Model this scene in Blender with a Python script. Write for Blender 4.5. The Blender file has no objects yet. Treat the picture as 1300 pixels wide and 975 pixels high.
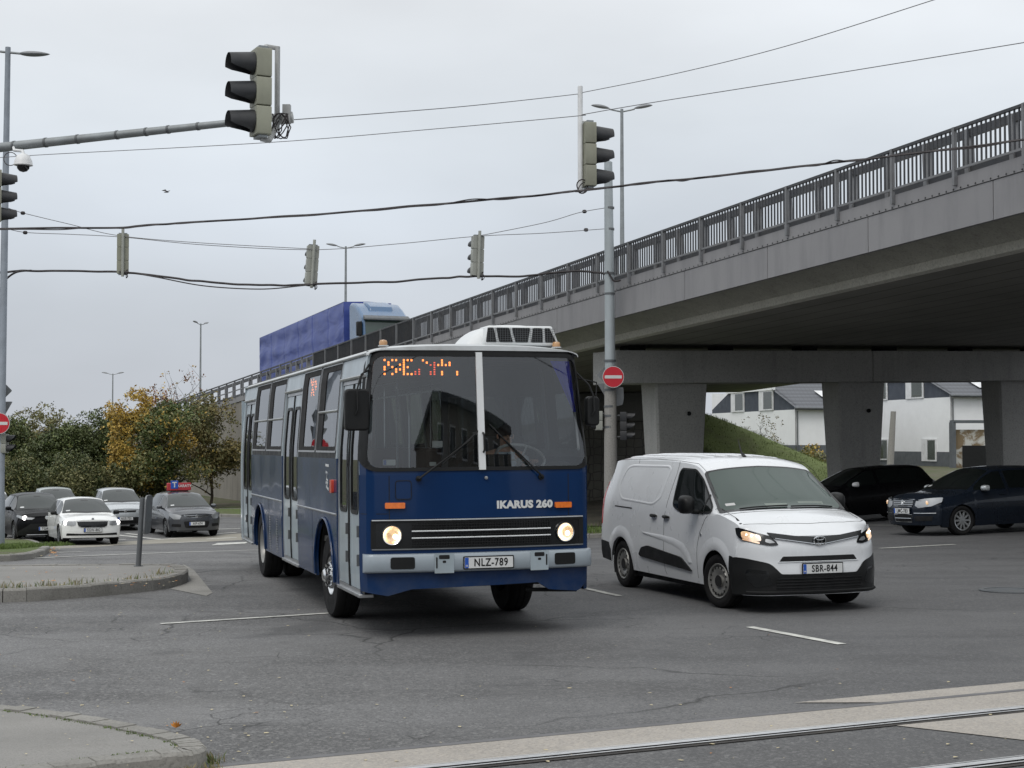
import bpy, bmesh, math, random
import numpy as np
from mathutils import Vector, Matrix, noise
R = math.radians
random.seed(7)
scene = bpy.context.scene
COL = scene.collection
# ------------------------------------------------ camera
CAMZ = 2.04
FPX = 1982.0
PITCH = math.atan(72.6 / FPX)
cam_data = bpy.data.cameras.new('camera')
cam_data.sensor_width = 36.0
cam_data.lens = FPX / 1300.0 * 36.0
cam_data.clip_start = 0.1
cam_data.clip_end = 4000
cam = bpy.data.objects.new('camera', cam_data)
COL.objects.link(cam)
cam.location = (0, 0, CAMZ)
cam.rotation_euler = (R(90) + PITCH, 0, 0)
scene.camera = cam
# ------------------------------------------------ view
scene.view_settings.view_transform = 'Standard'
scene.view_settings.look = 'None'
scene.view_settings.gamma = 1
scene.view_settings.exposure = 0.17
SUN_EL, SUN_AZ = 52.0, 205.0      # azimuth measured clockwise from +y
# ------------------------------------------------ world: overcast sky over a Nishita base
world = bpy.data.worlds.new('World')
scene.world = world
world.use_nodes = True
wt = world.node_tree
wt.nodes.clear()
def wn(t, **k):
    n = wt.nodes.new(t)
    for a, b in k.items(): setattr(n, a, b)
    return n
wl = wt.links.new
w_out = wn('ShaderNodeOutputWorld'); w_bg = wn('ShaderNodeBackground')
w_sky = wn('ShaderNodeTexSky', sky_type='NISHITA', sun_disc=False, sun_elevation=R(SUN_EL), sun_rotation=R(SUN_AZ))
w_sky.air_density = 1.5; w_sky.dust_density = 5.0
w_tc = wn('ShaderNodeTexCoord'); w_sep = wn('ShaderNodeSeparateXYZ')
wl(w_tc.outputs['Generated'], w_sep.inputs[0])
w_ramp = wn('ShaderNodeValToRGB')
cr = w_ramp.color_ramp
cr.elements[0].position = 0.0; cr.elements[0].color = (0.465, 0.49, 0.53, 1)
cr.elements[1].position = 1.0; cr.elements[1].color = (0.98, 1.0, 1.0, 1)
for p, c in ((0.06, (0.50, 0.535, 0.585)), (0.14, (0.56, 0.605, 0.665)), (0.20, (0.61, 0.65, 0.695)), (0.28, (0.71, 0.735, 0.765)), (0.5, (0.86, 0.89, 0.92))):
    e = cr.elements.new(p); e.color = (*c, 1)
wl(w_sep.outputs['Z'], w_ramp.inputs[0])
w_map = wn('ShaderNodeMapping'); w_map.inputs['Scale'].default_value = (1.6, 1.6, 4.5); w_map.inputs['Location'].default_value = (0.35, 0.2, 0.1)
wl(w_tc.outputs['Generated'], w_map.inputs[0])
w_noise = wn('ShaderNodeTexNoise'); w_noise.inputs['Scale'].default_value = 1.7; w_noise.inputs['Detail'].default_value = 6.0; w_noise.inputs['Roughness'].default_value = 0.45
wl(w_map.outputs[0], w_noise.inputs['Vector'])
w_mr = wn('ShaderNodeMapRange'); w_mr.inputs['From Min'].default_value = 0.3; w_mr.inputs['From Max'].default_value = 0.7
w_mr.inputs['To Min'].default_value = 0.87; w_mr.inputs['To Max'].default_value = 1.12
wl(w_noise.outputs['Fac'], w_mr.inputs['Value'])
w_mul = wn('ShaderNodeVectorMath', operation='SCALE')
wl(w_ramp.outputs['Color'], w_mul.inputs[0]); wl(w_mr.outputs[0], w_mul.inputs['Scale'])
w_k = wn('ShaderNodeVectorMath', operation='SCALE'); w_k.inputs['Scale'].default_value = 11.0
wl(w_mul.outputs[0], w_k.inputs[0])
w_mix = wn('ShaderNodeMix', data_type='RGBA'); w_mix.inputs[0].default_value = 0.93
wl(w_sky.outputs['Color'], w_mix.inputs[6]); wl(w_k.outputs[0], w_mix.inputs[7])
wl(w_mix.outputs[2], w_bg.inputs['Color'])
w_bg.inputs['Strength'].default_value = 0.1
wl(w_bg.outputs[0], w_out.inputs[0])
# ------------------------------------------------ sun (veiled)
sd = bpy.data.lights.new('sun', 'SUN'); sd.energy = 0.9; sd.angle = R(28); sd.color = (1.0, 0.97, 0.92)
sun = bpy.data.objects.new('sun', sd); COL.objects.link(sun)
_az = R(SUN_AZ)
_d = Vector((math.sin(_az) * math.cos(R(SUN_EL)), math.cos(_az) * math.cos(R(SUN_EL)), math.sin(R(SUN_EL))))
sun.rotation_euler = _d.to_track_quat('Z', 'Y').to_euler()
sun.location = (0, -20, 40)

# ------------------------------------------------ terrain and pixel-to-place helpers
def sstep(t):
    t = min(1.0, max(0.0, t)); return t * t * (3 - 2 * t)
def gz(x, y):
    xc = max(-30.0, min(30.0, x))
    return 0.008 * xc - 1.1 * sstep((y - 26) / 26.0) * (1 - sstep((x + 2) / 17.0))
CP, SP = math.cos(PITCH), math.sin(PITCH)
def ray(px, py):
    a, b = (px - 650) / FPX, -(py - 487.5) / FPX
    return Vector((a, CP - b * SP, b * CP + SP))
def U(px, py, depth):
    d = ray(px, py); return Vector((0, 0, CAMZ)) + d * (depth / d.y)
def G(px, py, up=0.0):
    d = ray(px, py); t = 5.0
    lo = 4.0
    prev = lo
    t = lo
    while t < 400:
        p = Vector((0, 0, CAMZ)) + d * t
        if p.z < gz(p.x, p.y) + up: break
        prev = t; t += 0.25
    a, b = prev, t
    for _ in range(30):
        m = (a + b) / 2; p = Vector((0, 0, CAMZ)) + d * m
        if p.z < gz(p.x, p.y) + up: b = m
        else: a = m
    return Vector((0, 0, CAMZ)) + d * b

# ------------------------------------------------ object helpers
def tag(o, label=None, cat=None, group=None, kind=None):
    if label: o['label'] = label
    if cat: o['category'] = cat
    if group: o['group'] = group
    if kind: o['kind'] = kind
    return o
def thing(name, label, cat, loc=(0, 0, 0), rotz=0.0, group=None):
    o = bpy.data.objects.new(name, None); COL.objects.link(o)
    o.location = loc; o.rotation_euler = (0, 0, rotz); o.empty_display_size = 0.3
    return tag(o, label, cat, group)
def copy_tree(o, parent=None):
    c = o.copy(); COL.objects.link(c); c.parent = parent
    for ch in list(o.children): copy_tree(ch, c)
    return c
def vehicle_matrix(x, y, th, wb=2.7):
    """front axle centre at x,y; heading (sin th, -cos th); tilted with the road"""
    f = Vector((math.sin(th), -math.cos(th), 0))
    bx, by = x - f.x * wb, y - f.y * wb
    p0 = Vector((x, y, gz(x, y))); p1 = Vector((bx, by, gz(bx, by)))
    fw = (p0 - p1).normalized()
    l0 = Vector((math.cos(th), math.sin(th), 0))
    lf = Vector((l0.x, l0.y, gz(x + l0.x, y + l0.y) - gz(x, y))).normalized()
    up = fw.cross(lf).normalized(); lf = up.cross(fw)
    m = Matrix((fw, lf, up)).transposed().to_4x4()
    m.translation = p0
    return m

class MB:
    def __init__(s): s.v = []; s.f = []; s.mi = []; s.cur = 0
    def add(s, vs, fs):
        b = len(s.v); s.v += [tuple(p) for p in vs]
        for f in fs: s.f.append([b + i for i in f]); s.mi.append(s.cur)
        return s
    def box(s, x0, x1, y0, y1, z0, z1, M=None):
        vs = [Vector(p) for p in ((x0, y0, z0), (x1, y0, z0), (x1, y1, z0), (x0, y1, z0), (x0, y0, z1), (x1, y0, z1), (x1, y1, z1), (x0, y1, z1))]
        if M is not None: vs = [M @ p for p in vs]
        return s.add(vs, [(0, 3, 2, 1), (4, 5, 6, 7), (0, 1, 5, 4), (1, 2, 6, 5), (2, 3, 7, 6), (3, 0, 4, 7)])
    def tube(s, pts, r, seg=8, cap=True, r1=None):
        pts = [Vector(p) for p in pts]; n = len(pts)
        rs = r if isinstance(r, (list, tuple)) else ([r] * n if r1 is None else [r + (r1 - r) * i / (n - 1) for i in range(n)])
        vs = []; fs = []; u = None
        for i, p in enumerate(pts):
            t = (pts[min(i + 1, n - 1)] - pts[max(i - 1, 0)])
            t = t.normalized() if t.length > 1e-9 else Vector((0, 0, 1))
            if u is None:
                u = t.orthogonal().normalized()
            else:
                u = (u - t * u.dot(t)); u = u.normalized() if u.length > 1e-6 else t.orthogonal().normalized()
            w = t.cross(u)
            for k in range(seg):
                a = 2 * math.pi * k / seg
                vs.append(p + (u * math.cos(a) + w * math.sin(a)) * rs[i])
        for i in range(n - 1):
            for k in range(seg):
                k2 = (k + 1) % seg
                fs.append((i * seg + k, i * seg + k2, (i + 1) * seg + k2, (i + 1) * seg + k))
        if cap:
            fs.append(tuple(range(seg))[::-1]); fs.append(tuple((n - 1) * seg + k for k in range(seg)))
        return s.add(vs, fs)
    def lathe(s, prof, axis='z', c=(0, 0, 0), seg=24, M=None, close=False):
        """prof: list of (radius, height)"""
        vs = []; n = len(prof); c = Vector(c)
        for r, h in prof:
            for k in range(seg):
                a = 2 * math.pi * k / seg; x, y = r * math.cos(a), r * math.sin(a)
                p = {'z': Vector((x, y, h)), 'y': Vector((x, h, y)), 'x': Vector((h, x, y))}[axis] + c
                vs.append(M @ p if M is not None else p)
        fs = []
        rng = n if close else n - 1
        for i in range(rng):
            j = (i + 1) % n
            for k in range(seg):
                k2 = (k + 1) % seg
                fs.append((i * seg + k, i * seg + k2, j * seg + k2, j * seg + k))
        return s.add(vs, fs)
    def prism(s, poly, fn, h0, h1):
        """poly of 2D points, fn(a,b,h)->3D"""
        n = len(poly)
        vs = [fn(a, b, h0) for a, b in poly] + [fn(a, b, h1) for a, b in poly]
        fs = [tuple(range(n))[::-1], tuple(range(n, 2 * n))] + [(i, (i + 1) % n, n + (i + 1) % n, n + i) for i in range(n)]
        return s.add(vs, fs)
    def grid(s, nu, nv, fn, flip=False):
        vs = [fn(i / nu, j / nv) for i in range(nu + 1) for j in range(nv + 1)]
        fs = []
        for i in range(nu):
            for j in range(nv):
                a = i * (nv + 1) + j; q = (a, a + nv + 1, a + nv + 2, a + 1)
                fs.append(q[::-1] if flip else q)
        return s.add(vs, fs)
    def build(s, name, mats, parent=None, smooth=35, bevel=0, segs=2, recalc=True, merge=0.0, subd=0):
        me = bpy.data.meshes.new(name)
        bm = bmesh.new()
        vv = [bm.verts.new(p) for p in s.v]
        for f, m in zip(s.f, s.mi):
            try:
                fa = bm.faces.new([vv[i] for i in f]); fa.material_index = m
            except ValueError: pass
        if merge: bmesh.ops.remove_doubles(bm, verts=bm.verts, dist=merge)
        if recalc: bmesh.ops.recalc_face_normals(bm, faces=bm.faces)
        bm.to_mesh(me); bm.free()
        for m in (mats if isinstance(mats, (list, tuple)) else [mats]): me.materials.append(m)
        if smooth:
            me.shade_smooth()
            me.set_sharp_from_angle(angle=R(smooth))
        o = bpy.data.objects.new(name, me); COL.objects.link(o)
        if parent is not None: o.parent = parent
        if bevel:
            b = o.modifiers.new('bevel', 'BEVEL'); b.width = bevel; b.segments = segs; b.limit_method = 'ANGLE'; b.angle_limit = R(40)
            b.harden_normals = False
        if subd:
            b = o.modifiers.new('sub', 'SUBSURF'); b.levels = subd; b.render_levels = subd
        return o

def rpoly(pts, r, n=4):
    """round the corners of a polygon"""
    out = []; N = len(pts)
    rs = r if isinstance(r, (list, tuple)) else [r] * N
    for i in range(N):
        p = Vector(pts[i]); a = Vector(pts[i - 1]) - p; b = Vector(pts[(i + 1) % N]) - p
        rr = min(rs[i], a.length * 0.48, b.length * 0.48)
        if rr < 1e-5: out.append((p.x, p.y)); continue
        A = p + a.normalized() * rr; B = p + b.normalized() * rr
        for k in range(n + 1):
            t = k / n
            q = A * (1 - t) ** 2 + p * 2 * t * (1 - t) + B * t * t
            out.append((q.x, q.y))
    return out
def rrect(a0, b0, a1, b1, r, n=4): return rpoly([(a0, b0), (a1, b0), (a1, b1), (a0, b1)], r, n)

def sheet(name, poly, fmap, mat, parent=None, step=0.08, thick=0.01, off=0.0, holes=(), stepb=None, smooth=35, mb=None):
    """polygon in a 2D chart, laid on the surface fmap(a, b, offset) with a thickness"""
    bm = bmesh.new()
    loops = [poly] + list(holes); edges = []
    for lp in loops:
        vs = [bm.verts.new((a, b, 0)) for a, b in lp]
        for i in range(len(vs)): edges.append(bm.edges.new((vs[i], vs[(i + 1) % len(vs)])))
    if holes: bmesh.ops.triangle_fill(bm, edges=edges, use_beauty=True)
    else: bm.faces.new(list(bm.verts))
    a0 = min(p[0] for p in poly); a1 = max(p[0] for p in poly); b0 = min(p[1] for p in poly); b1 = max(p[1] for p in poly)
    stepb = stepb or step
    for ax, lo, hi, st in ((0, a0, a1, step), (1, b0, b1, stepb)):
        k = math.ceil(lo / st) * st
        while k < hi - 1e-6:
            if k > lo + 1e-5:
                no = (1, 0, 0) if ax == 0 else (0, 1, 0); co = (k, 0, 0) if ax == 0 else (0, k, 0)
                bmesh.ops.bisect_plane(bm, geom=bm.verts[:] + bm.edges[:] + bm.faces[:], plane_co=co, plane_no=no, dist=1e-6)
            k += st
    bm.verts.index_update()
    V = [(v.co.x, v.co.y) for v in bm.verts]; n = len(V)
    F = [[v.index for v in f.verts] for f in bm.faces]
    for f, fa in zip(F, bm.faces):
        if fa.normal.z < 0: f.reverse()
    B = []
    for e in bm.edges:
        if len(e.link_faces) == 1:
            B.append((e.verts[0].index, e.verts[1].index))
    bm.free()
    m = mb or MB()
    vs = [fmap(a, b, off) for a, b in V]
    fs = [tuple(f) for f in F]
    if thick > 0:
        vs += [fmap(a, b, off - thick) for a, b in V]
        fs += [tuple(n + i for i in f)[::-1] for f in F]
        fs += [(i, j, n + j, n + i) for i, j in B]
    m.add(vs, fs)
    if mb is not None: return mb
    return m.build(name, mat, parent, smooth=smooth, recalc=True)
def strip_poly(path, w):
    """thin closed band around an open 2D path"""
    P = [Vector(p) for p in path]; L = []; Rr = []
    for i, p in enumerate(P):
        t = (P[min(i + 1, len(P) - 1)] - P[max(i - 1, 0)]).normalized(); n = Vector((-t.y, t.x))
        L.append(p + n * w / 2); Rr.append(p - n * w / 2)
    return [tuple(q) for q in L + Rr[::-1]]
def text_obj(name, s, size, mat, parent, M, sx=1.0, ext=0.003, bold=0.0, align='CENTER', space=1.0):
    cu = bpy.data.curves.new(name, 'FONT'); cu.body = s; cu.size = size; cu.align_x = align; cu.align_y = 'CENTER'
    cu.extrude = ext; cu.offset = bold; cu.space_character = space; cu.resolution_u = 3
    t = bpy.data.objects.new(name + '_src', cu); COL.objects.link(t)
    bpy.context.view_layer.update()
    me = bpy.data.meshes.new_from_object(t.evaluated_get(bpy.context.evaluated_depsgraph_get()))
    bpy.data.objects.remove(t, do_unlink=True)
    me.transform(M @ Matrix.Diagonal((sx, 1, 1, 1)))
    me.materials.clear(); me.materials.append(mat)
    o = bpy.data.objects.new(name, me); COL.objects.link(o)
    if parent is not None: o.parent = parent
    return o
def pchip(xs, ys):
    xs = np.array(xs, float); ys = np.array(ys, float)
    h = np.diff(xs); d = np.diff(ys) / h; m = np.zeros(len(xs)); m[0] = d[0]; m[-1] = d[-1]
    for i in range(1, len(xs) - 1):
        if d[i - 1] * d[i] > 0:
            w1 = 2 * h[i] + h[i - 1]; w2 = h[i] + 2 * h[i - 1]
            m[i] = (w1 + w2) / (w1 / d[i - 1] + w2 / d[i])
    def f(x):
        x = min(max(x, xs[0]), xs[-1]); i = int(min(max(np.searchsorted(xs, x) - 1, 0), len(xs) - 2))
        t = (x - xs[i]) / h[i]
        return float((2 * t ** 3 - 3 * t ** 2 + 1) * ys[i] + (t ** 3 - 2 * t ** 2 + t) * h[i] * m[i] + (-2 * t ** 3 + 3 * t ** 2) * ys[i + 1] + (t ** 3 - t ** 2) * h[i] * m[i + 1])
    return f
def lin(xs, ys):
    return lambda x: float(np.interp(x, xs, ys))

# ------------------------------------------------ materials
def newmat(name):
    m = bpy.data.materials.new(name); m.use_nodes = True; nt = m.node_tree
    return m, nt, nt.nodes['Principled BSDF'], nt.nodes['Material Output']
def N(nt, t, **k):
    n = nt.nodes.new(t)
    for a, b in k.items():
        if isinstance(a, str) and a.startswith('_'): n.inputs[a[1:].replace('_', ' ')].default_value = b
        else: setattr(n, a, b)
    return n
def mixc(nt, fac, c1, c2, blend='MIX'):
    n = nt.nodes.new('ShaderNodeMix'); n.data_type = 'RGBA'; n.blend_type = blend
    for i, v in ((0, fac), (6, c1), (7, c2)):
        if isinstance(v, (int, float)): n.inputs[i].default_value = v
        elif isinstance(v, (tuple, list)): n.inputs[i].default_value = (*v[:3], 1)
        else: nt.links.new(v, n.inputs[i])
    return n.outputs[2]
def ramp(nt, src, stops, interp='LINEAR'):
    n = nt.nodes.new('ShaderNodeValToRGB'); cr = n.color_ramp; cr.interpolation = interp
    while len(cr.elements) > 1: cr.elements.remove(cr.elements[-1])
    cr.elements[0].position = stops[0][0]
    for i, (p, c) in enumerate(stops):
        e = cr.elements[0] if i == 0 else cr.elements.new(p)
        e.color = (c, c, c, 1) if isinstance(c, (int, float)) else (*c[:3], 1)
    nt.links.new(src, n.inputs[0]); return n.outputs[0]
def noise_n(nt, scale, detail=4, rough=0.5, vec=None, dist=0.0):
    n = nt.nodes.new('ShaderNodeTexNoise'); n.inputs['Scale'].default_value = scale; n.inputs['Detail'].default_value = detail
    n.inputs['Roughness'].default_value = rough; n.inputs['Distortion'].default_value = dist
    if vec is None:
        tc = nt.nodes.new('ShaderNodeTexCoord'); vec = tc.outputs['Object']
    nt.links.new(vec, n.inputs['Vector']); return n.outputs['Fac']
def pbr(name, col, rough=0.5, metal=0.0, var=0.12, scale=3.0, bump=0.0, bscale=60.0, coat=0.0, dirt=0.0, dcol=(0.12, 0.105, 0.085), streak=False, spec=None, dscale=2.0):
    m, nt, b, out = newmat(name)
    tc = nt.nodes.new('ShaderNodeTexCoord'); vec = tc.outputs['Object']
    if streak:
        mp = nt.nodes.new('ShaderNodeMapping'); mp.inputs['Scale'].default_value = (1, 1, 0.12); nt.links.new(vec, mp.inputs[0]); vec2 = mp.outputs[0]
    else: vec2 = vec
    nz = noise_n(nt, scale, 5, 0.55, vec)
    lo = tuple(c * (1 - var) for c in col); hi = tuple(min(1, c * (1 + var)) for c in col)
    c = mixc(nt, ramp(nt, nz, [(0.3, 0), (0.7, 1)]), lo, hi)
    if dirt:
        nd = noise_n(nt, dscale, 6, 0.62, vec2)
        f = ramp(nt, nd, [(0.42, 0), (0.72, dirt)])
        c = mixc(nt, f, c, dcol)
    nt.links.new(c, b.inputs['Base Color'])
    rr = ramp(nt, noise_n(nt, scale * 2.3, 4, 0.5, vec), [(0.3, max(0.02, rough * 0.82)), (0.7, min(1, rough * 1.2))])
    nt.links.new(rr, b.inputs['Roughness'])
    b.inputs['Metallic'].default_value = metal
    if spec is not None: b.inputs['Specular IOR Level'].default_value = spec
    if coat:
        b.inputs['Coat Weight'].default_value = coat; b.inputs['Coat Roughness'].default_value = 0.04
    if bump:
        bn = nt.nodes.new('ShaderNodeBump'); bn.inputs['Strength'].default_value = bump; bn.inputs['Distance'].default_value = 0.01
        nt.links.new(noise_n(nt, bscale, 5, 0.6, vec), bn.inputs['Height']); nt.links.new(bn.outputs[0], b.inputs['Normal'])
    return m
def emis(name, col, s):
    m, nt, b, out = newmat(name)
    b.inputs['Base Color'].default_value = (*col, 1); b.inputs['Emission Color'].default_value = (*col, 1); b.inputs['Emission Strength'].default_value = s
    b.inputs['Roughness'].default_value = 0.3
    return m
def glassmat(name, tint, refl=1.5, rough=0.01):
    m, nt, b, out = newmat(name); nt.nodes.remove(b)
    tr = N(nt, 'ShaderNodeBsdfTransparent'); tr.inputs[0].default_value = (*tint, 1)
    gl = N(nt, 'ShaderNodeBsdfGlossy'); gl.inputs['Roughness'].default_value = rough; gl.inputs[0].default_value = (0.95, 0.97, 1, 1)
    fr = N(nt, 'ShaderNodeFresnel'); fr.inputs['IOR'].default_value = refl
    bn = N(nt, 'ShaderNodeBump'); bn.inputs['Strength'].default_value = 0.05; bn.inputs['Distance'].default_value = 0.02
    nt.links.new(noise_n(nt, 1.3, 2, 0.4), bn.inputs['Height']); nt.links.new(bn.outputs[0], gl.inputs['Normal'])
    mx = N(nt, 'ShaderNodeMixShader')
    nt.links.new(fr.outputs[0], mx.inputs[0]); nt.links.new(tr.outputs[0], mx.inputs[1]); nt.links.new(gl.outputs[0], mx.inputs[2])
    nt.links.new(mx.outputs[0], out.inputs['Surface'])
    return m
MAT = {}
MAT['rubber'] = pbr('rubber', (0.010, 0.010, 0.011), 0.8, bump=0.2, dirt=0.3, dcol=(0.035, 0.033, 0.03), spec=.2)
MAT['black_plastic'] = pbr('black_plastic', (0.008, 0.0085, 0.009), 0.5, bump=0.08, bscale=200, spec=.3)
MAT['black_gloss'] = pbr('black_gloss', (0.008, 0.009, 0.010), 0.15)
MAT['black_void'] = pbr('black_void', (0.006, 0.006, 0.007), 0.9)
MAT['chrome'] = pbr('chrome', (0.62, 0.63, 0.64), 0.14, 1.0, var=0.06)
MAT['alu'] = pbr('alu', (0.42, 0.43, 0.44), 0.35, 0.85, dirt=0.25)
MAT['steel_rim'] = pbr('steel_rim', (0.30, 0.30, 0.29), 0.42, 0.5, dirt=0.35, scale=9)
MAT['zinc'] = pbr('zinc', (0.26, 0.28, 0.29), 0.5, 0.55, var=0.14, scale=4, dirt=0.25, bump=0.05, streak=True)
MAT['zinc_dark'] = pbr('zinc_dark', (0.13, 0.14, 0.15), 0.55, 0.4, var=0.15, dirt=0.3, streak=True)
MAT['white_paint'] = pbr('white_paint', (0.72, 0.73, 0.74), 0.4, var=0.05, dirt=0.25)
MAT['plate_white'] = pbr('plate_white', (0.62, 0.63, 0.63), 0.35, var=0.04)
MAT['plate_blue'] = pbr('plate_blue', (0.02, 0.09, 0.42), 0.35, var=0.05)
MAT['red_sign'] = pbr('red_sign', (0.52, 0.015, 0.03), 0.4, var=0.07)
MAT['sign_back'] = pbr('sign_back', (0.22, 0.23, 0.24), 0.5, 0.5, dirt=0.2)
MAT['orange_lens'] = pbr('orange_lens', (0.75, 0.17, 0.02), 0.2, var=0.15, scale=30, coat=0.6)
MAT['wire'] = pbr('wire', (0.035, 0.03, 0.032), 0.7)
MAT['wire_grey'] = pbr('wire_grey', (0.16, 0.16, 0.17), 0.6)
MAT['signal_body'] = pbr('signal_body', (0.27, 0.275, 0.215), 0.55, var=0.1, dirt=0.35, streak=True, bump=0.04)
MAT['signal_body2'] = pbr('signal_body2', (0.31, 0.32, 0.29), 0.55, var=0.1, dirt=0.3, streak=True)
MAT['hood'] = pbr('hood_black', (0.022, 0.024, 0.028), 0.55, dirt=0.15)
# ================================================ GROUND
def asphalt_mat():
    m, nt, b, out = newmat('asphalt')
    geo = nt.nodes.new('ShaderNodeNewGeometry'); P = geo.outputs['Position']
    L = nt.links.new
    big = noise_n(nt, 0.13, 5, 0.55, P, 0.6)
    mid = noise_n(nt, 0.9, 6, 0.6, P, 0.3)
    # long streaks that follow the traffic
    mp = nt.nodes.new('ShaderNodeMapping'); mp.inputs['Rotation'].default_value = (0, 0, R(-13)); mp.inputs['Scale'].default_value = (0.055, 0.75, 1); L(P, mp.inputs[0])
    tr = noise_n(nt, 1.0, 3, 0.5, mp.outputs[0], 0.25)
    fine = noise_n(nt, 52, 4, 0.8, P)
    vor = nt.nodes.new('ShaderNodeTexVoronoi'); vor.inputs['Scale'].default_value = 36; L(P, vor.inputs['Vector'])
    c = mixc(nt, ramp(nt, big, [(0.32, 0), (0.68, 1)]), (0.088, 0.089, 0.093), (0.130, 0.129, 0.128))
    c = mixc(nt, ramp(nt, tr, [(0.40, 0.0), (0.58, 0.9)]), c, (0.172, 0.172, 0.174))
    c = mixc(nt, ramp(nt, mid, [(0.42, 0.0), (0.75, 0.45)]), c, (0.074, 0.073, 0.073))
    stone = ramp(nt, vor.outputs['Color'], [(0.55, 0), (0.95, 1)])
    c = mixc(nt, mixc(nt, 0.32, stone, (0, 0, 0)), c, (0.26, 0.258, 0.255))
    c = mixc(nt, ramp(nt, fine, [(0.36, 0.85), (0.5, 0.0)]), c, (0.03, 0.03, 0.03))
    c = mixc(nt, ramp(nt, fine, [(0.58, 0.0), (0.70, 0.7)]), c, (0.34, 0.33, 0.32))
    # patches of newer asphalt
    br = nt.nodes.new('ShaderNodeTexVoronoi'); br.inputs['Scale'].default_value = 0.085; br.distance = 'CHEBYCHEV'; L(P, br.inputs['Vector'])
    c = mixc(nt, ramp(nt, br.outputs['Color'], [(0.62, 0.0), (0.63, 0.5)], 'LINEAR'), c, (0.070, 0.071, 0.074))
    c = mixc(nt, ramp(nt, noise_n(nt, .55, 2, .4, P, 1.2), [(.62, 0), (.70, .5)]), c, (.055, .055, .057))
    c = mixc(nt, ramp(nt, noise_n(nt, .33, 5, .6, P, 1.0), [(.56, 0), (.72, .55)]), c, (.19, .188, .185))
    # darker, newer surface on the right-hand lanes
    spx = nt.nodes.new('ShaderNodeSeparateXYZ'); L(P, spx.inputs[0])
    e1 = nt.nodes.new('ShaderNodeMath'); e1.operation = 'MULTIPLY_ADD'; L(spx.outputs['Y'], e1.inputs[0]); e1.inputs[1].default_value = .22; L(spx.outputs['X'], e1.inputs[2])
    e2 = nt.nodes.new('ShaderNodeMath'); e2.operation = 'MULTIPLY_ADD'; L(big, e2.inputs[0]); e2.inputs[1].default_value = 6.0; L(e1.outputs[0], e2.inputs[2])
    e3 = nt.nodes.new('ShaderNodeMapRange'); e3.inputs['From Min'].default_value = 3.5; e3.inputs['From Max'].default_value = 9.5; L(e2.outputs[0], e3.inputs['Value'])
    c = mixc(nt, ramp(nt, e3.outputs[0], [(0, 0), (1, .55)]), c, (.066, .067, .071))
    # cracks
    wv = nt.nodes.new('ShaderNodeTexNoise'); wv.inputs['Scale'].default_value = 1.4; wv.inputs['Detail'].default_value = 6; L(P, wv.inputs['Vector'])
    add = nt.nodes.new('ShaderNodeMix'); add.data_type = 'VECTOR'; add.inputs[0].default_value = 0.35; L(P, add.inputs[4]); L(wv.outputs['Color'], add.inputs[5])
    ck = nt.nodes.new('ShaderNodeTexVoronoi'); ck.feature = 'DISTANCE_TO_EDGE'; ck.inputs['Scale'].default_value = 0.42; L(add.outputs[1], ck.inputs['Vector'])
    ckm = ramp(nt, ck.outputs['Distance'], [(0.0, .9), (0.0065, 0.0)])
    msk = ramp(nt, noise_n(nt, 0.22, 3, 0.5, P), [(0.46, 0.0), (0.56, 0.9)])
    ck2 = nt.nodes.new('ShaderNodeTexVoronoi'); ck2.feature = 'DISTANCE_TO_EDGE'; ck2.inputs['Scale'].default_value = 3.2; L(add.outputs[1], ck2.inputs['Vector'])
    ckm2 = ramp(nt, ck2.outputs['Distance'], [(0.0, 1.0), (0.025, 0.0)])
    msk2 = ramp(nt, noise_n(nt, 0.35, 4, 0.6, P, 0.5), [(0.55, 0.0), (0.62, 0.85)])
    f1 = nt.nodes.new('ShaderNodeMath'); f1.operation = 'MULTIPLY'; L(ckm, f1.inputs[0]); L(msk, f1.inputs[1])
    f2 = nt.nodes.new('ShaderNodeMath'); f2.operation = 'MULTIPLY'; L(ckm2, f2.inputs[0]); L(msk2, f2.inputs[1])
    fm = nt.nodes.new('ShaderNodeMath'); fm.operation = 'MAXIMUM'; L(f1.outputs[0], fm.inputs[0]); L(f2.outputs[0], fm.inputs[1])
    c = mixc(nt, fm.outputs[0], c, (0.02, 0.02, 0.02))
    L(c, b.inputs['Base Color'])
    L(ramp(nt, mid, [(0.3, 0.72), (0.7, 0.9)]), b.inputs['Roughness'])
    bn = nt.nodes.new('ShaderNodeBump'); bn.inputs['Strength'].default_value = 0.5; bn.inputs['Distance'].default_value = 0.012
    s = nt.nodes.new('ShaderNodeMath'); s.operation = 'SUBTRACT'; L(fine, s.inputs[0]); L(fm.outputs[0], s.inputs[1])
    L(s.outputs[0], bn.inputs['Height']); L(bn.outputs[0], b.inputs['Normal'])
    return m
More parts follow.
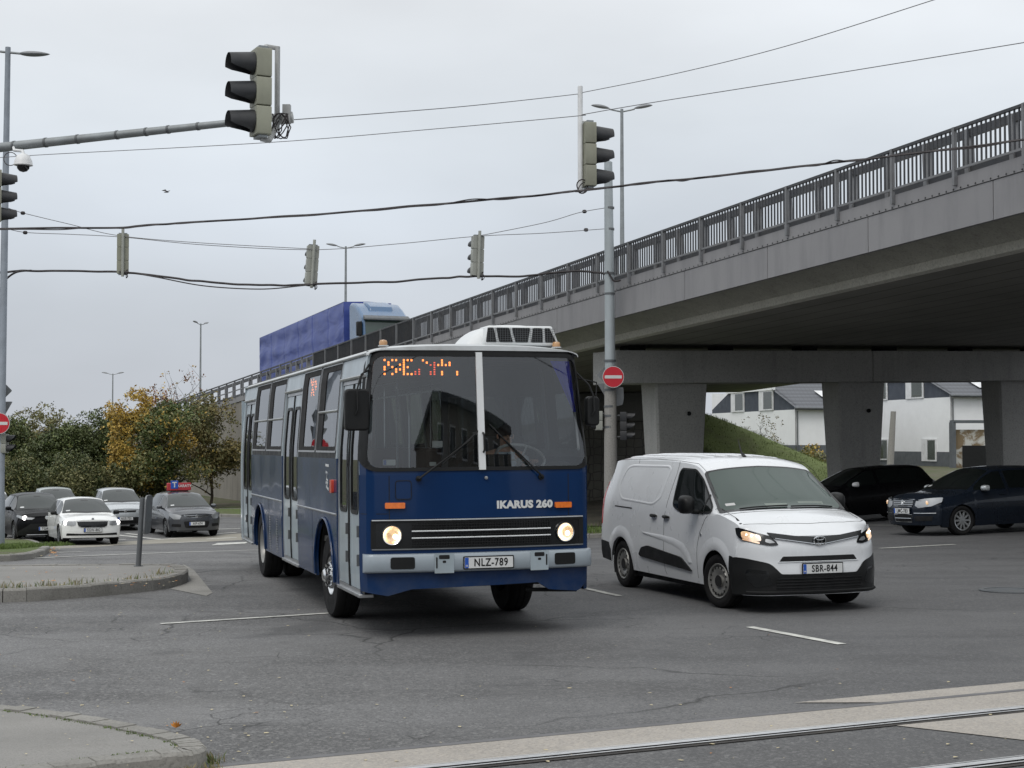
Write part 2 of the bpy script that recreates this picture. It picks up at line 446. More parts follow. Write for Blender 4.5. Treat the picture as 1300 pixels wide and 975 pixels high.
def conc_mat(name, c1, c2, fine_s=60, stain=(0.1, 0.095, 0.08), st=0.5, pebble=0.0, bump=0.3, streak=False, s1=0.8):
    m, nt, b, out = newmat(name)
    geo = nt.nodes.new('ShaderNodeNewGeometry'); P = geo.outputs['Position']
    if streak:
        mp = nt.nodes.new('ShaderNodeMapping'); mp.inputs['Scale'].default_value = (1, 1, 0.15); nt.links.new(P, mp.inputs[0]); P2 = mp.outputs[0]
    else: P2 = P
    c = mixc(nt, ramp(nt, noise_n(nt, s1, 6, 0.6, P), [(0.3, 0), (0.7, 1)]), c1, c2)
    c = mixc(nt, ramp(nt, noise_n(nt, 2.1, 6, 0.65, P2, 0.4), [(0.5, 0), (0.8, st)]), c, stain)
    fn = noise_n(nt, fine_s, 4, 0.7, P)
    c = mixc(nt, ramp(nt, fn, [(0.3, 0.6), (0.5, 0.0)]), c, tuple(x * 0.45 for x in c1))
    c = mixc(nt, ramp(nt, fn, [(0.6, 0.0), (0.78, 0.6)]), c, tuple(min(1, x * 1.5) for x in c2))
    if pebble:
        v = nt.nodes.new('ShaderNodeTexVoronoi'); v.inputs['Scale'].default_value = 48; nt.links.new(P, v.inputs['Vector'])
        c = mixc(nt, ramp(nt, v.outputs['Color'], [(0.4, 0), (0.9, pebble)]), c, (0.42, 0.38, 0.33))
    nt.links.new(c, b.inputs['Base Color']); b.inputs['Roughness'].default_value = 0.88
    bn = nt.nodes.new('ShaderNodeBump'); bn.inputs['Strength'].default_value = bump; bn.inputs['Distance'].default_value = 0.01
    nt.links.new(fn, bn.inputs['Height']); nt.links.new(bn.outputs[0], b.inputs['Normal'])
    return m
def soil_mat(name, g1, g2, d1, thr=(0.42, 0.58), sc=0.6):
    m, nt, b, out = newmat(name)
    geo = nt.nodes.new('ShaderNodeNewGeometry'); P = geo.outputs['Position']
    g = mixc(nt, ramp(nt, noise_n(nt, 7, 6, 0.7, P), [(0.3, 0), (0.7, 1)]), g1, g2)
    c = mixc(nt, ramp(nt, noise_n(nt, sc, 6, 0.6, P), [(thr[0], 0), (thr[1], 1)]), g, d1)
    c = mixc(nt, ramp(nt, noise_n(nt, 40, 4, 0.7, P), [(0.35, 0.6), (0.55, 0)]), c, (0.02, 0.022, 0.012))
    nt.links.new(c, b.inputs['Base Color']); b.inputs['Roughness'].default_value = 0.95
    bn = nt.nodes.new('ShaderNodeBump'); bn.inputs['Strength'].default_value = 0.8; bn.inputs['Distance'].default_value = 0.05
    nt.links.new(noise_n(nt, 25, 5, 0.7, P), bn.inputs['Height']); nt.links.new(bn.outputs[0], b.inputs['Normal'])
    return m
MAT['asphalt'] = asphalt_mat()
MAT['paving'] = conc_mat('paving', (0.205, 0.200, 0.190), (0.27, 0.262, 0.248), 80, st=0.3)
MAT['kerb'] = conc_mat('kerb_concrete', (0.19, 0.185, 0.17), (0.29, 0.28, 0.26), 45, st=0.65, bump=0.5)
MAT['strip'] = conc_mat('track_concrete', (0.29, 0.27, 0.245), (0.38, 0.355, 0.325), 55, st=0.25, pebble=0.6)
MAT['concrete'] = conc_mat('concrete', (0.23, 0.225, 0.21), (0.31, 0.30, 0.285), 30, stain=(0.12, 0.115, 0.105), st=0.45, streak=True, s1=0.25)
MAT['concrete_dark'] = conc_mat('concrete_dark', (0.15, 0.148, 0.14), (0.21, 0.205, 0.195), 30, st=0.5, streak=True, s1=0.25)
MAT['land'] = soil_mat('land', (0.05, 0.075, 0.02), (0.09, 0.11, 0.035), (0.12, 0.10, 0.07))
MAT['verge'] = soil_mat('verge', (0.085, 0.125, 0.03), (0.13, 0.17, 0.05), (0.13, 0.11, 0.08), (0.5, 0.7))
MAT['dirt'] = soil_mat('dirt', (0.13, 0.11, 0.08), (0.17, 0.145, 0.11), (0.09, 0.085, 0.06), sc=0.4)
def gridsheet(name, xs, ys, mat, dz):
    m = MB(); nx, ny = len(xs), len(ys)
    m.add([(x, y, gz(x, y) + dz) for x in xs for y in ys], [(i * ny + j, (i + 1) * ny + j, (i + 1) * ny + j + 1, i * ny + j + 1) for i in range(nx - 1) for j in range(ny - 1)])
    return tag(m.build(name, mat, smooth=60), kind='structure')
gridsheet('ground', list(range(-800, -60, 100)) + [k * 4 for k in range(-15, 16)] + list(range(100, 900, 100)), [-40, -20, -8] + list(range(0, 120, 3)) + list(range(120, 400, 40)) + list(range(400, 2600, 300)), MAT['land'], -0.03)
gridsheet('road', [k * 1.5 for k in range(-40, 41)], [-30, -15, -6] + [k * 1.0 for k in range(-2, 74)], MAT['asphalt'], 0.0)
def flat(poly, up, name, mat, skirt=0.0, mb=None, step=1.5):
    """polygon (world x,y) draped on the terrain"""
    return sheet(name, poly, lambda a, b, o: Vector((a, b, gz(a, b) + up + o)), mat, None, step=step, thick=skirt, mb=mb)
def line_band(pts, w):
    return strip_poly(pts, w)
GP = lambda px, py, up=0.0: tuple(G(px, py, up)[:2])
def smooth_closed(pts, n=3):
    P = [Vector(p) for p in pts]
    for _ in range(n):
        Q = []
        for i in range(len(P)):
            a, b = P[i], P[(i + 1) % len(P)]; Q += [a * .75 + b * .25, a * .25 + b * .75]
        P = Q
    return [tuple(p) for p in P]
def inset(poly, d):
    n = len(poly); out = []
    area = sum(poly[i][0] * poly[(i + 1) % n][1] - poly[(i + 1) % n][0] * poly[i][1] for i in range(n))
    s = 1 if area > 0 else -1
    for i in range(n):
        p = Vector(poly[i]); a = Vector(poly[i - 1]); b = Vector(poly[(i + 1) % n])
        t = (b - a).normalized(); nn = Vector((-t.y, t.x)) * s
        out.append(tuple(p + nn * d))
    return out
def island(outer, kw, kh, name, top_mat, kerb_len=1.0):
    """kerb ring made of stones plus the paved top"""
    inner = inset(outer, kw)
    n = len(outer); m = MB()
    # cut the ring in stones of about kerb_len
    cum = 0.0; nxt = kerb_len
    prof = []
    for i in range(n):
        a, b = Vector(outer[i]), Vector(outer[(i + 1) % n]); ia, ib = Vector(inner[i]), Vector(inner[(i + 1) % n])
        L = (b - a).length; k = max(1, int(round(L / kerb_len)))
        for j in range(k):
            t0, t1 = j / k, (j + 1) / k
            g = min(0.006 / max(L / k, 0.02), 0.04) if L / k > 0.3 else 0
            q = [a.lerp(b, t0 + g), a.lerp(b, t1 - g), ia.lerp(ib, t1 - g), ia.lerp(ib, t0 + g)]
            hh = kh + random.uniform(-0.006, 0.006)
            cx = 0.022
            oi = [(q[0] + (q[3] - q[0]).normalized() * cx), (q[1] + (q[2] - q[1]).normalized() * cx)]
            vs = [(*q[0], gz(*q[0]) - 0.05), (*q[1], gz(*q[1]) - 0.05), (*q[0], gz(*q[0]) + hh - cx), (*q[1], gz(*q[1]) + hh - cx),
                  (*oi[0], gz(*q[0]) + hh), (*oi[1], gz(*q[1]) + hh), (*q[3], gz(*q[3]) + hh), (*q[2], gz(*q[2]) + hh), (*q[3], gz(*q[3]) - 0.05), (*q[2], gz(*q[2]) - 0.05)]
            m.add(vs, [(0, 1, 3, 2), (2, 3, 5, 4), (4, 5, 7, 6), (6, 7, 9, 8), (0, 2, 4, 6, 8), (1, 9, 7, 5, 3)])
    tag(m.build('kerb', MAT['kerb'], smooth=0), kind='structure')
    o = flat(inner, kh - 0.012, name, top_mat, 0.0); tag(o, kind='structure')
    return inner
random.seed(3)
# near pavement corner, bottom left
c1 = [GP(-200, 878, .14), GP(0, 892, .14), GP(80, 902, .14), GP(152, 914, .14), GP(218, 928, .14), GP(250, 936, .14), GP(264, 944, .14), GP(259, 952, .14), GP(238, 955.5, .14), GP(205, 958, .14), GP(112, 969, .14), GP(0, 983, .14), GP(-200, 1010, .14)]
def chaik_open(pts, n=2):
    P = [Vector(p) for p in pts]
    for _ in range(n):
        Q = [P[0]]
        for a, b in zip(P, P[1:]): Q += [a * .75 + b * .25, a * .25 + b * .75]
        Q.append(P[-1]); P = Q
    return [tuple(p) for p in P]
c1 = chaik_open(c1, 2)
NEARC = c1
island(c1, 0.17, 0.14, 'pavement', MAT['paving'], 0.9)
# middle island
c2 = [GP(-220, 752, .15), GP(0, 751, .15), GP(90, 746, .15), GP(160, 740, .15), GP(215, 734, .15), GP(240, 727, .15), GP(238, 720, .15), GP(215, 716.5, .15), GP(120, 717, .15), GP(0, 718, .15), GP(-220, 720, .15)]
c2 = chaik_open(c2, 2); MIDC = c2
island(c2, 0.2, 0.17, 'pavement', MAT['paving'], 1.0)
# far left grass island
c3 = [GP(-200, 708, .1), GP(0, 706, .1), GP(35, 704, .1), GP(58, 699, .1), GP(66, 693, .1), GP(55, 687, .1), GP(20, 683, .1), GP(-200, 680, .1)]
c3 = chaik_open(c3, 2); FARC = c3
island(c3, 0.15, 0.12, 'grass_verge', MAT['verge'], 1.0)
# verge below the viaduct and in front of the wall
c4 = [(2.2, 44.6), (4.6, 44.2), (6.4, 46.0), (9, 54), (14, 70), (10, 74), (-4, 72.5), (-60, 72.5), (-60, 70.5), (-20, 69.0), (-12, 67.5), (-7.4, 61.5), (-2.6, 53.0)]
island(chaik_open(c4, 1), 0.15, 0.13, 'grass_verge', MAT['verge'], 1.5)
flat([(0.6, 52.5), (4.5, 49.6), (8.5, 58), (11, 70), (-4.5, 70)], 0.15, 'dirt_path', MAT['dirt'])
tag(bpy.data.objects['dirt_path'], kind='structure')
# concrete apron right of the island
tag(flat([GP(216, 748), GP(262, 757), GP(270, 753), GP(246, 724), GP(232, 716), GP(243, 738)], 0.006, 'pavement_apron', MAT['kerb']), kind='structure')
# pale band and white markings
MAT['paint'] = pbr('road_paint', (0.62, 0.62, 0.58), 0.7, var=0.12, scale=2, dirt=0.75, dcol=(0.17, 0.17, 0.165), dscale=6)
MAT['paint_worn'] = pbr('road_paint_worn', (0.42, 0.42, 0.39), 0.8, var=0.15, scale=2, dirt=0.9, dcol=(0.14, 0.14, 0.14), dscale=5)
MAT['pale_band'] = conc_mat('pale_band', (0.25, 0.235, 0.20), (0.34, 0.32, 0.275), 40, st=0.3)
def band(p, up, name, mat, wpx=None):
    return tag(flat(p, up, name, mat), kind='structure')
band([GP(40, 697), GP(150, 692), GP(300, 686), GP(420, 680), GP(420, 672), GP(300, 677.5), GP(220, 683), GP(120, 690), GP(40, 693.5)], 0.004, 'cycle_path', MAT['pale_band'])
def mark(p0, p1, w=0.12, name='road_marking', mat='paint', up=0.008, n=4):
    a, b = Vector(GP(*p0)), Vector(GP(*p1))
    pts = [a.lerp(b, i / n) for i in range(n + 1)]
    return tag(flat(strip_poly(pts, w), up, name, MAT[mat]), kind='structure')
mark((204, 792.5), (425, 778.5), 0.10)
mark((952, 796.5), (1069, 818.5), 0.11)
mark((728, 744), (786, 757), 0.10, mat='paint_worn')
mark((1117, 696.5), (1212, 691.5), 0.12)
mark((1206, 676.5), (1330, 672), 0.12)
mark((1095, 667), (1180, 667.5), 0.15, mat='paint_worn')
mark((-60, 714), (330, 698.5), 0.13, n=14)
mark((62, 702.5), (112, 700.3), 0.16, mat='paint_worn')
mark((20, 731), (75, 729.2), 0.10, mat='paint_worn', up=0.165)
mark((8, 697), (95, 693.5), 0.14, mat='paint_worn')
for x0, y0, x1, y1 in ((150, 679.5, 205, 685), (160, 677.5, 180, 679.5), (205, 685, 250, 682), (225, 689, 262, 687.6), (255, 679, 300, 676), (262, 684.5, 300, 682.5), (272, 691.5, 303, 690.0), (120, 686.5, 160, 685), (277, 672, 305, 671)):
    mark((x0, y0), (x1, y1), 0.2)
band([GP(268, 692.5), GP(310, 690.5), GP(318, 688.2), GP(276, 689.7)], 0.01, 'road_marking', MAT['paint'])
# tram track bottom right
MAT['rail'] = pbr('rail_steel', (0.55, 0.56, 0.57), 0.42, 0.45, var=0.1, scale=8)
MAT['rail_rust'] = pbr('rail_rust', (0.035, 0.032, 0.03), 0.85, dirt=0.3)
A0, A1 = Vector(GP(560, 975)), Vector(GP(1300, 900.5))
td = (A1 - A0).normalized(); tn = Vector((td.y, -td.x))    # towards the camera
def trackpt(s, o, bend=0.0006): 
    p = A0 + td * s + tn * o
    return p + tn * (-bend * (s - 2) ** 2)
def trackband(o0, o1, up, name, mat, s0=-8, s1=16, step=0.8):
    n = int((s1 - s0) / step)
    s0_, n = s0, 65
    def fn(u, v):
        s = -8 + .4 * round(u * n)
        s = max(s, s0_ + (.6 * v if s0_ > -8 else 0)); p = trackpt(s, o0 + (o1 - o0) * v); return Vector((p.x, p.y, gz(*p) + up))
    return tag(MB().grid(n, 2, fn).build(name, mat, smooth=0, merge=.0005), kind='structure')
trackband(-0.62, -0.09, 0.006, 'track_bed', MAT['strip'])
trackband(-0.70, -0.62, 0.008, 'track_bed', pbr('joint', (0.13, 0.13, 0.135), 0.8))
def sgn(px, py): return (Vector(GP(px, py)) - A0).dot(td)
sA = sgn(1150, 925)
trackband(0.13, 1.30, 0.006, 'track_bed', MAT['strip'], s0=sA, s1=18)
trackband(-1.0, -0.70, 0.007, 'track_bed', MAT['strip'], s0=sgn(1035, 900), s1=18)
for o in (0.0, 1.435):
    rt = thing('tram_rail', 'grooved tram rail crossing the foreground, ' + ('long bright rail nearer the bus' if o == 0 else 'short stretch in the bottom right corner'), 'rail', (*trackpt(3, o), gz(*trackpt(3, o))), 0, 'tram rails')
    def rb(o0, o1, up, name, mat):
        n = 65; s0, s1 = -8, 18
        m = MB(); loc = Vector(rt.location)
        def fn(u, v):
            p = trackpt(s0 + (s1 - s0) * u, o + o0 + (o1 - o0) * v); return Vector((p.x, p.y, gz(*p) + up)) - loc
        m.grid(n, 1, fn); return m.build(name, mat, rt, smooth=0)
    rb(-0.09, 0.13, 0.007, 'rail_bed', MAT['rail_rust'])
    rb(-0.045, 0.025, 0.016, 'rail_head', MAT['rail'])
    rb(0.060, 0.082, 0.015, 'guard_lip', MAT['rail'])
    rb(-0.085, -0.072, 0.013, 'edge_seal', MAT['rail'])
# manhole at right
p = G(1282, 750)
mh = thing('manhole_cover', 'round cast iron manhole cover in the road near the right edge', 'manhole cover', (p.x, p.y, gz(p.x, p.y)))
MB().lathe([(0.0, 0.012), (0.30, 0.012), (0.30, 0.008), (0.33, 0.008), (0.33, 0.014), (0.40, 0.014), (0.40, 0.0)], seg=32).build('lid', MAT['zinc_dark'], mh)
# low grass and weeds along kerbs, fallen leaves
MAT['blade'] = pbr('grass_blade', (0.10, 0.15, 0.035), 0.7, var=0.35, scale=6)
MAT['blade_dry'] = pbr('dry_blade', (0.24, 0.21, 0.11), 0.8, var=0.3, scale=6)
MAT['leaf_y'] = pbr('leaf_yellow', (0.50, 0.43, 0.27), 0.7, var=0.3, scale=30)
MAT['leaf_o'] = pbr('leaf_orange', (0.50, 0.20, 0.03), 0.7, var=0.3, scale=30)
def tufts(name, spots, mats, hgt=(0.05, 0.14), n=9, w=0.006, spread=0.05):
    m = MB()
    for (x, y, z, k) in spots:
        for j in range(int(n * k) + 1):
            a = random.uniform(0, 6.28); r = random.random() * spread; h = random.uniform(*hgt) * (0.6 + 0.6 * k); lean = random.uniform(0, 0.6) * h; b = random.uniform(0, 6.28)
            px, py = x + r * math.cos(a), y + r * math.sin(a); ww = w * random.uniform(0.6, 1.4)
            c, s = math.cos(a), math.sin(a)
            m.cur = 0 if random.random() < (0.6 if len(mats) < 3 else .3) else len(mats) - 1
            m.add([(px - c * ww, py - s * ww, z), (px + c * ww, py + s * ww, z), (px + lean * .4 * math.cos(b) + c * ww * .7, py + lean * .4 * math.sin(b) + s * ww * .7, z + h * .6), (px + lean * math.cos(b), py + lean * math.sin(b), z + h)], [(0, 1, 2, 3)])
    o = m.build(name, mats, smooth=0, recalc=False); return tag(o, kind='stuff')
def edge_spots(poly, i0, i1, n, up, jit=0.05, dens=lambda t: 1.0):
    S = []
    P = [Vector(p) for p in poly[i0:i1]]
    L = [0.0]
    for a, b in zip(P, P[1:]): L.append(L[-1] + (b - a).length)
    for _ in range(n):
        t = random.random() * L[-1]; k = max(i for i in range(len(L)) if L[i] <= t); k = min(k, len(P) - 2)
        q = P[k].lerp(P[k + 1], (t - L[k]) / max(1e-6, L[k + 1] - L[k]))
        d = dens(t / L[-1])
        if random.random() < d: S.append((q.x + random.gauss(0, jit), q.y + random.gauss(0, jit), gz(q.x, q.y) + up, random.random() * d))
    return S
i2 = inset(MIDC, 0.24); h = len(i2) // 2
tufts('grass_tufts', edge_spots(i2, 0, h, 900, 0.15, 0.09, lambda t: max(0.0, .45 + .9 * noise.noise(Vector((t * 23, 0, 4)))) * (1 if t < .62 else .5)), [MAT['blade'], MAT['blade_dry'], MAT['blade_dry']], (0.03, 0.15), 8, .005, .08)
i1 = inset(NEARC, 0.18)
tufts('kerb_moss', edge_spots(i1, 0, len(i1), 420, 0.125, 0.012), [MAT['blade']], (0.008, 0.02), 6, 0.004, 0.03)
o1 = inset(NEARC, -0.05)
tufts('kerb_weeds', edge_spots(o1, int(len(o1) * .42), int(len(o1) * .75), 70, 0.0, 0.04) + edge_spots(o1, 0, int(len(o1) * .4), 16, 0.0, 0.03), [MAT['blade'], MAT['blade_dry'], MAT['blade_dry']], (0.02, 0.075), 8, .004, .04)
tufts('grass', [(random.uniform(-14, -10) if 0 else q[0], q[1], gz(q[0], q[1]) + .1, random.random()) for q in [(lambda t, u: (Vector(FARC[0]).lerp(Vector(GP(60, 694, .1)), t) + Vector((0, (u - .5) * 4))))(random.random(), random.random()) for _ in range(2600)] if True], [MAT['blade'], MAT['blade']], (0.04, 0.10), 7, 0.012, 0.10)
vs = []
for _ in range(5200):
    y = random.uniform(45, 70); x = random.uniform(-16, 4.5)
    xe = 2.2 - (y - 44.6) * 0.42
    if x > xe + 0.3 and x < xe + 3.0 + (y - 45) * 0.1: vs.append((x, y, gz(x, y) + 0.12, random.random()))
tufts('verge_grass', vs, [MAT['blade'], MAT['blade']], (0.08, 0.2), 7, 0.018, 0.15)
m = MB()
def leaf(m, x, y, z, s, mi):
    m.cur = mi; a = random.uniform(0, 6.28); t = random.uniform(-.3, .3)
    pts = []
    for k, (u, v) in enumerate(((-1, 0), (-.3, .5), (.5, .45), (1, 0), (.4, -.5), (-.4, -.4))):
        pts.append((x + s * (u * math.cos(a) - v * math.sin(a)), y + s * (u * math.sin(a) + v * math.cos(a)), z + 0.004 + s * .35 * random.random() * abs(v)))
    m.add(pts, [(0, 1, 2, 3, 4, 5)])
for _ in range(210):
    px = random.uniform(-40, 1300) if random.random() < .45 else abs(random.gauss(0, 260)); py = random.uniform(760, 970) if random.random() < .5 else random.uniform(860, 972)
    p = G(px, py); leaf(m, p.x, p.y, gz(p.x, p.y) + .004, random.uniform(0.006, 0.024), 0 if random.random() < .9 else 1)
for _ in range(14):
    p = G(random.uniform(0, 235), random.uniform(905, 972), .14); leaf(m, p.x, p.y, gz(p.x, p.y) + .135, random.uniform(0.006, 0.016), 0)
for _ in range(160):
    p = G(random.gauss(48, 14), random.gauss(699, 3.2)); leaf(m, p.x, p.y, gz(p.x, p.y) + .02, random.uniform(0.03, 0.07), random.choice((0, 1, 1)))
for _ in range(60):
    q = Vector(GP(5 + 225 * random.random(), 720 + 26 * random.random(), .15)); leaf(m, q.x, q.y, gz(q.x, q.y) + .165, random.uniform(0.015, 0.04), random.choice((0, 1)))
tag(m.build('fallen_leaves', [MAT['leaf_y'], MAT['leaf_o']], smooth=0, recalc=False), kind='stuff')
p = G(222, 931)
m = MB()
for k in range(5):
    a = R(-50 + 25 * k + 90); m.add([(0, 0, 0), (math.cos(a - .25) * .05, .01, math.sin(a - .25) * .05), (math.cos(a) * .085, .0, math.sin(a) * .085), (math.cos(a + .25) * .05, -.01, math.sin(a + .25) * .05)], [(0, 1, 2, 3)])
lf = m.build('maple_leaf', MAT['leaf_o'], smooth=0); lf.location = (p.x, p.y + .04, gz(p.x, p.y) + .03); lf.scale = (.62, .62, .62)
tag(lf, 'orange maple leaf standing against the near kerb', 'leaf')
# ================================================ VEHICLE PARTS
def wheel(parent, x, y, r, w, rimr, side, style='steel', steer=0.0, name='wheel', inset=0.02):
    """side=+1: outer face towards +y. Wheel empty-less: tyre mesh > rim"""
    M = Matrix.Translation((x, y, r)) @ Matrix.Rotation(steer, 4, 'Z')
    h = w / 2; t = MB(); sd = side
    prof = [(rimr - .005, -h * .80), (rimr + .03, -h * .97), (r * .93 if r > .4 else r - .045, -h), (r - .012, -h * .86), (r, -h * .62), (r, -h * .30), (r - .008, -h * .28), (r - .008, -h * .22), (r, -h * .2), (r, h * .2), (r - .008, h * .22), (r - .008, h * .28), (r, h * .30), (r, h * .62), (r - .012, h * .86), (r * .93 if r > .4 else r - .045, h), (rimr + .03, h * .97), (rimr - .005, h * .80)]
    t.lathe([(a, b) for a, b in prof], 'y', seg=40, close=True)
    ty = t.build(name, MAT['rubber'], parent, smooth=30); ty.matrix_local = M
    m = MB(); o = sd * h
    m.cur = 0
    if style in ('bus', 'bus_rear'):
        d = 1 if style == 'bus' else -1
        pr = [(rimr, o * .80), (rimr - .012, o * .92), (rimr - .03, o * .78), (rimr - .05, o * .45 if d > 0 else o * .2)]
        if d > 0: pr += [(rimr * .72, o * .62), (rimr * .66, o * 1.0), (rimr * .50, o * 1.08), (rimr * .36, o * 1.08), (rimr * .34, o * 1.45), (rimr * .24, o * 1.6), (0.0, o * 1.62)]
        else: pr += [(rimr * .80, -o * .1), (rimr * .5, -o * .15), (rimr * .42, o * .3), (rimr * .3, o * .5), (0, o * .52)]
        m.lathe(pr, 'y', seg=36)
        for k in range(10):
            a = k * math.pi / 5
            c = Vector((math.cos(a) * rimr * .5, 0, math.sin(a) * rimr * .5))
            m.tube([c + Vector((0, o * 1.0 if d > 0 else -o * .2, 0)), c + Vector((0, o * 1.32 if d > 0 else o * .1, 0))], 0.02, 6)
        mat = MAT['chrome'] if d > 0 else MAT['steel_rim']
        if d > 0:
            m.cur = 1
            for k in range(10):
                a = (k + .5) * math.pi / 5; c = Vector((math.cos(a) * rimr * .80, 0, math.sin(a) * rimr * .80))
                m.tube([c + Vector((0, o * .5, 0)), c + Vector((0, o * .60, 0))], 0.03, 8)
        m.build('rim', [mat, MAT['black_void']], ty, smooth=35)
    elif style == 'steel':
        m.lathe([(rimr, o * .8), (rimr - .008, o * .93), (rimr - .022, o * .86), (rimr - .03, o * .55), (rimr * .80, o * .62), (rimr * .74, o * .82), (rimr * .52, o * .74), (rimr * .40, o * .55), (rimr * .33, o * .55), (rimr * .31, o * .8), (rimr * .2, o * .86), (0, o * .87)], 'y', seg=36)
        m.cur = 1
        nh = 16
        for k in range(nh):
            a = k * 2 * math.pi / nh
            Mr = Matrix.Rotation(-a, 4, 'Y')
            m.add([Mr @ Vector(p) for p in ((rimr * .69, o * .835, -.011), (rimr * .84, o * .845, -.014), (rimr * .84, o * .845, .014), (rimr * .69, o * .835, .011))], [(0, 1, 2, 3)])
        m.lathe([(rimr * .33, o * .885), (0, o * .89)], 'y', seg=16)
        m.build('rim', [MAT['steel_rim'], MAT['black_void']], ty, smooth=40)
    else:
        ns, tw = {'alloy5': (5, 0.17), 'alloy10': (10, 0.11), 'dark': (7, 0.12)}[style]
        m.cur = 1; m.lathe([(rimr - .01, o * .45), (rimr * .3, o * .35), (0, o * .35)], 'y', seg=28)
        m.cur = 0; m.lathe([(rimr, o * .8), (rimr - .006, o * .95), (rimr - .026, o * .9), (rimr - .03, o * .4)], 'y', seg=36)
        m.lathe([(rimr * .24, o * .5), (rimr * .22, o * .86), (0, o * .9)], 'y', seg=18)
        for k in range(ns):
            a = k * 2 * math.pi / ns; Mr = Matrix.Rotation(a, 4, 'Y')
            wd = rimr * tw
            m.add([Mr @ Vector(p) for p in ((rimr * .15, o * .88, -wd), (rimr * .93, o * .86, -wd * .7), (rimr * .93, o * .86, wd * .7), (rimr * .15, o * .88, wd), (rimr * .15, o * .5, -wd), (rimr * .93, o * .5, -wd * .7), (rimr * .93, o * .5, wd * .7), (rimr * .15, o * .5, wd))], [(0, 1, 2, 3), (0, 4, 5, 1), (3, 2, 6, 7), (1, 5, 6, 2)])
        m.build('rim', [MAT['alu'] if style != 'dark' else MAT['zinc_dark'], MAT['black_void']], ty, smooth=35)
    return ty
def plate(parent, txt, M, w=0.52, h=0.112, frame=True, blue=True, lod=0):
    """number plate facing local +x of M (M maps plate x=normal, y=to the left, z=up)"""
    # the plate reads from the front: text direction = -y?  (+y is the car's left = reader's right)
    m = MB()
    fr = lambda a, b, hh: M @ Vector((hh, a, b))
    m.prism(rrect(-w / 2 - .012, -h / 2 - .012, w / 2 + .012, h / 2 + .012, .012), fr, 0, .008)
    p = m.build('number_plate', MAT['black_plastic'], parent, smooth=0)
    m = MB(); m.cur = 0; m.prism(rrect(-w / 2, -h / 2, w / 2, h / 2, .008), fr, .0085, .013)
    m.cur = 1; m.prism(rrect(-w / 2 + .002, -h / 2 + .002, -w / 2 + .042, h / 2 - .002, .005), fr, .0135, .015)
    m.build('plate_face', [MAT['plate_white'], MAT['plate_blue']], p, smooth=0)
    T = M @ Matrix.Translation((.0145, .022, -0.002)) @ Matrix(((0, 0, 1, 0), (1, 0, 0, 0), (0, 1, 0, 0), (0, 0, 0, 1)))
    text_obj('plate_text', txt, h * 1.0, MAT['black_plastic'], p, T, sx=.80, ext=.0015, bold=.0018, space=1.12)
    T = M @ Matrix.Translation((.0165, -w / 2 + .022, -0.032)) @ Matrix(((0, 0, 1, 0), (1, 0, 0, 0), (0, 1, 0, 0), (0, 0, 0, 1)))
    if not lod: text_obj('country_letter', 'H', .028, MAT['plate_white'], p, T, ext=.001, bold=.001)
    return p
FACE = Matrix(((0, 0, 1, 0), (1, 0, 0, 0), (0, 1, 0, 0), (0, 0, 0, 1)))   # text x -> +y, text y -> +z, normal -> +x

def skin_person(name, joints, edges, radii, mat, parent=None, root=0, sub=2):
    me = bpy.data.meshes.new(name)
    me.from_pydata([tuple(j) for j in joints], edges, [])
    o = bpy.data.objects.new(name, me); COL.objects.link(o)
    if parent is not None: o.parent = parent
    sk = o.modifiers.new('skin', 'SKIN')
    for i, r in enumerate(radii):
        d = me.skin_vertices[0].data[i]; d.radius = (r, r) if not isinstance(r, tuple) else r; d.use_root = (i == root)
    s = o.modifiers.new('sub', 'SUBSURF'); s.levels = sub; s.render_levels = sub
    me.materials.append(mat)
    for p in me.polygons: p.use_smooth = True
    sk.use_smooth_shade = True
    return o
# ================================================ THE BUS
def busblue():
    m, nt, b, out = newmat('bus_blue')
    tc = nt.nodes.new('ShaderNodeTexCoord'); v = tc.outputs['Object']
    c = mixc(nt, ramp(nt, noise_n(nt, 1.2, 5, .55, v), [(.3, 0), (.7, 1)]), (0.0045, 0.023, 0.080), (0.006, 0.029, 0.098))
    sp = nt.nodes.new('ShaderNodeSeparateXYZ'); nt.links.new(v, sp.inputs[0])
    lo = ramp(nt, sp.outputs['Z'], [(0.45, 0.4), (0.85, 0.05), (1.0, 0.0)])
    nz = ramp(nt, noise_n(nt, 4, 6, .65, v), [(.35, 0), (.7, 1)])
    f = nt.nodes.new('ShaderNodeMath'); f.operation = 'MULTIPLY'; nt.links.new(lo, f.inputs[0]); nt.links.new(nz, f.inputs[1])
    c = mixc(nt, f.outputs[0], c, (0.075, 0.085, 0.10))
    nt.links.new(c, b.inputs['Base Color'])
    b.inputs['Roughness'].default_value = 0.2; b.inputs['Specular IOR Level'].default_value = .15; b.inputs['Coat Weight'].default_value = 0.22; b.inputs['Coat Roughness'].default_value = 0.05
    bn = nt.nodes.new('ShaderNodeBump'); bn.inputs['Strength'].default_value = 0.32; bn.inputs['Distance'].default_value = 0.05
    nt.links.new(noise_n(nt, 1.1, 1, .3, v), bn.inputs['Height']); nt.links.new(bn.outputs[0], b.inputs['Normal']); nt.links.new(bn.outputs[0], b.inputs['Coat Normal'])
    return m
MAT['bus_blue'] = busblue()
MAT['bus_grey'] = pbr('bus_grey', (0.33, 0.39, 0.43), 0.38, var=.05, dirt=.3, streak=True, coat=.3, scale=1.5)
MAT['bus_bumper'] = pbr('bus_bumper', (0.29, 0.335, 0.375), 0.35, var=.04, dirt=.15, coat=.3, scale=1.5)
MAT['bus_roof'] = pbr('bus_roof', (0.55, 0.575, 0.59), 0.45, var=.06, dirt=.4, scale=1.5)
MAT['bus_white'] = pbr('bus_white', (0.66, 0.68, 0.69), 0.35, var=.04, dirt=.12)
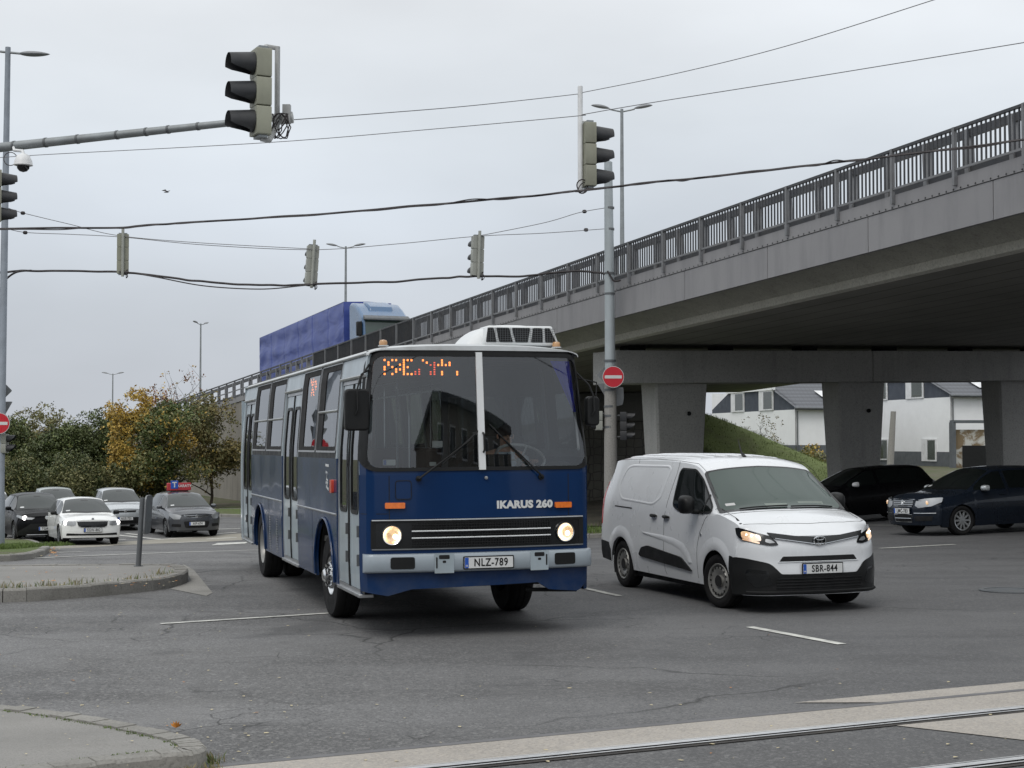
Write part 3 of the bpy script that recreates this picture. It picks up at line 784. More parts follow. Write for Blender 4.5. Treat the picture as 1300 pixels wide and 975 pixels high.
MAT['glass_bus'] = glassmat('glass_bus', (0.74, 0.78, 0.77), 1.88, .012)
MAT['glass_side'] = glassmat('glass_side', (0.36, 0.39, 0.40), 1.65, .012)
MAT['seat_red'] = pbr('seat_fabric', (0.09, 0.035, 0.03), 0.8)
MAT['seat_dark'] = pbr('seat_dark', (0.03, 0.035, 0.045), 0.7)
MAT['interior'] = pbr('interior_panel', (0.10, 0.10, 0.095), 0.7, dirt=.3)
MAT['led'] = emis('led_orange', (1.0, 0.22, 0.03), 3.4)
MAT['led_red'] = emis('led_dim', (1.0, 0.10, 0.03), 1.3)
MAT['lamp_glass'] = glassmat('lamp_glass', (0.9, 0.9, 0.88), 1.5)
def headlight_mat(name, col, s, s2):
    m, nt, b, out = newmat(name)
    tc = nt.nodes.new('ShaderNodeTexCoord'); v = nt.nodes.new('ShaderNodeTexVoronoi'); v.inputs['Scale'].default_value = 22; nt.links.new(tc.outputs['Object'], v.inputs['Vector'])
    c = mixc(nt, ramp(nt, v.outputs['Color'], [(.2, 0), (.8, 1)]), col, tuple(min(1, x * 1.25) for x in col))
    nt.links.new(c, b.inputs['Emission Color']); nt.links.new(ramp(nt, v.outputs['Color'], [(.1, s), (.9, s2)]), b.inputs['Emission Strength'])
    b.inputs['Base Color'].default_value = (.5, .5, .5, 1); b.inputs['Metallic'].default_value = .8; b.inputs['Roughness'].default_value = .2
    return m
MAT['lamp_warm'] = headlight_mat('lamp_warm', (1.0, 0.52, 0.22), 0.42, 0.85)
MAT['lamp_hot'] = emis('lamp_hot', (1.0, 0.86, 0.62), 5)
MAT['lamp_cool'] = emis('lamp_cool', (1.0, 0.95, 0.93), 4)

bus = thing('city_bus', 'dark blue city bus with pale grey doors turning in the middle of the junction', 'bus')
bus.matrix_world = vehicle_matrix(-0.99855, 18.711, 0.28699, 5.85)
RX = -5.85; REAR = -8.36
def hw(z):
    if z < 0.7: return 1.235 + .015 * (z - .42) / .28
    if z <= 1.9: return 1.25
    if z <= 2.75: return 1.25 - (z - 1.9) * .085
    return 1.178 - (z - 2.75) * .16
def SR(a, b, o=0.0): return Vector((a, -(hw(b) + o), b))       # right side (photo's left)
def SL(a, b, o=0.0): return Vector((a, (hw(b) + o), b))
def rake(z): return 0.0 if z < 1.0 else (.01 * (z - 1.0) / .72 if z < 1.72 else .01 + .11 * (z - 1.72) / 1.25)
def xF(u):
    u = abs(u); return 2.46 - .13 * u * u - (.15 * ((u - .935) / .065) ** 2.0 if u > .935 else 0)
def FR(a, b, o=0.0):                                            # front, a = y
    h = hw(b); u = max(-1, min(1, a / h)); e = .004
    x = xF(u) - rake(b)
    u2 = min(1, u + e); u1 = max(-1, u - e)
    n = Vector((1, -(xF(u2) - xF(u1)) / ((u2 - u1) * h), 0)).normalized()
    return Vector((x, a, b)) + n * o
def arc_poly(cx, r, z0, side=1, n=18, zc=0.5, rz=None):
    """arch points left->right above z0"""
    rz = rz or r
    a0 = math.asin(max(-1, min(1, (z0 - zc) / rz)))
    return [(cx - r * math.cos(a0 + (math.pi - 2 * a0) * k / n), zc + rz * math.sin(a0 + (math.pi - 2 * a0) * k / n)) for k in range(n + 1)]
Z0, ZB, ZT = 0.44, 1.86, 2.96
# lower side skins between the doors
m = MB(); T = .035
arF = arc_poly(0.02, .66, Z0 + .001, rz=.66, zc=.50); arR = arc_poly(RX, .60, Z0 + .001, rz=.63, zc=.5)
def side_skin(fm, x0, x1, archs):
    # split into two heights (trim at 1.23)
    sheet(None, [(x0, 1.235), (x1, 1.235), (x1, ZB), (x0, ZB)], fm, None, step=.6, thick=T, mb=m)
    pts = [(x0, Z0)]
    for ar in archs: pts += ar
    pts += [(x1, Z0), (x1, 1.232), (x0, 1.232)]
    sheet(None, pts, fm, None, step=.6, thick=T, mb=m, stepb=.5)
side_skin(SR, -6.88, -3.46, [arR]); side_skin(SR, -2.04, 0.86, [arF])
side_skin(SL, REAR + .02, 2.2, [arR, arF])
m.build('body_side', MAT['bus_blue'], bus, smooth=35)
# wheel arch lips
for fm, sgn_ in ((SR, -1), (SL, 1)):
    for cx, r in ((0.02, .66), (RX, .61)):
        pts = [fm(a, b, .012) for a, b in arc_poly(cx, r, Z0 + .02, n=24, zc=.5)]
        MB().tube(pts, .014, 6).build('wheel_arch_lip', MAT['bus_blue'], bus)
# front lower panel (blue) + corners
fp = [(-1.249, .50), (-1.0, .455), (-.75, .52), (.62, .55), (.75, .47), (1.08, .44), (1.12, .455), (1.249, .58), (1.249, 1.70), (-1.249, 1.70)]
sheet('front_panel', fp, lambda a, b, o: FR(a * hw(b) / 1.25, b, o), MAT['bus_blue'], bus, step=.06, stepb=.4, thick=.03)
# corner return panels joining front to side
for s in (-1, 1):
    m = MB()
    fm = SR if s < 0 else SL
    x1 = xF(1.0)
    sheet(None, [(2.185 if s < 0 else 2.1, .47), (x1 + .0, .50), (x1 + .0, 1.70), (2.185 if s < 0 else 2.1, 1.70)], fm, None, step=.3, thick=.03, mb=m)
    m.build('corner_panel', MAT['bus_blue'], bus)
    m = MB()
    sheet(None, [(2.185 if s < 0 else 2.1, 1.70), (x1 + .004, 1.70), (x1 - .09, 2.99), (2.08 if s < 0 else 2.0, 2.99)], fm, None, step=.3, stepb=.15, thick=.03, mb=m)
    m.build('corner_pillar', MAT['bus_grey'], bus)
# seams on the blue front
for pts in ([( -.97, 1.245), (-.97, 1.69)], [(.98, 1.245), (.98, 1.69)]):
    sheet('panel_seam', strip_poly(pts, .008), FR, MAT['black_void'], bus, step=.1, thick=.001, off=.0015)
sheet('panel_seam', strip_poly([(-1.24, 1.30), (-.98, 1.30)], .006), FR, MAT['black_void'], bus, step=.1, thick=.001, off=.0015)
# fuel flap
fl = rrect(-1.0 + .08, 1.45, -.76, 1.63, .03)
sheet('flap', rrect(-.905, 1.45, -.745, 1.64, .03), FR, MAT['bus_blue'], bus, step=.1, thick=.006, off=.007)
MB().tube([FR(a, b, .009) for a, b in rrect(-.905, 1.45, -.745, 1.64, .03) + [(-.905, 1.48)]], .004, 4).build('flap_edge', MAT['black_void'], bus)
MB().lathe([(0.018, 0), (.018, .012), (0, .015)], 'x', c=(2.462, .045, 1.66), seg=10).build('latch', MAT['alu'], bus)
# grille box
m = MB()
sheet('grille_surround', rrect(-1.16, .925, 1.15, 1.243, .03), FR, MAT['black_plastic'], bus, step=.05, stepb=.5, thick=.02, off=.006, holes=[rrect(-1.11, .955, 1.10, 1.205, .02)])
sheet('grille_backing', rrect(-1.12, .945, 1.11, 1.215, .02), FR, MAT['black_gloss'], bus, step=.08, thick=.01, off=.002)
MB().tube([FR(a, 1.232, .012) for a in np.linspace(-1.15, 1.14, 40)], .009, 6).build('trim_strip', MAT['alu'], bus)
MB().tube([FR(a, .932, .012) for a in np.linspace(-1.15, 1.14, 40)], .008, 6).build('trim_strip', MAT['zinc_dark'], bus)
m = MB()
for k in range(9):
    z = .968 + k * .027
    m.tube([FR(a, z, .012) for a in np.linspace(-.74, .76, 24)], .0055, 4)
for k in range(52):
    a = -.73 + k * .029
    m.tube([FR(a, .958, .012), FR(a, 1.20, .012)], .0035, 4)
m.build('grille', MAT['black_plastic'], bus)
for z in (1.047, 1.118):
    MB().tube([FR(a, z, .022) for a in np.linspace(-.745, .755, 30)], .0075, 6).build('grille_bar', MAT['bus_white'], bus)
# headlamps
for y, z in ((-.945, 1.082), (.925, 1.073)):
    p = FR(y, z, .006); u = y / 1.25
    M = Matrix.Translation(p) @ Matrix.Rotation(math.atan2(y * .16, 1), 4, 'Z')
    h_ = MB().lathe([(.080, .0), (.100, .002), (.106, .018), (.100, .030), (.092, .026)], 'x', seg=32, M=M).build('headlight', MAT['chrome'], bus)
    MB().lathe([(.092, .020), (.07, .010), (.03, .004), (0, .002)], 'x', seg=28, M=M).build('reflector', MAT['lamp_warm'], h_)
    mm = MB(); mm.lathe([(.0, .030), (.016, .028), (.026, .012)], 'x', seg=14, M=M @ Matrix.Translation((0, .034, -.016))); mm.build('bulb', MAT['lamp_hot'], h_)
    MB().lathe([(0, .040), (.05, .037), (.092, .024)], 'x', seg=28, M=M).build('lens', MAT['lamp_glass'], h_)
# bumper
m = MB()
BP = [(0, .692), (.058, .70), (.072, .72), (.072, .86), (.058, .883), (0, .888)]
def bumper_pt(t, k):
    # t in -1..1 goes round the corners
    d, z = BP[k]
    a = t * 1.262
    if abs(a) <= 1.15:
        return FR(a, z, d + .004)
    s = 1 if a > 0 else -1
    q = (abs(a) - 1.15) / .112
    base = FR(s * 1.15, z, d + .004); th = q * 1.25
    rr = .10
    n0 = (FR(s * 1.15, z, 1) - FR(s * 1.15, z, 0)); 
    ang0 = math.atan2(n0.y, n0.x)
    c = base - n0 * rr
    ang = ang0 + s * th
    return c + Vector((math.cos(ang), math.sin(ang), 0)) * rr
nb = 60
vs = [bumper_pt(-1 + 2 * i / nb, k) for i in range(nb + 1) for k in range(6)]
fs = [(i * 6 + k, (i + 1) * 6 + k, (i + 1) * 6 + k + 1, i * 6 + k + 1) for i in range(nb) for k in range(5)] + [tuple(range(6)), tuple(nb * 6 + k for k in range(6))[::-1]]
bm_ = MB().add(vs, fs).build('bumper', MAT['bus_bumper'], bus, smooth=50)
for y0, y1 in ((-.965, -.72), (.775, 1.01)):
    sheet('lamp_blank', rrect(y0, .735, y1, .857, .025), FR, MAT['black_plastic'], bm_, step=.05, thick=.01, off=.082)
for y0 in (-.52, .50):
    hp = sheet('towing_plate', rrect(y0, .685, y0 + .20, .888, .006), FR, MAT['bus_grey'], bm_, step=.1, thick=.006, off=.083)
    s_ = 1 if y0 > 0 else -1
    cx = y0 + .10
    m = MB(); sheet(None, rrect(cx - .055, .83, cx + .055, .872, .012), FR, None, step=.1, thick=.002, off=.085, mb=m)
    sheet(None, rrect(cx + (-.085 if s_ < 0 else .072), .735, cx + (-.07 if s_ < 0 else .088), .85, .007), FR, None, step=.1, thick=.002, off=.085, mb=m)
    sheet(None, rrect(cx - .018, .79, cx + .018, .815, .012), FR, None, step=.1, thick=.002, off=.085, mb=m)
    m.build('towing_slot', MAT['black_void'], hp)
plate(bus, 'NLZ-789', Matrix.Translation(FR(.045, .785, .078)) @ Matrix.Rotation(-.01, 4, 'Z'), w=.52, h=.112)
# indicators
for y0, y1, z in ((-1.015, -.81, 1.385), (.815, 1.005, 1.36)):
    sheet('indicator', rrect(y0, z - .03, y1, z + .03, .012), FR, MAT['orange_lens'], bus, step=.05, thick=.03, off=.028)
text_obj('lettering', 'IKARUS 260', .105, MAT['plate_white'], bus, Matrix.Translation(FR(.472, 1.372, .004)) @ Matrix.Rotation(.045, 4, 'Z') @ FACE, sx=1.10, ext=.002, bold=.0058, space=1.06)
# windscreen: rubber, two panes, centre post
W0, W1, W2 = 1.745, 2.965, 1.12
gp = lambda r_, e: rpoly([(-1.235 + e, W0 + e * .6), (1.235 - e, W0 + e * .6), (1.235 - e, W1 - e * .6), (-1.235 + e, W1 - e * .6)], [r_, r_, r_ * .8, r_ * .8], 8)
cF = lambda a, b, o=0: FR(a * hw(b) / 1.25, b, o)
sheet('windscreen_seal', gp(.17, -.012), cF, MAT['black_plastic'], bus, step=.06, stepb=.2, thick=.022, off=.012, holes=[gp(.13, .05)])
for nm_, mt_, z0_, z1_ in (('windscreen_apron', 'bus_blue', 1.70, 1.98), ('windscreen_frame', 'black_plastic', 1.981, 3.0)):
    m = MB()
    for s_ in (-1, 1):
        q = [(s_ * a, b) for a, b in ([(0, 1.70), (1.25, 1.70), (1.25, 1.98), (1.205, 1.98), (1.205, 1.90), (1.16, 1.82), (1.08, 1.765), (0, 1.765)] if z0_ < 1.8 else [(1.25, 1.981), (1.25, 3.0), (0, 3.0), (0, 2.945), (1.08, 2.945), (1.17, 2.90), (1.205, 2.80), (1.205, 1.981)])]
        sheet(None, q, cF, None, step=.06, stepb=.2, thick=.02, off=-.001, mb=m)
    m.build(nm_, MAT[mt_], bus)
for nm, a0, a1 in (('windscreen', -1.185, -.022), ('windscreen', .022, 1.185)):
    q = [(a, b) for a, b in gp(.13, .035)]
    sheet(nm, rpoly([(a0, W0 + .02), (a1, W0 + .02), (a1, W1 - .02), (a0, W1 - .02)], [.15 if a0 < -1 else 0, .15 if a1 > 1 else 0, .12 if a1 > 1 else 0, .12 if a0 < -1 else 0], 8), cF, MAT['glass_bus'], bus, step=.06, stepb=.2, thick=.0, off=.004)
ps = sheet('centre_post', [(-.030, W0 - .0), (.042, W0 - .0), (.040, W1 + .015), (-.034, W1 + .015)], cF, MAT['bus_white'], bus, step=.2, thick=.035, off=.03)
MB().tube([cF(.02, 1.93, .035), cF(.02, 1.95, .075), cF(.02, 2.11, .075), cF(.02, 2.13, .035)], .012, 6).build('handle', MAT['black_plastic'], ps)
# wipers
for pv, tip, bl0, bl1 in (((-.67, 1.66), (-.12, 2.06), (-.42, 1.80), (-.02, 2.16)), ((.66, 1.66), (.18, 2.13), (.52, 1.78), (.10, 2.22))):
    m = MB(); m.tube([cF(*pv, .02), cF(*pv, .06), cF((pv[0] + tip[0]) / 2, (pv[1] + tip[1]) / 2, .055), cF(*tip, .03)], [.02, .012, .008, .006], 6)
    m.tube([cF(bl0[0] + (bl1[0] - bl0[0]) * t, bl0[1] + (bl1[1] - bl0[1]) * t, .02) for t in np.linspace(0, 1, 8)], .009, 5)
    m.lathe([(.03, 0), (.03, .03), (.0, .04)], 'x', c=cF(*pv, 0), seg=10)
    m.build('wiper', MAT['black_plastic'], bus)
# stickers behind the glass
for y0, z0, w_, h_, mt in ((-1.03, 1.80, .13, .06, 'plate_white'), (-.52, 1.98, .11, .07, 'plate_white'), (-.55, 1.79, .07, .04, 'plate_white')):
    sheet('sticker', rrect(y0, z0, y0 + w_, z0 + h_, .01), cF, MAT[mt], bus, step=.2, thick=.001, off=-.004)
sheet('sticker', rrect(-1.025, 1.805, -.995, 1.855, .003), cF, MAT['plate_blue'], bus, step=.2, thick=.001, off=-.002)
# roof
def roof_pt(u, v):
    # u along -1..1 across, v along length 0..1 (rear->front)
    x = REAR + (2.36 - REAR) * v
    e = 0.0
    zed = 2.950
    if v > .965: e = ((v - .965) / .035) ** 2
    a = u * math.pi / 2
    y = math.copysign(abs(math.sin(a)) ** .86, a) * (hw(zed) + .008)
    z = zed + .125 * max(0, math.cos(a)) ** .68 * (1 - .30 * e) + .012 * (1 - u * u)
    if v > .93:
        xx = xF(y / 1.25) - .125 + .008
        x = x + (xx - 2.36) * ((v - .93) / .07) ** 1.0
    return Vector((x, y, z))
m = MB(); VV = list(np.linspace(0, .93, 12)) + [.94, .95, .96, .97, .98, .987, .993, 1.0]
UU = np.linspace(-1, 1, 33)
vs = [roof_pt(u, v) for v in VV for u in UU]; nu = len(UU)
fs = [(i * nu + j, i * nu + j + 1, (i + 1) * nu + j + 1, (i + 1) * nu + j) for i in range(len(VV) - 1) for j in range(nu - 1)]
m.add(vs, fs)
# front fascia of the roof down to the seal
b = len(VV) - 1
top = [vs[b * nu + j] for j in range(nu)]; bot = [Vector((p.x + .0, p.y * .995, min(p.z - .01, 3.0))) for p in top]
m.add(top + bot, [(j, j + 1, nu + j + 1, nu + j) for j in range(nu - 1)])
m.add([vs[j] for j in range(nu)], [tuple(range(nu))])
rf = m.build('roof', MAT['bus_roof'], bus, smooth=50, merge=.001)
# gutter line along the sides
for fm in (SR, SL):
    MB().tube([fm(x, 2.965, .018) for x in np.linspace(REAR, 2.1, 30)], .014, 6).build('rain_gutter', MAT['alu'], bus)
for y in (-.98, .93):
    mk = MB(); mk.lathe([(.055, 0), (.055, .012)], seg=14); mk.build('marker_base', MAT['bus_roof'], rf).location = (2.16, y, 3.045)
    o = MB().lathe([(.042, 0), (.044, .035), (.034, .055), (0, .062)], seg=14).build('marker_lamp', pbr('amber', (.50, .28, .13), .3, coat=.5), rf); o.location = (2.16, y, 3.055)
# roof air conditioner
ac = MB()
def acp(u, v):
    x = 1.30 + .76 * u; y = -.06 + 1.08 * v
    k = (1 - abs(2 * v - 1) ** 3.4) * min(1, (u / .14)) ** .6
    fr_ = 1 - max(0, (u - .78) / .22) ** 3.5
    return Vector((x, y, 3.06 + .245 * k * fr_ ))
ac.grid(22, 26, acp)
acb = ac.build('air_conditioner', MAT['bus_white'], bus, smooth=50)
m = MB()
m.prism([(.12, 3.07), (.985, 3.07), (.90, 3.285), (.17, 3.285)], lambda a, b_, h: Vector((h, a, b_)), 1.78, 2.12)
fb = m.build('vent_face', MAT['bus_white'], acb, bevel=.02)
fan = [(.15, .27, .17, .235), (.30, .45, .265, .41), (.48, .62, .44, .645), (.655, .79, .68, .78), (.82, .945, .81, .865)]
for a0, a1, b0, b1 in fan:
    pl_ = [(a0, 3.105), (a1, 3.105), (b1, 3.262), (b0, 3.262)]
    m = MB(); m.prism(rpoly(pl_, .012, 2), lambda a, b_, h: Vector((h, a, b_)), 2.12, 2.124); gr = m.build('vent', MAT['black_void'], fb, smooth=0)
m = MB()
for k in range(28): m.tube([(2.126, .17 + k * .028, 3.105), (2.126, .17 + k * .028, 3.262)], .0018, 3)
for k in range(7): m.tube([(2.126, .17, 3.112 + k * .023), (2.126, .93, 3.112 + k * .023)], .0018, 3)
m.build('vent_mesh', MAT['zinc_dark'], fb, smooth=0)
# ---- right side upper band: panels, windows, doors
def win(fm, x0, x1, z0, z1, sash=None, parent=bus, r=.05):
    f = sheet('window', rrect(x0, z0, x1, z1, r), fm, MAT['alu'], parent, step=.4, stepb=.25, thick=.03, off=.006, holes=[rrect(x0 + .014, z0 + .022, x1 - .014, z1 - .014, r * .8)])
    sheet('gasket', rrect(x0 + .012, z0 + .016, x1 - .012, z1 - .012, r * .8), fm, MAT['black_void'], f, step=.4, stepb=.25, thick=.012, off=.002, holes=[rrect(x0 + .36, z0 + .07, x1 - .09, z1 - .08, r * .7)])
    sheet('pane', rrect(x0 + .04, z0 + .04, x1 - .04, z1 - .04, r * .7), fm, MAT['glass_side'], f, step=.4, stepb=.25, thick=0, off=-.006)
    if sash:
        MB().tube([fm(x0 + .04, sash, .004), fm(x1 - .04, sash, .004)], .016, 6).build('sash_bar', MAT['alu'], f)
    return f
def pill(x0, x1, z0=ZB, z1=ZT, mat='bus_grey', fm=SR, nm='pillar'):
    return sheet(nm, [(x0, z0), (x1, z0), (x1, z1), (x0, z1)], fm, MAT[mat], bus, step=.5, stepb=.25, thick=.035, off=0)
pill(REAR, -8.17, Z0, ZT); pill(-6.88, -6.80, ZB); pill(-3.52, -3.46, ZB); pill(-2.04, -1.99, ZB); pill(.80, .86, ZB)
pill(-6.80, -3.52, 1.86, 1.925, 'black_plastic', nm='window_sill'); pill(-1.99, .80, 1.86, 1.925, 'black_plastic', nm='window_sill')
pill(-5.20, -5.12, 1.93, ZT - .02, 'black_plastic'); pill(-.64, -.57, 1.93, ZT - .02, 'black_plastic')
win(SR, -6.80, -5.19, 1.925, 2.95, 2.38); win(SR, -5.13, -3.52, 1.925, 2.95, 2.38)
win(SR, -1.99, -.63, 1.925, 2.95); win(SR, -.58, .80, 1.925, 2.95, 2.40)
for x0, x1 in ((-8.17, -6.88), (-3.46, -2.04), (.86, 2.185)):
    pill(x0, x1, 2.725, ZT, nm='door_header')
MB().tube([SR(x, 1.234, .006) for x in np.linspace(-6.88, -3.46, 12)], .011, 6).build('trim_strip', MAT['alu'], bus)
MB().tube([SR(x, 1.234, .006) for x in np.linspace(-2.04, .86, 12)], .011, 6).build('trim_strip', MAT['alu'], bus)
sheet('panel_seam', strip_poly([(-4.9, .46), (-4.9, 1.23)], .01), SR, MAT['black_void'], bus, step=.3, thick=.001, off=.0015)
sheet('panel_seam', strip_poly([(-.86, .46), (-.86, 1.23)], .01), SR, MAT['black_void'], bus, step=.3, thick=.001, off=.0015)
for xx in (-4.72, -4.0):
    m = MB()
    for k in range(14): sheet(None, rrect(xx, .50 + k * .035, xx + .10, .515 + k * .035, .004), SR, None, step=.3, thick=.004, off=.009, mb=m)
    m.build('louvre', MAT['alu'], bus, smooth=0)
sheet('hatch', rrect(-4.80, .46, -3.50, 1.02, .02), SR, MAT['bus_blue'], bus, step=.5, thick=.004, off=.004)
sheet('side_marker', rrect(.56, 1.47, .68, 1.62, .02), SR, pbr('side_red', (.62, .06, .03), .25, coat=.5), bus, step=.2, thick=.03, off=.03)
sheet('side_marker', rrect(.5, .8, .56, .84, .01), SR, MAT['orange_lens'], bus, step=.2, thick=.01, off=.012)
# white transport emblem on the side: a script-like mark made of strokes
m = MB()
for pth in ([(.14, 1.78), (.36, 1.775)], [(.16, 1.70), (.26, 1.69), (.20, 1.62), (.30, 1.60)], [(.16, 1.58), (.30, 1.57), (.24, 1.52)], [(.18, 1.535), (.34, 1.50)]):
    sheet(None, strip_poly(pth, .03), SR, None, step=.2, thick=.001, off=.003, mb=m)
m.build('emblem', MAT['plate_white'], bus, smooth=0)
# doors
def door(x0, x1, nm='door'):
    z0, z1 = .50, 2.725; xm = (x0 + x1) / 2
    fr_ = sheet(nm, rrect(x0, z0 - .04, x1, z1, .02), SR, MAT['alu'], bus, step=.5, stepb=.3, thick=.03, off=-.012, holes=[rrect(x0 + .045, z0, x1 - .045, z1 - .05, .02)])
    m = MB(); m.box(x0, x1, -1.252, -1.10, .425, .462); m.build('step_edge', MAT['alu'], fr_, bevel=.006)
    for k, (a0, a1) in enumerate(((x0 + .05, xm - .03), (xm + .03, x1 - .05))):
        lw = (a0 + .09 if True else 0, a1 - .09)
        lf_ = sheet('door_leaf', rrect(a0, z0 + .005, a1, z1 - .055, .02), SR, MAT['bus_grey'], fr_, step=.5, stepb=.25, thick=.03, off=-.02, holes=[rrect(lw[0], 1.30, lw[1], 2.50, .09, 6)])
        sheet('gasket', rrect(lw[0] - .02, 1.28, lw[1] + .02, 2.52, .1, 6), SR, MAT['black_plastic'], lf_, step=.5, stepb=.25, thick=.012, off=-.012, holes=[rrect(lw[0] + .02, 1.32, lw[1] - .02, 2.48, .08, 6)])
        sheet('door_window', rrect(lw[0], 1.30, lw[1], 2.50, .09, 6), SR, MAT['glass_side'], lf_, step=.5, stepb=.25, thick=0, off=-.024)
        for zz in (.75, 1.05): MB().box(a1 - .05, a1 - .02, -(hw(zz) - .02 + .03), -(hw(zz) - .04), zz, zz + .12).build('hinge', MAT['zinc_dark'], lf_)
    sheet('rubber_edge', [(xm - .035, z0), (xm + .035, z0), (xm + .035, z1 - .05), (xm - .035, z1 - .05)], SR, MAT['rubber'], fr_, step=.5, stepb=.3, thick=.03, off=-.010)
    MB().tube([SR(x0 - .01, 2.735, .014), SR(x1 + .01, 2.735, .014)], .018, 6).build('rain_gutter', MAT['alu'], fr_)
    return fr_
door(-8.17, -6.88); door(-3.46, -2.04); door(.86, 2.185)
# left side windows (simple, seen through the bus)
pill(REAR, 2.1, ZB, 1.93, 'bus_grey', SL); pill(REAR, 2.1, 2.90, ZT, 'bus_grey', SL)
xw = [REAR + .05, -6.8, -5.2, -3.6, -2.0, -.5, .9, 2.02]
for i in range(len(xw) - 1):
    pill(xw[i] - .05, xw[i] + .05, 1.93, 2.90, 'bus_grey', SL); win(SL, xw[i] + .04, xw[i + 1] - .04, 1.93, 2.91)
# rear wall
m = MB(); m.box(REAR - .04, REAR, -1.24, 1.24, .45, 1.9); rw = m.build('rear_panel', MAT['bus_blue'], bus, bevel=.03)
m = MB(); m.box(REAR - .03, REAR, -1.17, 1.17, 2.75, 3.0); m.box(REAR - .03, REAR, -1.23, -1.0, 1.9, 2.75); m.box(REAR - .03, REAR, 1.0, 1.23, 1.9, 2.75)
m.build('rear_frame', MAT['bus_grey'], bus)
MB().box(REAR - .02, REAR - .01, -1.0, 1.0, 1.9, 2.75).build('rear_window', MAT['glass_side'], bus)
m = MB(); m.box(REAR - .06, REAR - .02, -1.24, -1.15, .95, 1.25); m.box(REAR - .06, REAR - .02, 1.15, 1.24, .95, 1.25); m.build('rear_lamp', MAT['orange_lens'], bus)
# floor, underbody, ceiling
m = MB(); m.box(REAR + .02, 2.15, -1.16, 1.16, .86, .93); m.build('floor', MAT['interior'], bus)
m = MB(); m.box(REAR + .1, RX - .62, -1.15, 1.15, .5, .86); m.box(RX + .62, -.68, -1.18, 1.18, .46, .86); m.box(.70, 2.1, -1.0, 1.15, .50, .86); m.box(RX - .62, .7, -.55, .55, .5, .86)
m.tube([(0, -1.0, .5), (0, 1.0, .5)], .09, 10); m.tube([(RX, -1.0, .5), (RX, 1.0, .5)], .12, 10)
m.build('chassis', MAT['black_void'], bus)
m = MB(); m.tube([(2.2, .55, .455), (2.25, 1.10, .44), (2.0, 1.16, .44)], .022, 6); m.build('towing_bar', MAT['black_plastic'], bus)
MB().box(REAR + .02, 2.0, -1.12, 1.12, 2.90, 2.93).build('ceiling', MAT['interior'], bus)
# interior
dk = MB(); 
dk.prism([(2.06, .93), (2.30, 1.0), (2.30, 1.68), (2.12, 1.76), (1.92, 1.70), (1.88, 1.5), (2.0, 1.4)], lambda a, b_, h: Vector((a, h, b_)), -1.1, 1.12)
dash = dk.build('dashboard', MAT['black_plastic'], bus, bevel=.02)
MB().box(1.92, 2.05, .15, .45, 1.70, 1.90).build('console_screen', MAT['black_gloss'], dash, bevel=.01)
MB().lathe([(0.0, .12), (.10, .11), (.19, .05), (.2, 0)], 'z', c=(2.05, .98, 1.70), seg=18).build('instrument_cowl', MAT['seat_dark'], dash)
# partition behind the driver, with glass and the cab door
m = MB(); m.box(.86, .90, -.02, 1.14, .93, 1.75); m.box(.86, .90, -.04, .03, .93, 2.88); m.box(.86, .90, .70, .75, 1.75, 2.88); m.box(.86, .90, -.02, 1.14, 2.55, 2.9); m.build('partition', MAT['seat_dark'], bus)
MB().box(.87, .88, .03, 1.1, 1.75, 2.55).build('partition_window', MAT['glass_side'], bus)
st = MB()
def seat(m, x, y):
    m.box(x - .22, x + .22, y - .21, y + .21, 1.32, 1.40); m.box(x - .26, x - .20, y - .21, y + .21, 1.40, 1.95); m.box(x - .18, x - .12, y - .05, y + .05, .93, 1.33)
s0 = MB(); seat(s0, -6.3, -.9)
first = s0.build('passenger_seat', MAT['seat_red'], bus, bevel=.03)
for x in (-6.3, -5.5, -4.7, -3.9, -1.6, -.8, 0.0):
    for y in (-.9, -.45, .45, .9):
        if x in (-6.3,) and y == -.9: continue
        if x == -3.9 and y < 0: continue
        c = first.copy(); COL.objects.link(c); c.parent = bus; c.location = (x + 6.3, y + .9, 0)
m = MB()
for x in (-6.7, -5.1, -3.4, -2.1, -.4, .85):
    for y in (-.55, .55): m.tube([(x, y, .93), (x, y, 2.9)], .017, 6)
for y in (-.55, .55): m.tube([(-7, y, 2.72), (.85, y, 2.72)], .017, 6)
m.build('grab_rail', MAT['chrome'], bus)
# driver's seat, wheel
m = MB(); m.box(1.02, 1.5, .40, .88, 1.30, 1.42); m.box(.98, 1.08, .40, .88, 1.42, 2.10); m.box(1.1, 1.4, .5, .78, .93, 1.3); m.build('driver_seat', MAT['seat_dark'], bus, bevel=.04)
sw = MB(); Ms = Matrix.Translation((1.86, .60, 1.86)) @ Matrix.Rotation(R(-58 + 90), 4, 'Y')
sw.tube([Ms @ Vector((.27 * math.cos(a), .27 * math.sin(a), 0)) for a in np.linspace(0, 2 * math.pi, 33)], .017, 8)
for a in (.5, 2.6, 4.7): sw.tube([Ms @ Vector((0, 0, -.04)), Ms @ Vector((.27 * math.cos(a), .27 * math.sin(a), 0))], .012, 6)
sw.tube([Ms @ Vector((0, 0, -.02)), Ms @ Vector((0, 0, -.45))], .03, 8)
sw.build('steering_wheel', pbr('wheel_grey', (.45, .47, .48), .35), bus)
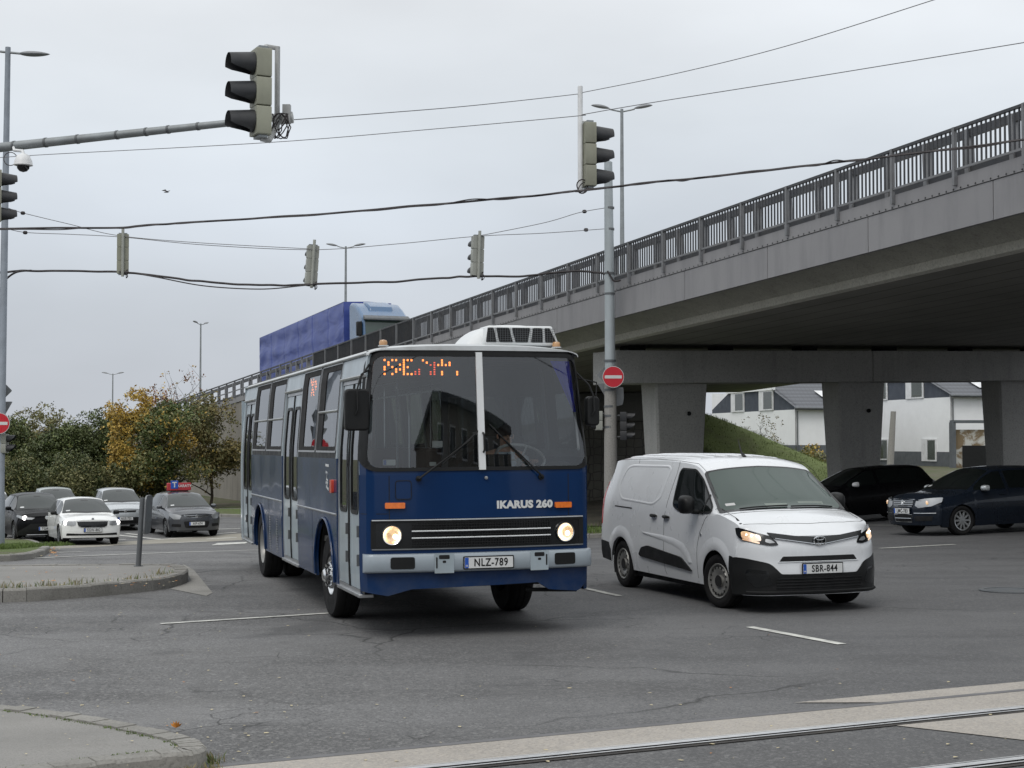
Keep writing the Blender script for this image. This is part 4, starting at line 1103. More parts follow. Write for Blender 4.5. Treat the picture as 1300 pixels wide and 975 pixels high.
# LED destination display
db = MB(); db.box(2.02, 2.10, -1.06, -.02, 2.72, 2.93); dsp = db.build('destination_display', MAT['black_void'], bus, bevel=.01)
colsrow = [(0, 3, 4, 6), (1, 2), (0, 3, 6), (0, 4, 5), (2, 4), (0, 1, 2, 3, 4, 5, 6), (0, 3, 6), (0, 6), (5, 6), (5, 4, 6), (0,), (1,), (2, 5, 6), (1, 2, 3, 4, 5, 6), (2,), (0, 1, 2, 5, 6), (2,), (1, 2), (), (5, 6)]
ml = MB()
for i, rs in enumerate(colsrow):
    for j in rs:
        y = -.955 + i * .0415; z = 2.905 - j * .0245
        ml.cur = 1 if i in (8, 9, 12, 13) else 0
        hh = .010 if ml.cur == 0 else .007
        ml.box(2.101, 2.104, y - .009, y + .009, z - hh, z + hh)
ml.build('led_dots', [MAT['led'], MAT['led_red']], dsp, smooth=0)
db = MB(); db.box(-1.75, -1.1, -1.13, -1.08, 2.60, 2.88); d2 = db.build('side_display', MAT['black_void'], bus)
ml = MB()
for i, rs in enumerate([(0, 1, 5, 6), (1, 2, 4, 5), (2, 3, 4), (1, 2, 4, 5, 6), (0, 1, 5, 6), (), (1, 2, 3), (1, 3, 4), (1, 2, 3)]):
    for j in rs:
        x = -1.62 + i * .05; z = 2.84 - j * .032
        ml.box(x - .014, x + .014, -1.134, -1.131, z - .011, z + .011)
ml.build('led_dots', [MAT['led']], d2, smooth=0)
# blue sun curtain by the cab window
m = MB()
m.grid(10, 8, lambda u, v: cF(.90 + .255 * u + .22 * v * (1 - u), 2.90 - .55 * v, -.025 - .012 * math.sin(u * 14)))
m.build('curtain', pbr('curtain_blue', (.015, .03, .60), .7), bus)
# mirrors
def mirror(yc, zc, x, s, nm='mirror', w=.125, h=.215):
    m = MB(); m.prism(rrect(-w, -h, w, h, .05, 5), lambda a, b_, hh: Vector((x + hh, yc + a, zc + b_)), -.06, .06)
    mi = m.build(nm, MAT['black_plastic'], bus, bevel=.02, segs=3)
    m = MB(); m.prism(rrect(-w * .86, -h * .9, w * .86, h * .9, .04, 5), lambda a, b_, hh: Vector((x + hh, yc + a, zc + b_)), -.064, -.061); m.build('mirror_glass', MAT['chrome'], mi)
    m = MB(); m.tube([(x + .07, yc - .02, zc - .05), (x + .09, yc, zc), (x + .06, yc, zc + h), (x + .03, yc + s * .04, zc + h + .12), (2.20, s * -1.14, zc + h + .26)], .011, 6)
    m.tube([(x + .05, yc + .03, zc + h), (x + .02, yc + .05, zc + h + .15), (2.18, s * -1.15, zc + h + .20)], .009, 6)
    m.build('mirror_arm', MAT['black_plastic'], mi)
mirror(-1.315, 2.375, 2.40, 1); mirror(1.31, 2.36, 2.22, -1, w=.07, h=.16)
# wheels
wheel(bus, 0.04, -1.05, .49, .28, .235, -1, 'bus', steer=R(1.5)); wheel(bus, 0.04, 1.02, .49, .28, .235, 1, 'bus', steer=R(1.5))
wheel(bus, RX, -1.08, .50, .28, .30, -1, 'bus_rear'); wheel(bus, RX, 1.08, .50, .28, .30, 1, 'bus_rear'); wheel(bus, RX, .74, .50, .26, .30, 1, 'bus_rear'); wheel(bus, RX, -.74, .50, .26, .30, -1, 'bus_rear')
# wheel wells
for cx in (0.02, RX):
    for s in (-1, 1):
        m = MB(); a = arc_poly(cx, .66, .52, n=16, zc=.5)
        n_ = len(a); vs = [Vector((x, s * 1.19, z)) for x, z in a] + [Vector((x, s * .56, z)) for x, z in a]
        m.add(vs, [(i, i + 1, n_ + i + 1, n_ + i) for i in range(n_ - 1)] + [tuple(range(n_, 2 * n_))]); m.build('wheel_well', MAT['black_void'], bus)
# driver
SKIN = pbr('skin', (.62, .38, .28), .5, var=.06); CLOTH_DK = pbr('jacket', (.02, .024, .035), .85); SHIRT = pbr('shirt', (.60, .70, .80), .8); HAIR = pbr('hair', (.03, .02, .015), .7)
drv = thing('person', 'bus driver in dark waistcoat, light shirt and tie with one hand on the steering wheel', 'person')
drv.matrix_world = bus.matrix_world @ Matrix.Translation((1.22, .60, 1.42))
J = [(0, 0, .08), (.02, 0, .28), (.03, 0, .45), (.05, 0, .53), (.08, 0, .60), (.10, 0, .70), (.02, .19, .45), (.02, -.19, .45), (.12, .25, .22), (.12, -.26, .22), (.42, .20, .36), (.40, -.25, .33), (.45, .17, .39), (.45, -.26, .40), (.10, .10, .06), (.10, -.10, .06), (.50, .14, .04), (.50, -.13, .04), (.55, .14, -.36), (.55, -.13, -.36), (.68, .14, -.42), (.68, -.13, -.42)]
E_ = [(0, 1), (1, 2), (2, 3), (3, 4), (4, 5), (2, 6), (2, 7), (6, 8), (7, 9), (8, 10), (9, 11), (10, 12), (11, 13), (0, 14), (0, 15), (14, 16), (15, 17), (16, 18), (17, 19), (18, 20), (19, 21)]
RR = [(.16, .13), (.17, .13), (.15, .10), (.055, .055), (.075, .065), (.08, .085), .07, .07, .048, .048, .032, .032, .035, .035, .10, .10, .07, .07, .05, .05, .04, .04]
body = skin_person('body', J, E_, RR, SKIN, drv)
m = MB(); m.lathe([(.0, .0), (.17, .02), (.185, .15), (.20, .33), (.16, .44), (.08, .49), (.065, .52)], 'z', seg=20, M=Matrix.Translation((.02, 0, .0)) @ Matrix.Diagonal((.72, 1, 1, 1)))
for s in (-1, 1): m.tube([(.02, s * .15, .43), (.03, s * .22, .40), (.12, s * .265, .22), (.25, s * .25, .27), (.33, s * .235, .33)], [.075, .075, .062, .052, .048], 10)
m.build('shirt', SHIRT, drv)
m = MB(); m.lathe([(.0, -.01), (.178, .0), (.195, .15), (.208, .33), (.17, .45), (.12, .475)], 'z', seg=20, M=Matrix.Translation((.005, 0, .0)) @ Matrix.Diagonal((.74, 1.02, 1, 1)))
m.build('waistcoat', CLOTH_DK, drv)
MB().add([(.165, -.055, .30), (.165, .055, .30), (.12, .10, .50), (.12, -.10, .50)], [(0, 1, 2, 3)]).build('shirt_front', SHIRT, drv)
MB().add([(.172, 0, .16), (.176, -.03, .26), (.15, -.018, .47), (.14, 0, .49), (.15, .018, .47), (.176, .03, .26)], [(0, 1, 2, 3, 4, 5)]).build('tie', pbr('tie', (.05, .11, .2), .7), drv)
m = MB(); m.lathe([(0, .11), (.05, .10), (.085, .06), (.096, .0), (.09, -.04)], 'z', seg=18, M=Matrix.Translation((.062, 0, .70)) @ Matrix.Rotation(-.25, 4, 'Y') @ Matrix.Diagonal((1.08, .92, 1, 1))); m.build('hair', HAIR, drv)
m = MB(); m.tube([(.165, 0, .685), (.196, 0, .655), (.178, 0, .645)], [.008, .014, .010], 6); m.tube([(.172, -.025, .615), (.180, 0, .612), (.172, .025, .615)], .006, 5)
for s in (-1, 1): m.tube([(.06, s * .083, .70), (.065, s * .095, .68), (.06, s * .085, .65)], .012, 6)
m.build('face_features', SKIN, drv)
m = MB()
for s in (-1, 1): m.lathe([(0, -.010), (.009, 0), (0, .010)], 'z', c=(.168, s * .032, .69), seg=8)
m.build('eyes', MAT['black_gloss'], drv)
for s in (-1, 1):
    for k in range(4):
        bx, by, bz = .45, s * .215 + (k - 1.5) * .019 * s, .395
        skin_person('finger', [(bx, by, bz), (bx + .035, by, bz + .02), (bx + .055, by, bz + .0), (bx + .05, by, bz - .025)], [(0, 1), (1, 2), (2, 3)], [.010, .009, .0085, .007], SKIN, drv, sub=1)

for s in (-1, 1):
    skin_person('thumb', [(.45, s * .19, .39), (.475, s * .165, .405), (.50, s * .16, .40)], [(0, 1), (1, 2)], [.012, .011, .008], SKIN, drv, sub=1)
    skin_person('palm', [(.40, s * .225, .365), (.43, s * .217, .385), (.458, s * .215, .395)], [(0, 1), (1, 2)], [(.026, .02), (.038, .016), (.036, .014)], SKIN, drv, sub=1)
# ================================================ CAR BODY FROM CURVES
class Car:
    """x forward (0 = front axle), y left, z up from the road"""
    def __init__(s, fo, wb, ro, W, wr, bot, top, sh, wsh, rimz=.32, arch=.36, front=(.16, .22), rear=(.10, .12), slope_f=None, slope_r=None, crown=.05, tuck=.05, wx=None, re_drop=.06, greenx=None, archz=None, mid=.55, roofcrown=None):
        s.fo, s.wb, s.ro, s.W = fo, wb, ro, W / 2
        s.top = pchip(*zip(*top)); s.sh = pchip(*zip(*sh)); s.wr = pchip(*zip(*wr)); s.wsh = pchip(*zip(*wsh))
        s.bot = lin(*zip(*bot)); s.rz = rimz; s.ar = arch; s.front, s.rear = front, rear
        s.sf = slope_f or (lambda z: 0.0); s.sr = slope_r or (lambda z: 0.0)
        s.tuck = tuck; s.red = re_drop; s.gx = greenx; s.mid = mid; s.xr = -(wb + ro)
        s.wx = pchip(*zip(*(wx or [(s.xr, 1), (fo, 1)])))
        s.rc = roofcrown or (lambda x: 1.0)
        s.B = .42
    def shz(s, x): return s.sh(x)
    def rez(s, x): return max(s.sh(x) + .004, s.top(x) - s.red * (1 if s.gx is None else 1))
    def hw(s, x, z):
        wx = s.wx(x); sh = s.sh(x); w = s.W * wx
        if z <= sh:
            b = .18
            t = (z - b) / max(.05, sh - b)
            ws = s.wsh(x) * s.W
            # belly at mid height
            if z < s.mid: 
                q = (s.mid - z) / max(.01, s.mid - b); return w - s.tuck * max(0, q) ** 1.8
            q = (z - s.mid) / max(.01, sh - s.mid); return w + (ws * wx - w) * min(1, q) ** 1.7
        re = s.rez(x); q = min(1, (z - sh) / max(.02, re - sh))
        a = s.wsh(x) * s.W * wx; b = s.wr(x) * s.W * wx
        return a + (b - a) * (q ** 1.15)
    def XF(s, y, z):
        u = min(1.08, abs(y) / s.W); return s.fo - s.front[0] * u * u - s.front[1] * max(0, (u - .55) / .45) ** 2.6 - s.sf(z)
    def XR(s, y, z):
        u = min(1.05, abs(y) / s.W); return s.xr + s.rear[0] * u * u + s.rear[1] * max(0, (u - .6) / .4) ** 2.4 + s.sr(z)
    def shift(s, x, y, z):
        if x > s.fo - s.B:
            k = (x - (s.fo - s.B)) / s.B; k = k * k * (3 - 2 * k) if k < 1 else 1
            return x - k * (s.fo - s.XF(y, z))
        if x < s.xr + s.B:
            k = ((s.xr + s.B) - x) / s.B; k = k * k * (3 - 2 * k) if k < 1 else 1
            return x + k * (s.XR(y, z) - s.xr)
        return x
    def topz(s, x, y):
        w = s.hw(x, s.rez(x)); u = min(1, abs(y) / max(.05, w)); t = s.top(x); r = s.rez(x)
        return r + (t - r) * (1 - u ** 2.6)
    # charts
    def side(s, sd, ins=0.0):
        def f(a, b, o=0.0):
            y = s.hw(a, b); x = s.shift(a, y, b); return Vector((x, sd * (y + o - ins), b))
        return f
    def front_m(s):
        def f(a, b, o=0.0):
            e = .01; x = s.XF(a, b)
            dy = (s.XF(a + e, b) - s.XF(a - e, b)) / (2 * e); dz = (s.XF(a, b + e) - s.XF(a, b - e)) / (2 * e)
            n = Vector((1, -dy, -dz)).normalized(); return Vector((x, a, b)) + n * o
        return f
    def rear_m(s):
        def f(a, b, o=0.0): return Vector((s.XR(a, b) - o, a, b))
        return f
    def top_m(s):
        def f(a, b, o=0.0):   # a = x, b = y
            e = .02; z = s.topz(a, b)
            dx = (s.topz(a + e, b) - s.topz(a - e, b)) / (2 * e); dy = (s.topz(a, b + e) - s.topz(a, b - e)) / (2 * e)
            n = Vector((-dx, -dy, 1)).normalized(); x = s.shift(a, b, z); return Vector((x, b, z)) + n * o
        return f
    def build(s, mat, parent, nx=70, name='body', nlow=9, ngl=5, ntop=8):
        xs = set(np.linspace(s.xr, s.fo, nx))
        for cx in (0, -s.wb):
            for th in np.linspace(0, math.pi, 19): xs.add(cx + s.ar * math.cos(th))
            xs.add(cx + s.ar + .002); xs.add(cx - s.ar - .002)
        xs = sorted(xs)
        X = [xs[0]]
        for x in xs[1:]:
            if x - X[-1] > .0015: X.append(x)
        def bottom(x):
            b = s.bot(x)
            for cx in (0, -s.wb):
                if abs(x - cx) <= s.ar + 1e-6: b = max(b, s.rz + math.sqrt(max(0, s.ar ** 2 - (x - cx) ** 2)))
            return b
        rings = []
        for x in X:
            zb = bottom(x); zs = s.sh(x); ze = s.rez(x); ring = []
            for k in range(nlow + 1):
                z = zb + (zs - zb) * k / nlow; ring.append((s.hw(x, z), z))
            for k in range(1, ngl + 1):
                z = zs + (ze - zs) * k / ngl; ring.append((s.hw(x, z), z))
            w = ring[-1][0]
            for k in range(1, ntop + 1):
                y = w * math.cos(math.pi / 2 * k / ntop) if k < ntop else 0.0
                ring.append((y, s.topz(x, y)))
            rings.append([(s.shift(x, y, z), y, z) for y, z in ring])
        m = MB(); n = len(rings[0]); K = 2 * n - 1
        vs = []
        for r in rings:
            vs += [Vector((x, -y, z)) for x, y, z in r] + [Vector((x, y, z)) for x, y, z in r[-2::-1]]
        fs = [(i * K + j, i * K + j + 1, (i + 1) * K + j + 1, (i + 1) * K + j) for i in range(len(rings) - 1) for j in range(K - 1)]
        m.add(vs, fs)
        # front and rear caps: rows at low heights
        for ri, fx in ((len(rings) - 1, s.XF), (0, s.XR)):
            r = rings[ri]; rows = []
            nr = nlow + ngl
            cols = [math.sin(t) for t in np.linspace(-math.pi / 2, math.pi / 2, 2 * ntop + 1)]
            for k in range(nr + 1):
                w = r[k][1]; z = r[k][2]
                rows.append([Vector((fx(w * c, z + 0), w * c, z + (s.topz(X[ri], w * c) - r[nr][2]) * (1 if k == nr else 0))) for c in cols])
            nc = len(cols); vv = [p for rw in rows for p in rw]
            m.add(vv, [(k * nc + j, k * nc + j + 1, (k + 1) * nc + j + 1, (k + 1) * nc + j) for k in range(nr) for j in range(nc - 1)])
        o = m.build(name, mat, parent, smooth=38, merge=.0008)
        # wells and floor
        m = MB()
        for cx in (0, -s.wb):
            for sd in (-1, 1):
                a = [(cx + (s.ar + .01) * math.cos(t), s.rz + (s.ar + .01) * math.sin(t)) for t in np.linspace(-.4, math.pi + .4, 15)]
                q = len(a); ww = s.W
                m.add([Vector((x, sd * (ww - .05), z)) for x, z in a] + [Vector((x, sd * (ww - .34), z)) for x, z in a], [(i, i + 1, q + i + 1, q + i) for i in range(q - 1)] + [tuple(range(q, 2 * q))])
        m.box(-s.wb + s.ar, -s.ar, -s.W + .09, s.W - .09, .19, .30); m.box(s.xr + .2, s.fo - .25, -s.W + .36, s.W - .36, .21, .5)
        m.build('underbody', MAT['black_void'], parent, smooth=0)
        return o
def carpaint(name, col, rough=.25, coat=.7, metal=0.0, dirt=.15, var=.03):
    m = pbr(name, col, rough, metal, var=var, scale=1.2, coat=coat, dirt=dirt, dcol=(.13, .12, .11))
    return m
def darkglass(name, base=(.012, .016, .016), refl=1.6):
    m, nt, b, out = newmat(name)
    c = mixc(nt, ramp(nt, noise_n(nt, .7, 1, .4), [(.3, 0), (.7, 1)]), base, tuple(x * 1.35 + .001 for x in base))
    nt.links.new(c, b.inputs['Base Color']); b.inputs['Roughness'].default_value = .04; b.inputs['IOR'].default_value = refl
    b.inputs['Coat Weight'].default_value = .0
    return m
MAT['glass_dark'] = darkglass('glass_dark', (.006, .008, .008), 1.5)
MAT['glass_screen'] = darkglass('glass_screen', (.032, .052, .045), 1.56)
MAT['glass_far'] = darkglass('glass_far', (.03, .036, .036), 1.5)
def mir(lst): return [(a, -b) for a, b in lst][::-1]
def mirror_pod(parent, x, y, z, sd, mat, L=.13, w=.20, h=.14, arm=.10):
    m = MB(); sx = MB()
    pr = [(0, -.02), (.55, .0), (.9, .15), (1.0, .5), (.92, .85), (.6, 1.0), (0, 1.0)]
    # rounded shell
    def f(u, v):
        a = u * 2 * math.pi; t = v
        rr = (1 - t ** 3.2) ** .5
        cy, cz = math.cos(a), math.sin(a); k = 3.2
        q = (abs(cy) ** k + abs(cz) ** k) ** (-1 / k)
        return Vector((x + L * t - L * .35, y + sd * (w / 2) + cy * q * w / 2 * rr, z + cz * q * h / 2 * rr))
    m.grid(20, 8, f); o = m.build('door_mirror', mat, parent, smooth=60, merge=.0005)
    m = MB(); m.add([Vector((x - L * .35, y + sd * (w / 2) + math.cos(a) * w * .48, z + math.sin(a) * h * .48)) for a in np.linspace(0, 2 * math.pi, 20, endpoint=False)], [tuple(range(20))]); m.build('mirror_glass', MAT['chrome'], o, smooth=0)
    m = MB(); m.tube([(x, y - sd * arm, z - h * .45), (x, y + sd * .03, z - h * .38)], .028, 8); m.build('mirror_foot', MAT['black_plastic'], o)
    return o
def seam(C, chart, path, parent, w=.007, name='panel_seam', mat='black_void', off=.0016, step=.12):
    return sheet(name, strip_poly(path, w), chart, MAT[mat], parent, step=step, thick=.0012, off=off)

# ================================================ WHITE VAN
MAT['van_white'] = carpaint('van_white', (.68, .70, .725), .3, .6, dirt=0)
van = thing('delivery_van', 'white panel van with dark lower bumper and lit headlamps driving beside the bus', 'van')
VM = vehicle_matrix(3.34557, 19.299, 0.32272, 2.975)
van.matrix_world = VM
V = Car(fo=.892, wb=2.975, ro=.86, W=1.86,
        wr=[(-3.84, .80), (-3.2, .83), (-1.2, .815), (-.7, .80), (-.3, .83), (.1, .86), (.89, .8)],
        bot=[(-3.84, .38), (-3.45, .34), (-3.3, .27), (-.4, .25), (.4, .22), (.89, .21)],
        top=[(-3.84, 1.66), (-3.78, 1.74), (-3.6, 1.815), (-3.0, 1.845), (-1.8, 1.845), (-1.15, 1.825), (-.85, 1.79), (-.70, 1.735), (-.58, 1.655), (-.1, 1.325), (.03, 1.23), (.18, 1.185), (.45, 1.125), (.70, 1.045), (.82, .975), (.892, .90)],
        sh=[(-3.84, 1.2), (-3.0, 1.17), (-1.2, 1.13), (-.4, 1.13), (0, 1.13), (.3, 1.08), (.6, .99), (.892, .86)],
        wsh=[(-3.84, .955), (-3.2, .975), (-.4, .972), (0, .955), (.5, .93), (.892, .90)],
        rimz=.325, arch=.375, front=(.10, .26), rear=(.05, .07), tuck=.055, mid=.62,
        slope_f=lambda z: (max(0, z - .74) ** 1.6) * .9 - .02 * max(0, 1 - abs(z - .45) / .15), slope_r=lambda z: max(0, z - 1.0) ** 2 * .45 + max(0, .45 - z) * .2,
        wx=[(-3.84, .985), (-3.0, 1), (.2, 1), (.5, .995), (.892, .985)], re_drop=.085)
vb = V.build(MAT['van_white'], van, nx=90, nlow=12, ngl=6, ntop=12)
VS = {-1: V.side(-1), 1: V.side(1)}; VF = V.front_m(); VT = V.top_m()
for sd in (-1, 1):
    f = VS[sd]
    # front door glass
    dg = rpoly([(-1.27, 1.20), (-1.10, 1.145), (-.45, 1.135), (-.16, 1.15), (-.20, 1.22), (-.62, 1.55), (-.82, 1.66), (-1.20, 1.67), (-1.25, 1.62)], [.06, .04, .05, .03, .03, .05, .06, .05, .05], 4)
    sheet('door_window', dg, f, MAT['glass_dark'], van, step=.06, thick=.012, off=.012)
    seam(V, f, dg + [dg[0]], van, .022, 'window_seal', 'black_plastic', .013, step=.06)
    seam(V, f, [(-.36, 1.12), (-.36, 1.28), (-.34, 1.36)], van, .03, 'quarter_post', 'black_plastic', .014)
    # seams
    seam(V, f, [(-1.33, 1.76), (-1.35, 1.6), (-1.46, 1.25), (-1.52, 1.0), (-1.52, .34), (-1.48, .29)], van)
    seam(V, f, [(-.10, 1.20), (-.30, 1.06), (-.44, .88), (-.50, .70), (-.52, .32)], van)
    seam(V, f, [(-.10, 1.20), (-.20, 1.32), (-.55, 1.63), (-.80, 1.735), (-1.3, 1.765), (-2.1, 1.785), (-3.3, 1.765)], van, .006)
    seam(V, f, [(-2.62, 1.785), (-2.635, 1.72)], van, .006)
    seam(V, f, [(-.10, 1.205), (.05, 1.17), (.3, 1.105), (.5, 1.035)], van, .006)
    seam(V, f, [(-3.22, 1.12), (-2.60, 1.108)], van, .016, 'slide_rail', 'black_void', .003)
    # pressed panel in the load bay: raised frame around a recess
    pr = rpoly([(-3.20, 1.40), (-3.05, 1.21), (-1.92, 1.17), (-1.68, 1.27), (-1.52, 1.66), (-1.62, 1.71), (-2.85, 1.705), (-3.02, 1.66)], [.12, .12, .09, .07, .06, .05, .10, .1], 6)
    pin = rpoly([(-3.15, 1.40), (-3.01, 1.245), (-1.94, 1.205), (-1.73, 1.29), (-1.585, 1.645), (-1.65, 1.675), (-2.84, 1.67), (-2.99, 1.63)], [.11, .11, .08, .06, .05, .04, .09, .1], 6)
    def bead(a, b, o=0.0): return f(a, b, o)
    mm = MB(); n_ = len(pr)
    lv = [(pr, .0008), ([(p[0] * .55 + q[0] * .45, p[1] * .55 + q[1] * .45) for p, q in zip(pr, pin)], .008), (pin, .0015)]
    vs = [f(a, b, o) for L_, o in lv for a, b in L_]
    mm.add(vs, [(r_ * n_ + i, r_ * n_ + (i + 1) % n_, (r_ + 1) * n_ + (i + 1) % n_, (r_ + 1) * n_ + i) for r_ in range(2) for i in range(n_)])
    mm.build('panel_pressing', MAT['van_white'], van, smooth=60)
    # crease above the side moulding
    mm = MB()
    cr_ = [(-2.2, .80), (-1.6, .765), (-1.2, .735), (-.95, .69), (-.80, .60), (-.72, .50)]
    L1 = [(-2.2, .81), (-1.6, .80), (-1.2, .78), (-.90, .73), (-.73, .62), (-.66, .50)]; L2 = [(-2.2, .79), (-1.6, .73), (-1.25, .69), (-1.02, .64), (-.88, .57), (-.79, .49)]
    vs = [f(a, b, .001) for a, b in L1] + [f(a, b, .013) for a, b in cr_] + [f(a, b, .001) for a, b in L2]; q = 6
    mm.add(vs, [(r_ * q + i, r_ * q + i + 1, (r_ + 1) * q + i + 1, (r_ + 1) * q + i) for r_ in range(2) for i in range(q - 1)])
    mm.build('door_crease', MAT['van_white'], van, smooth=70)
    # moulding
    sheet('side_moulding', rpoly([(-2.32, .50), (-2.22, .60), (-2.02, .635), (-.96, .55), (-.66, .39), (-1.65, .44), (-2.27, .475)], [.03, .04, .04, .06, .03, .02, .03], 5), f, MAT['black_plastic'], van, step=.2, thick=.03, off=.022)
    # wheel arch flares
    for cx, rr in ((0, .375), (-2.975, .375)):
        mm = MB(); ths = np.linspace(R(2), R(178), 22) if cx != 0 or sd else []
        for (r0, o0), (r1, o1) in (((.376, .004), (.40, .014)), ((.40, .014), (.47, .011)), ((.47, .011), (.53, .0))):
            vs = []
            for t in ths:
                for r_, o_ in ((r0, o0), (r1, o1)):
                    a, b = cx + r_ * math.cos(t), .325 + r_ * math.sin(t)
                    vs.append(f(a, b, o_ * math.sin(t) ** .6))
            mm.add(vs, [(2 * i, 2 * i + 1, 2 * i + 3, 2 * i + 2) for i in range(len(ths) - 1)])
        mm.build('wheel_arch', MAT['van_white'], van, smooth=60, merge=.0004)
    # handles
    for hx in (-1.83, -1.43):
        sheet('handle_recess', rrect(hx - .03, .99, hx + .05, 1.085, .035, 6), f, MAT['van_white'], van, step=.2, thick=.003, off=.002)
        hd = MB(); hd.tube([f(hx - .085, 1.04, .012), f(hx - .05, 1.042, .032), f(hx + .05, 1.042, .032), f(hx + .085, 1.04, .012)], [.013, .022, .022, .013], 8); hd.build('door_handle', MAT['black_plastic'], van)
    mirror_pod(van, -.50, sd * .965, 1.235, sd, MAT['black_plastic'], .17, .19, .23, .12)
    # rear corner bumper & lamp
    sheet('rear_bumper', rpoly([(-3.82, .36), (-3.38, .34), (-3.345, .50), (-3.42, .60), (-3.82, .62)], .02), f, MAT['black_plastic'], van, step=.05, thick=.03, off=.012)
    sheet('tail_lamp', rpoly([(-3.83, .85), (-3.80, .85), (-3.79, 1.2), (-3.80, 1.45), (-3.83, 1.45)], .01), f, pbr('tail_red', (.4, .01, .01), .2, coat=.6), van, step=.05, thick=.02, off=.006)
    # side repeater
    sheet('side_repeater', rrect(-.41, .845, -.375, .88, .015), f, MAT['alu'], van, step=.2, thick=.008, off=.009)
    # black front corner bumper on the side
    sheet('bumper_corner', rpoly([(.385, .23), (.89, .22), (.89, .60), (.70, .615), (.40, .66), (.375, .5)], .01), f, MAT['black_plastic'], van, step=.04, thick=.02, off=.010)
# windscreen
ws = rpoly([(.10, -.845), (.155, -.5), (.165, 0), (.155, .5), (.10, .845), (-.735, .70), (-.765, 0), (-.735, -.70)], [.06, 0, 0, 0, .06, .06, 0, .06], 4)
def VTc(a, b, o=0.0): return VT(a - .085 * (abs(b) / .85) ** 2 * (1 if a < .1 else 1), b, o)
sheet('windscreen_frame', rpoly([(.115, -.875), (.17, -.5), (.18, 0), (.17, .5), (.115, .875), (-.60, .745), (-.645, 0), (-.60, -.745)], [.06, 0, 0, 0, .06, .06, 0, .06], 4), VTc, MAT['black_gloss'], van, step=.06, thick=.002, off=.003)
wsp = sheet('windscreen', rpoly([(.06, -.83), (.115, -.5), (.125, 0), (.115, .5), (.06, .83), (-.575, .71), (-.62, 0), (-.575, -.71)], [.06, 0, 0, 0, .06, .06, 0, .06], 4), VTc, MAT['glass_screen'], van, step=.06, thick=.002, off=.0045)
for a0, b0, w_, h_, mt in ((-.03, -.74, .035, .12, 'plate_white'), (.0, -.25, .05, .30, 'paint'), (-.02, .22, .04, .36, 'sign_back')):
    sheet('dash_paper', rrect(a0, b0, a0 + w_, b0 + h_, .008), VTc, pbr('paper', (.16, .19, .17) if mt != 'plate_white' else (.5, .5, .5), .4), wsp, step=.06, thick=.0008, off=.0056)
m = MB()
for p0, p1 in (((.115, -.62), (.085, .02)), ((.12, .05), (.095, .66))): m.tube([VTc(p0[0] + (p1[0] - p0[0]) * t, p0[1] + (p1[1] - p0[1]) * t, .018) for t in np.linspace(0, 1, 9)], .009, 5)
m.build('wiper', MAT['black_plastic'], van)
seam(V, VTc, [(.20, -.86), (.23, -.5), (.24, 0), (.23, .5), (.20, .86)], van, .012)
# roof ribs, aerial
m = MB()
for k in range(7):
    y = -.54 + k * .18
    m.tube([VT(x, y, -.012) for x in np.linspace(-3.5, -1.15, 30)], .022, 8)
m.build('roof_rib', MAT['van_white'], van, smooth=60)
p = VT(-1.05, 0, 0)
m = MB(); m.tube([p + Vector((.05, 0, -.01)), p + Vector((-.04, 0, .05)), p + Vector((-.10, 0, .16)), p + Vector((-.13, 0, .22))], [.028, .014, .006, .004], 8); m.build('aerial', MAT['black_plastic'], van)
# bonnet seam
seam(V, VTc, [(.60, -.80), (.70, -.5), (.735, 0), (.70, .5), (.60, .80)], van, .007)
# bonnet creases
# lower black bumper
lowp = rpoly([(-.945, .215), (-.55, .22), (0, .215), (.55, .22), (.945, .215), (.945, .655), (.86, .645), (.62, .585), (.50, .46), (0, .452), (-.50, .46), (-.62, .585), (-.86, .645), (-.945, .655)], [.02, 0, 0, 0, .02, .03, .02, .05, .02, 0, .02, .05, .02, .03], 4)
lb = sheet('lower_bumper', lowp, VF, MAT['black_plastic'], van, step=.05, thick=.02, off=.012)
sheet('lower_grille', rpoly([(-.62, .28), (0, .27), (.62, .28), (.50, .42), (0, .43), (-.50, .42)], .02), VF, MAT['black_void'], lb, step=.08, thick=.002, off=.0135)
m = MB()
for z in (.305, .34, .375, .41): m.tube([VF(a, z, .018) for a in np.linspace(-.56, .56, 20)], .007, 5)
m.build('grille_slat', MAT['black_plastic'], lb)
MB().tube([VF(a, .245, .02) for a in np.linspace(-.84, .84, 30)], .02, 6).build('chin_lip', MAT['black_plastic'], lb)
for s in (-1, 1):
    sheet('fog_panel', rpoly([(s * .60, .34), (s * .76, .30), (s * .86, .42), (s * .84, .52), (s * .66, .50)], .03), VF, MAT['black_gloss'], lb, step=.05, thick=.004, off=.015)
sheet('upper_slot', rpoly([(-.52, .60), (.52, .60), (.47, .665), (-.47, .665)], .015), VF, MAT['black_void'], van, step=.08, thick=.003, off=.004)
m = MB(); m.tube([VF(a, .60, .006) for a in np.linspace(-.53, .53, 20)], .006, 5); m.build('slot_lip', MAT['van_white'], van)
plate(van, 'SBR-844', Matrix.Translation(VF(.02, .515, .016)), w=.52, h=.112)
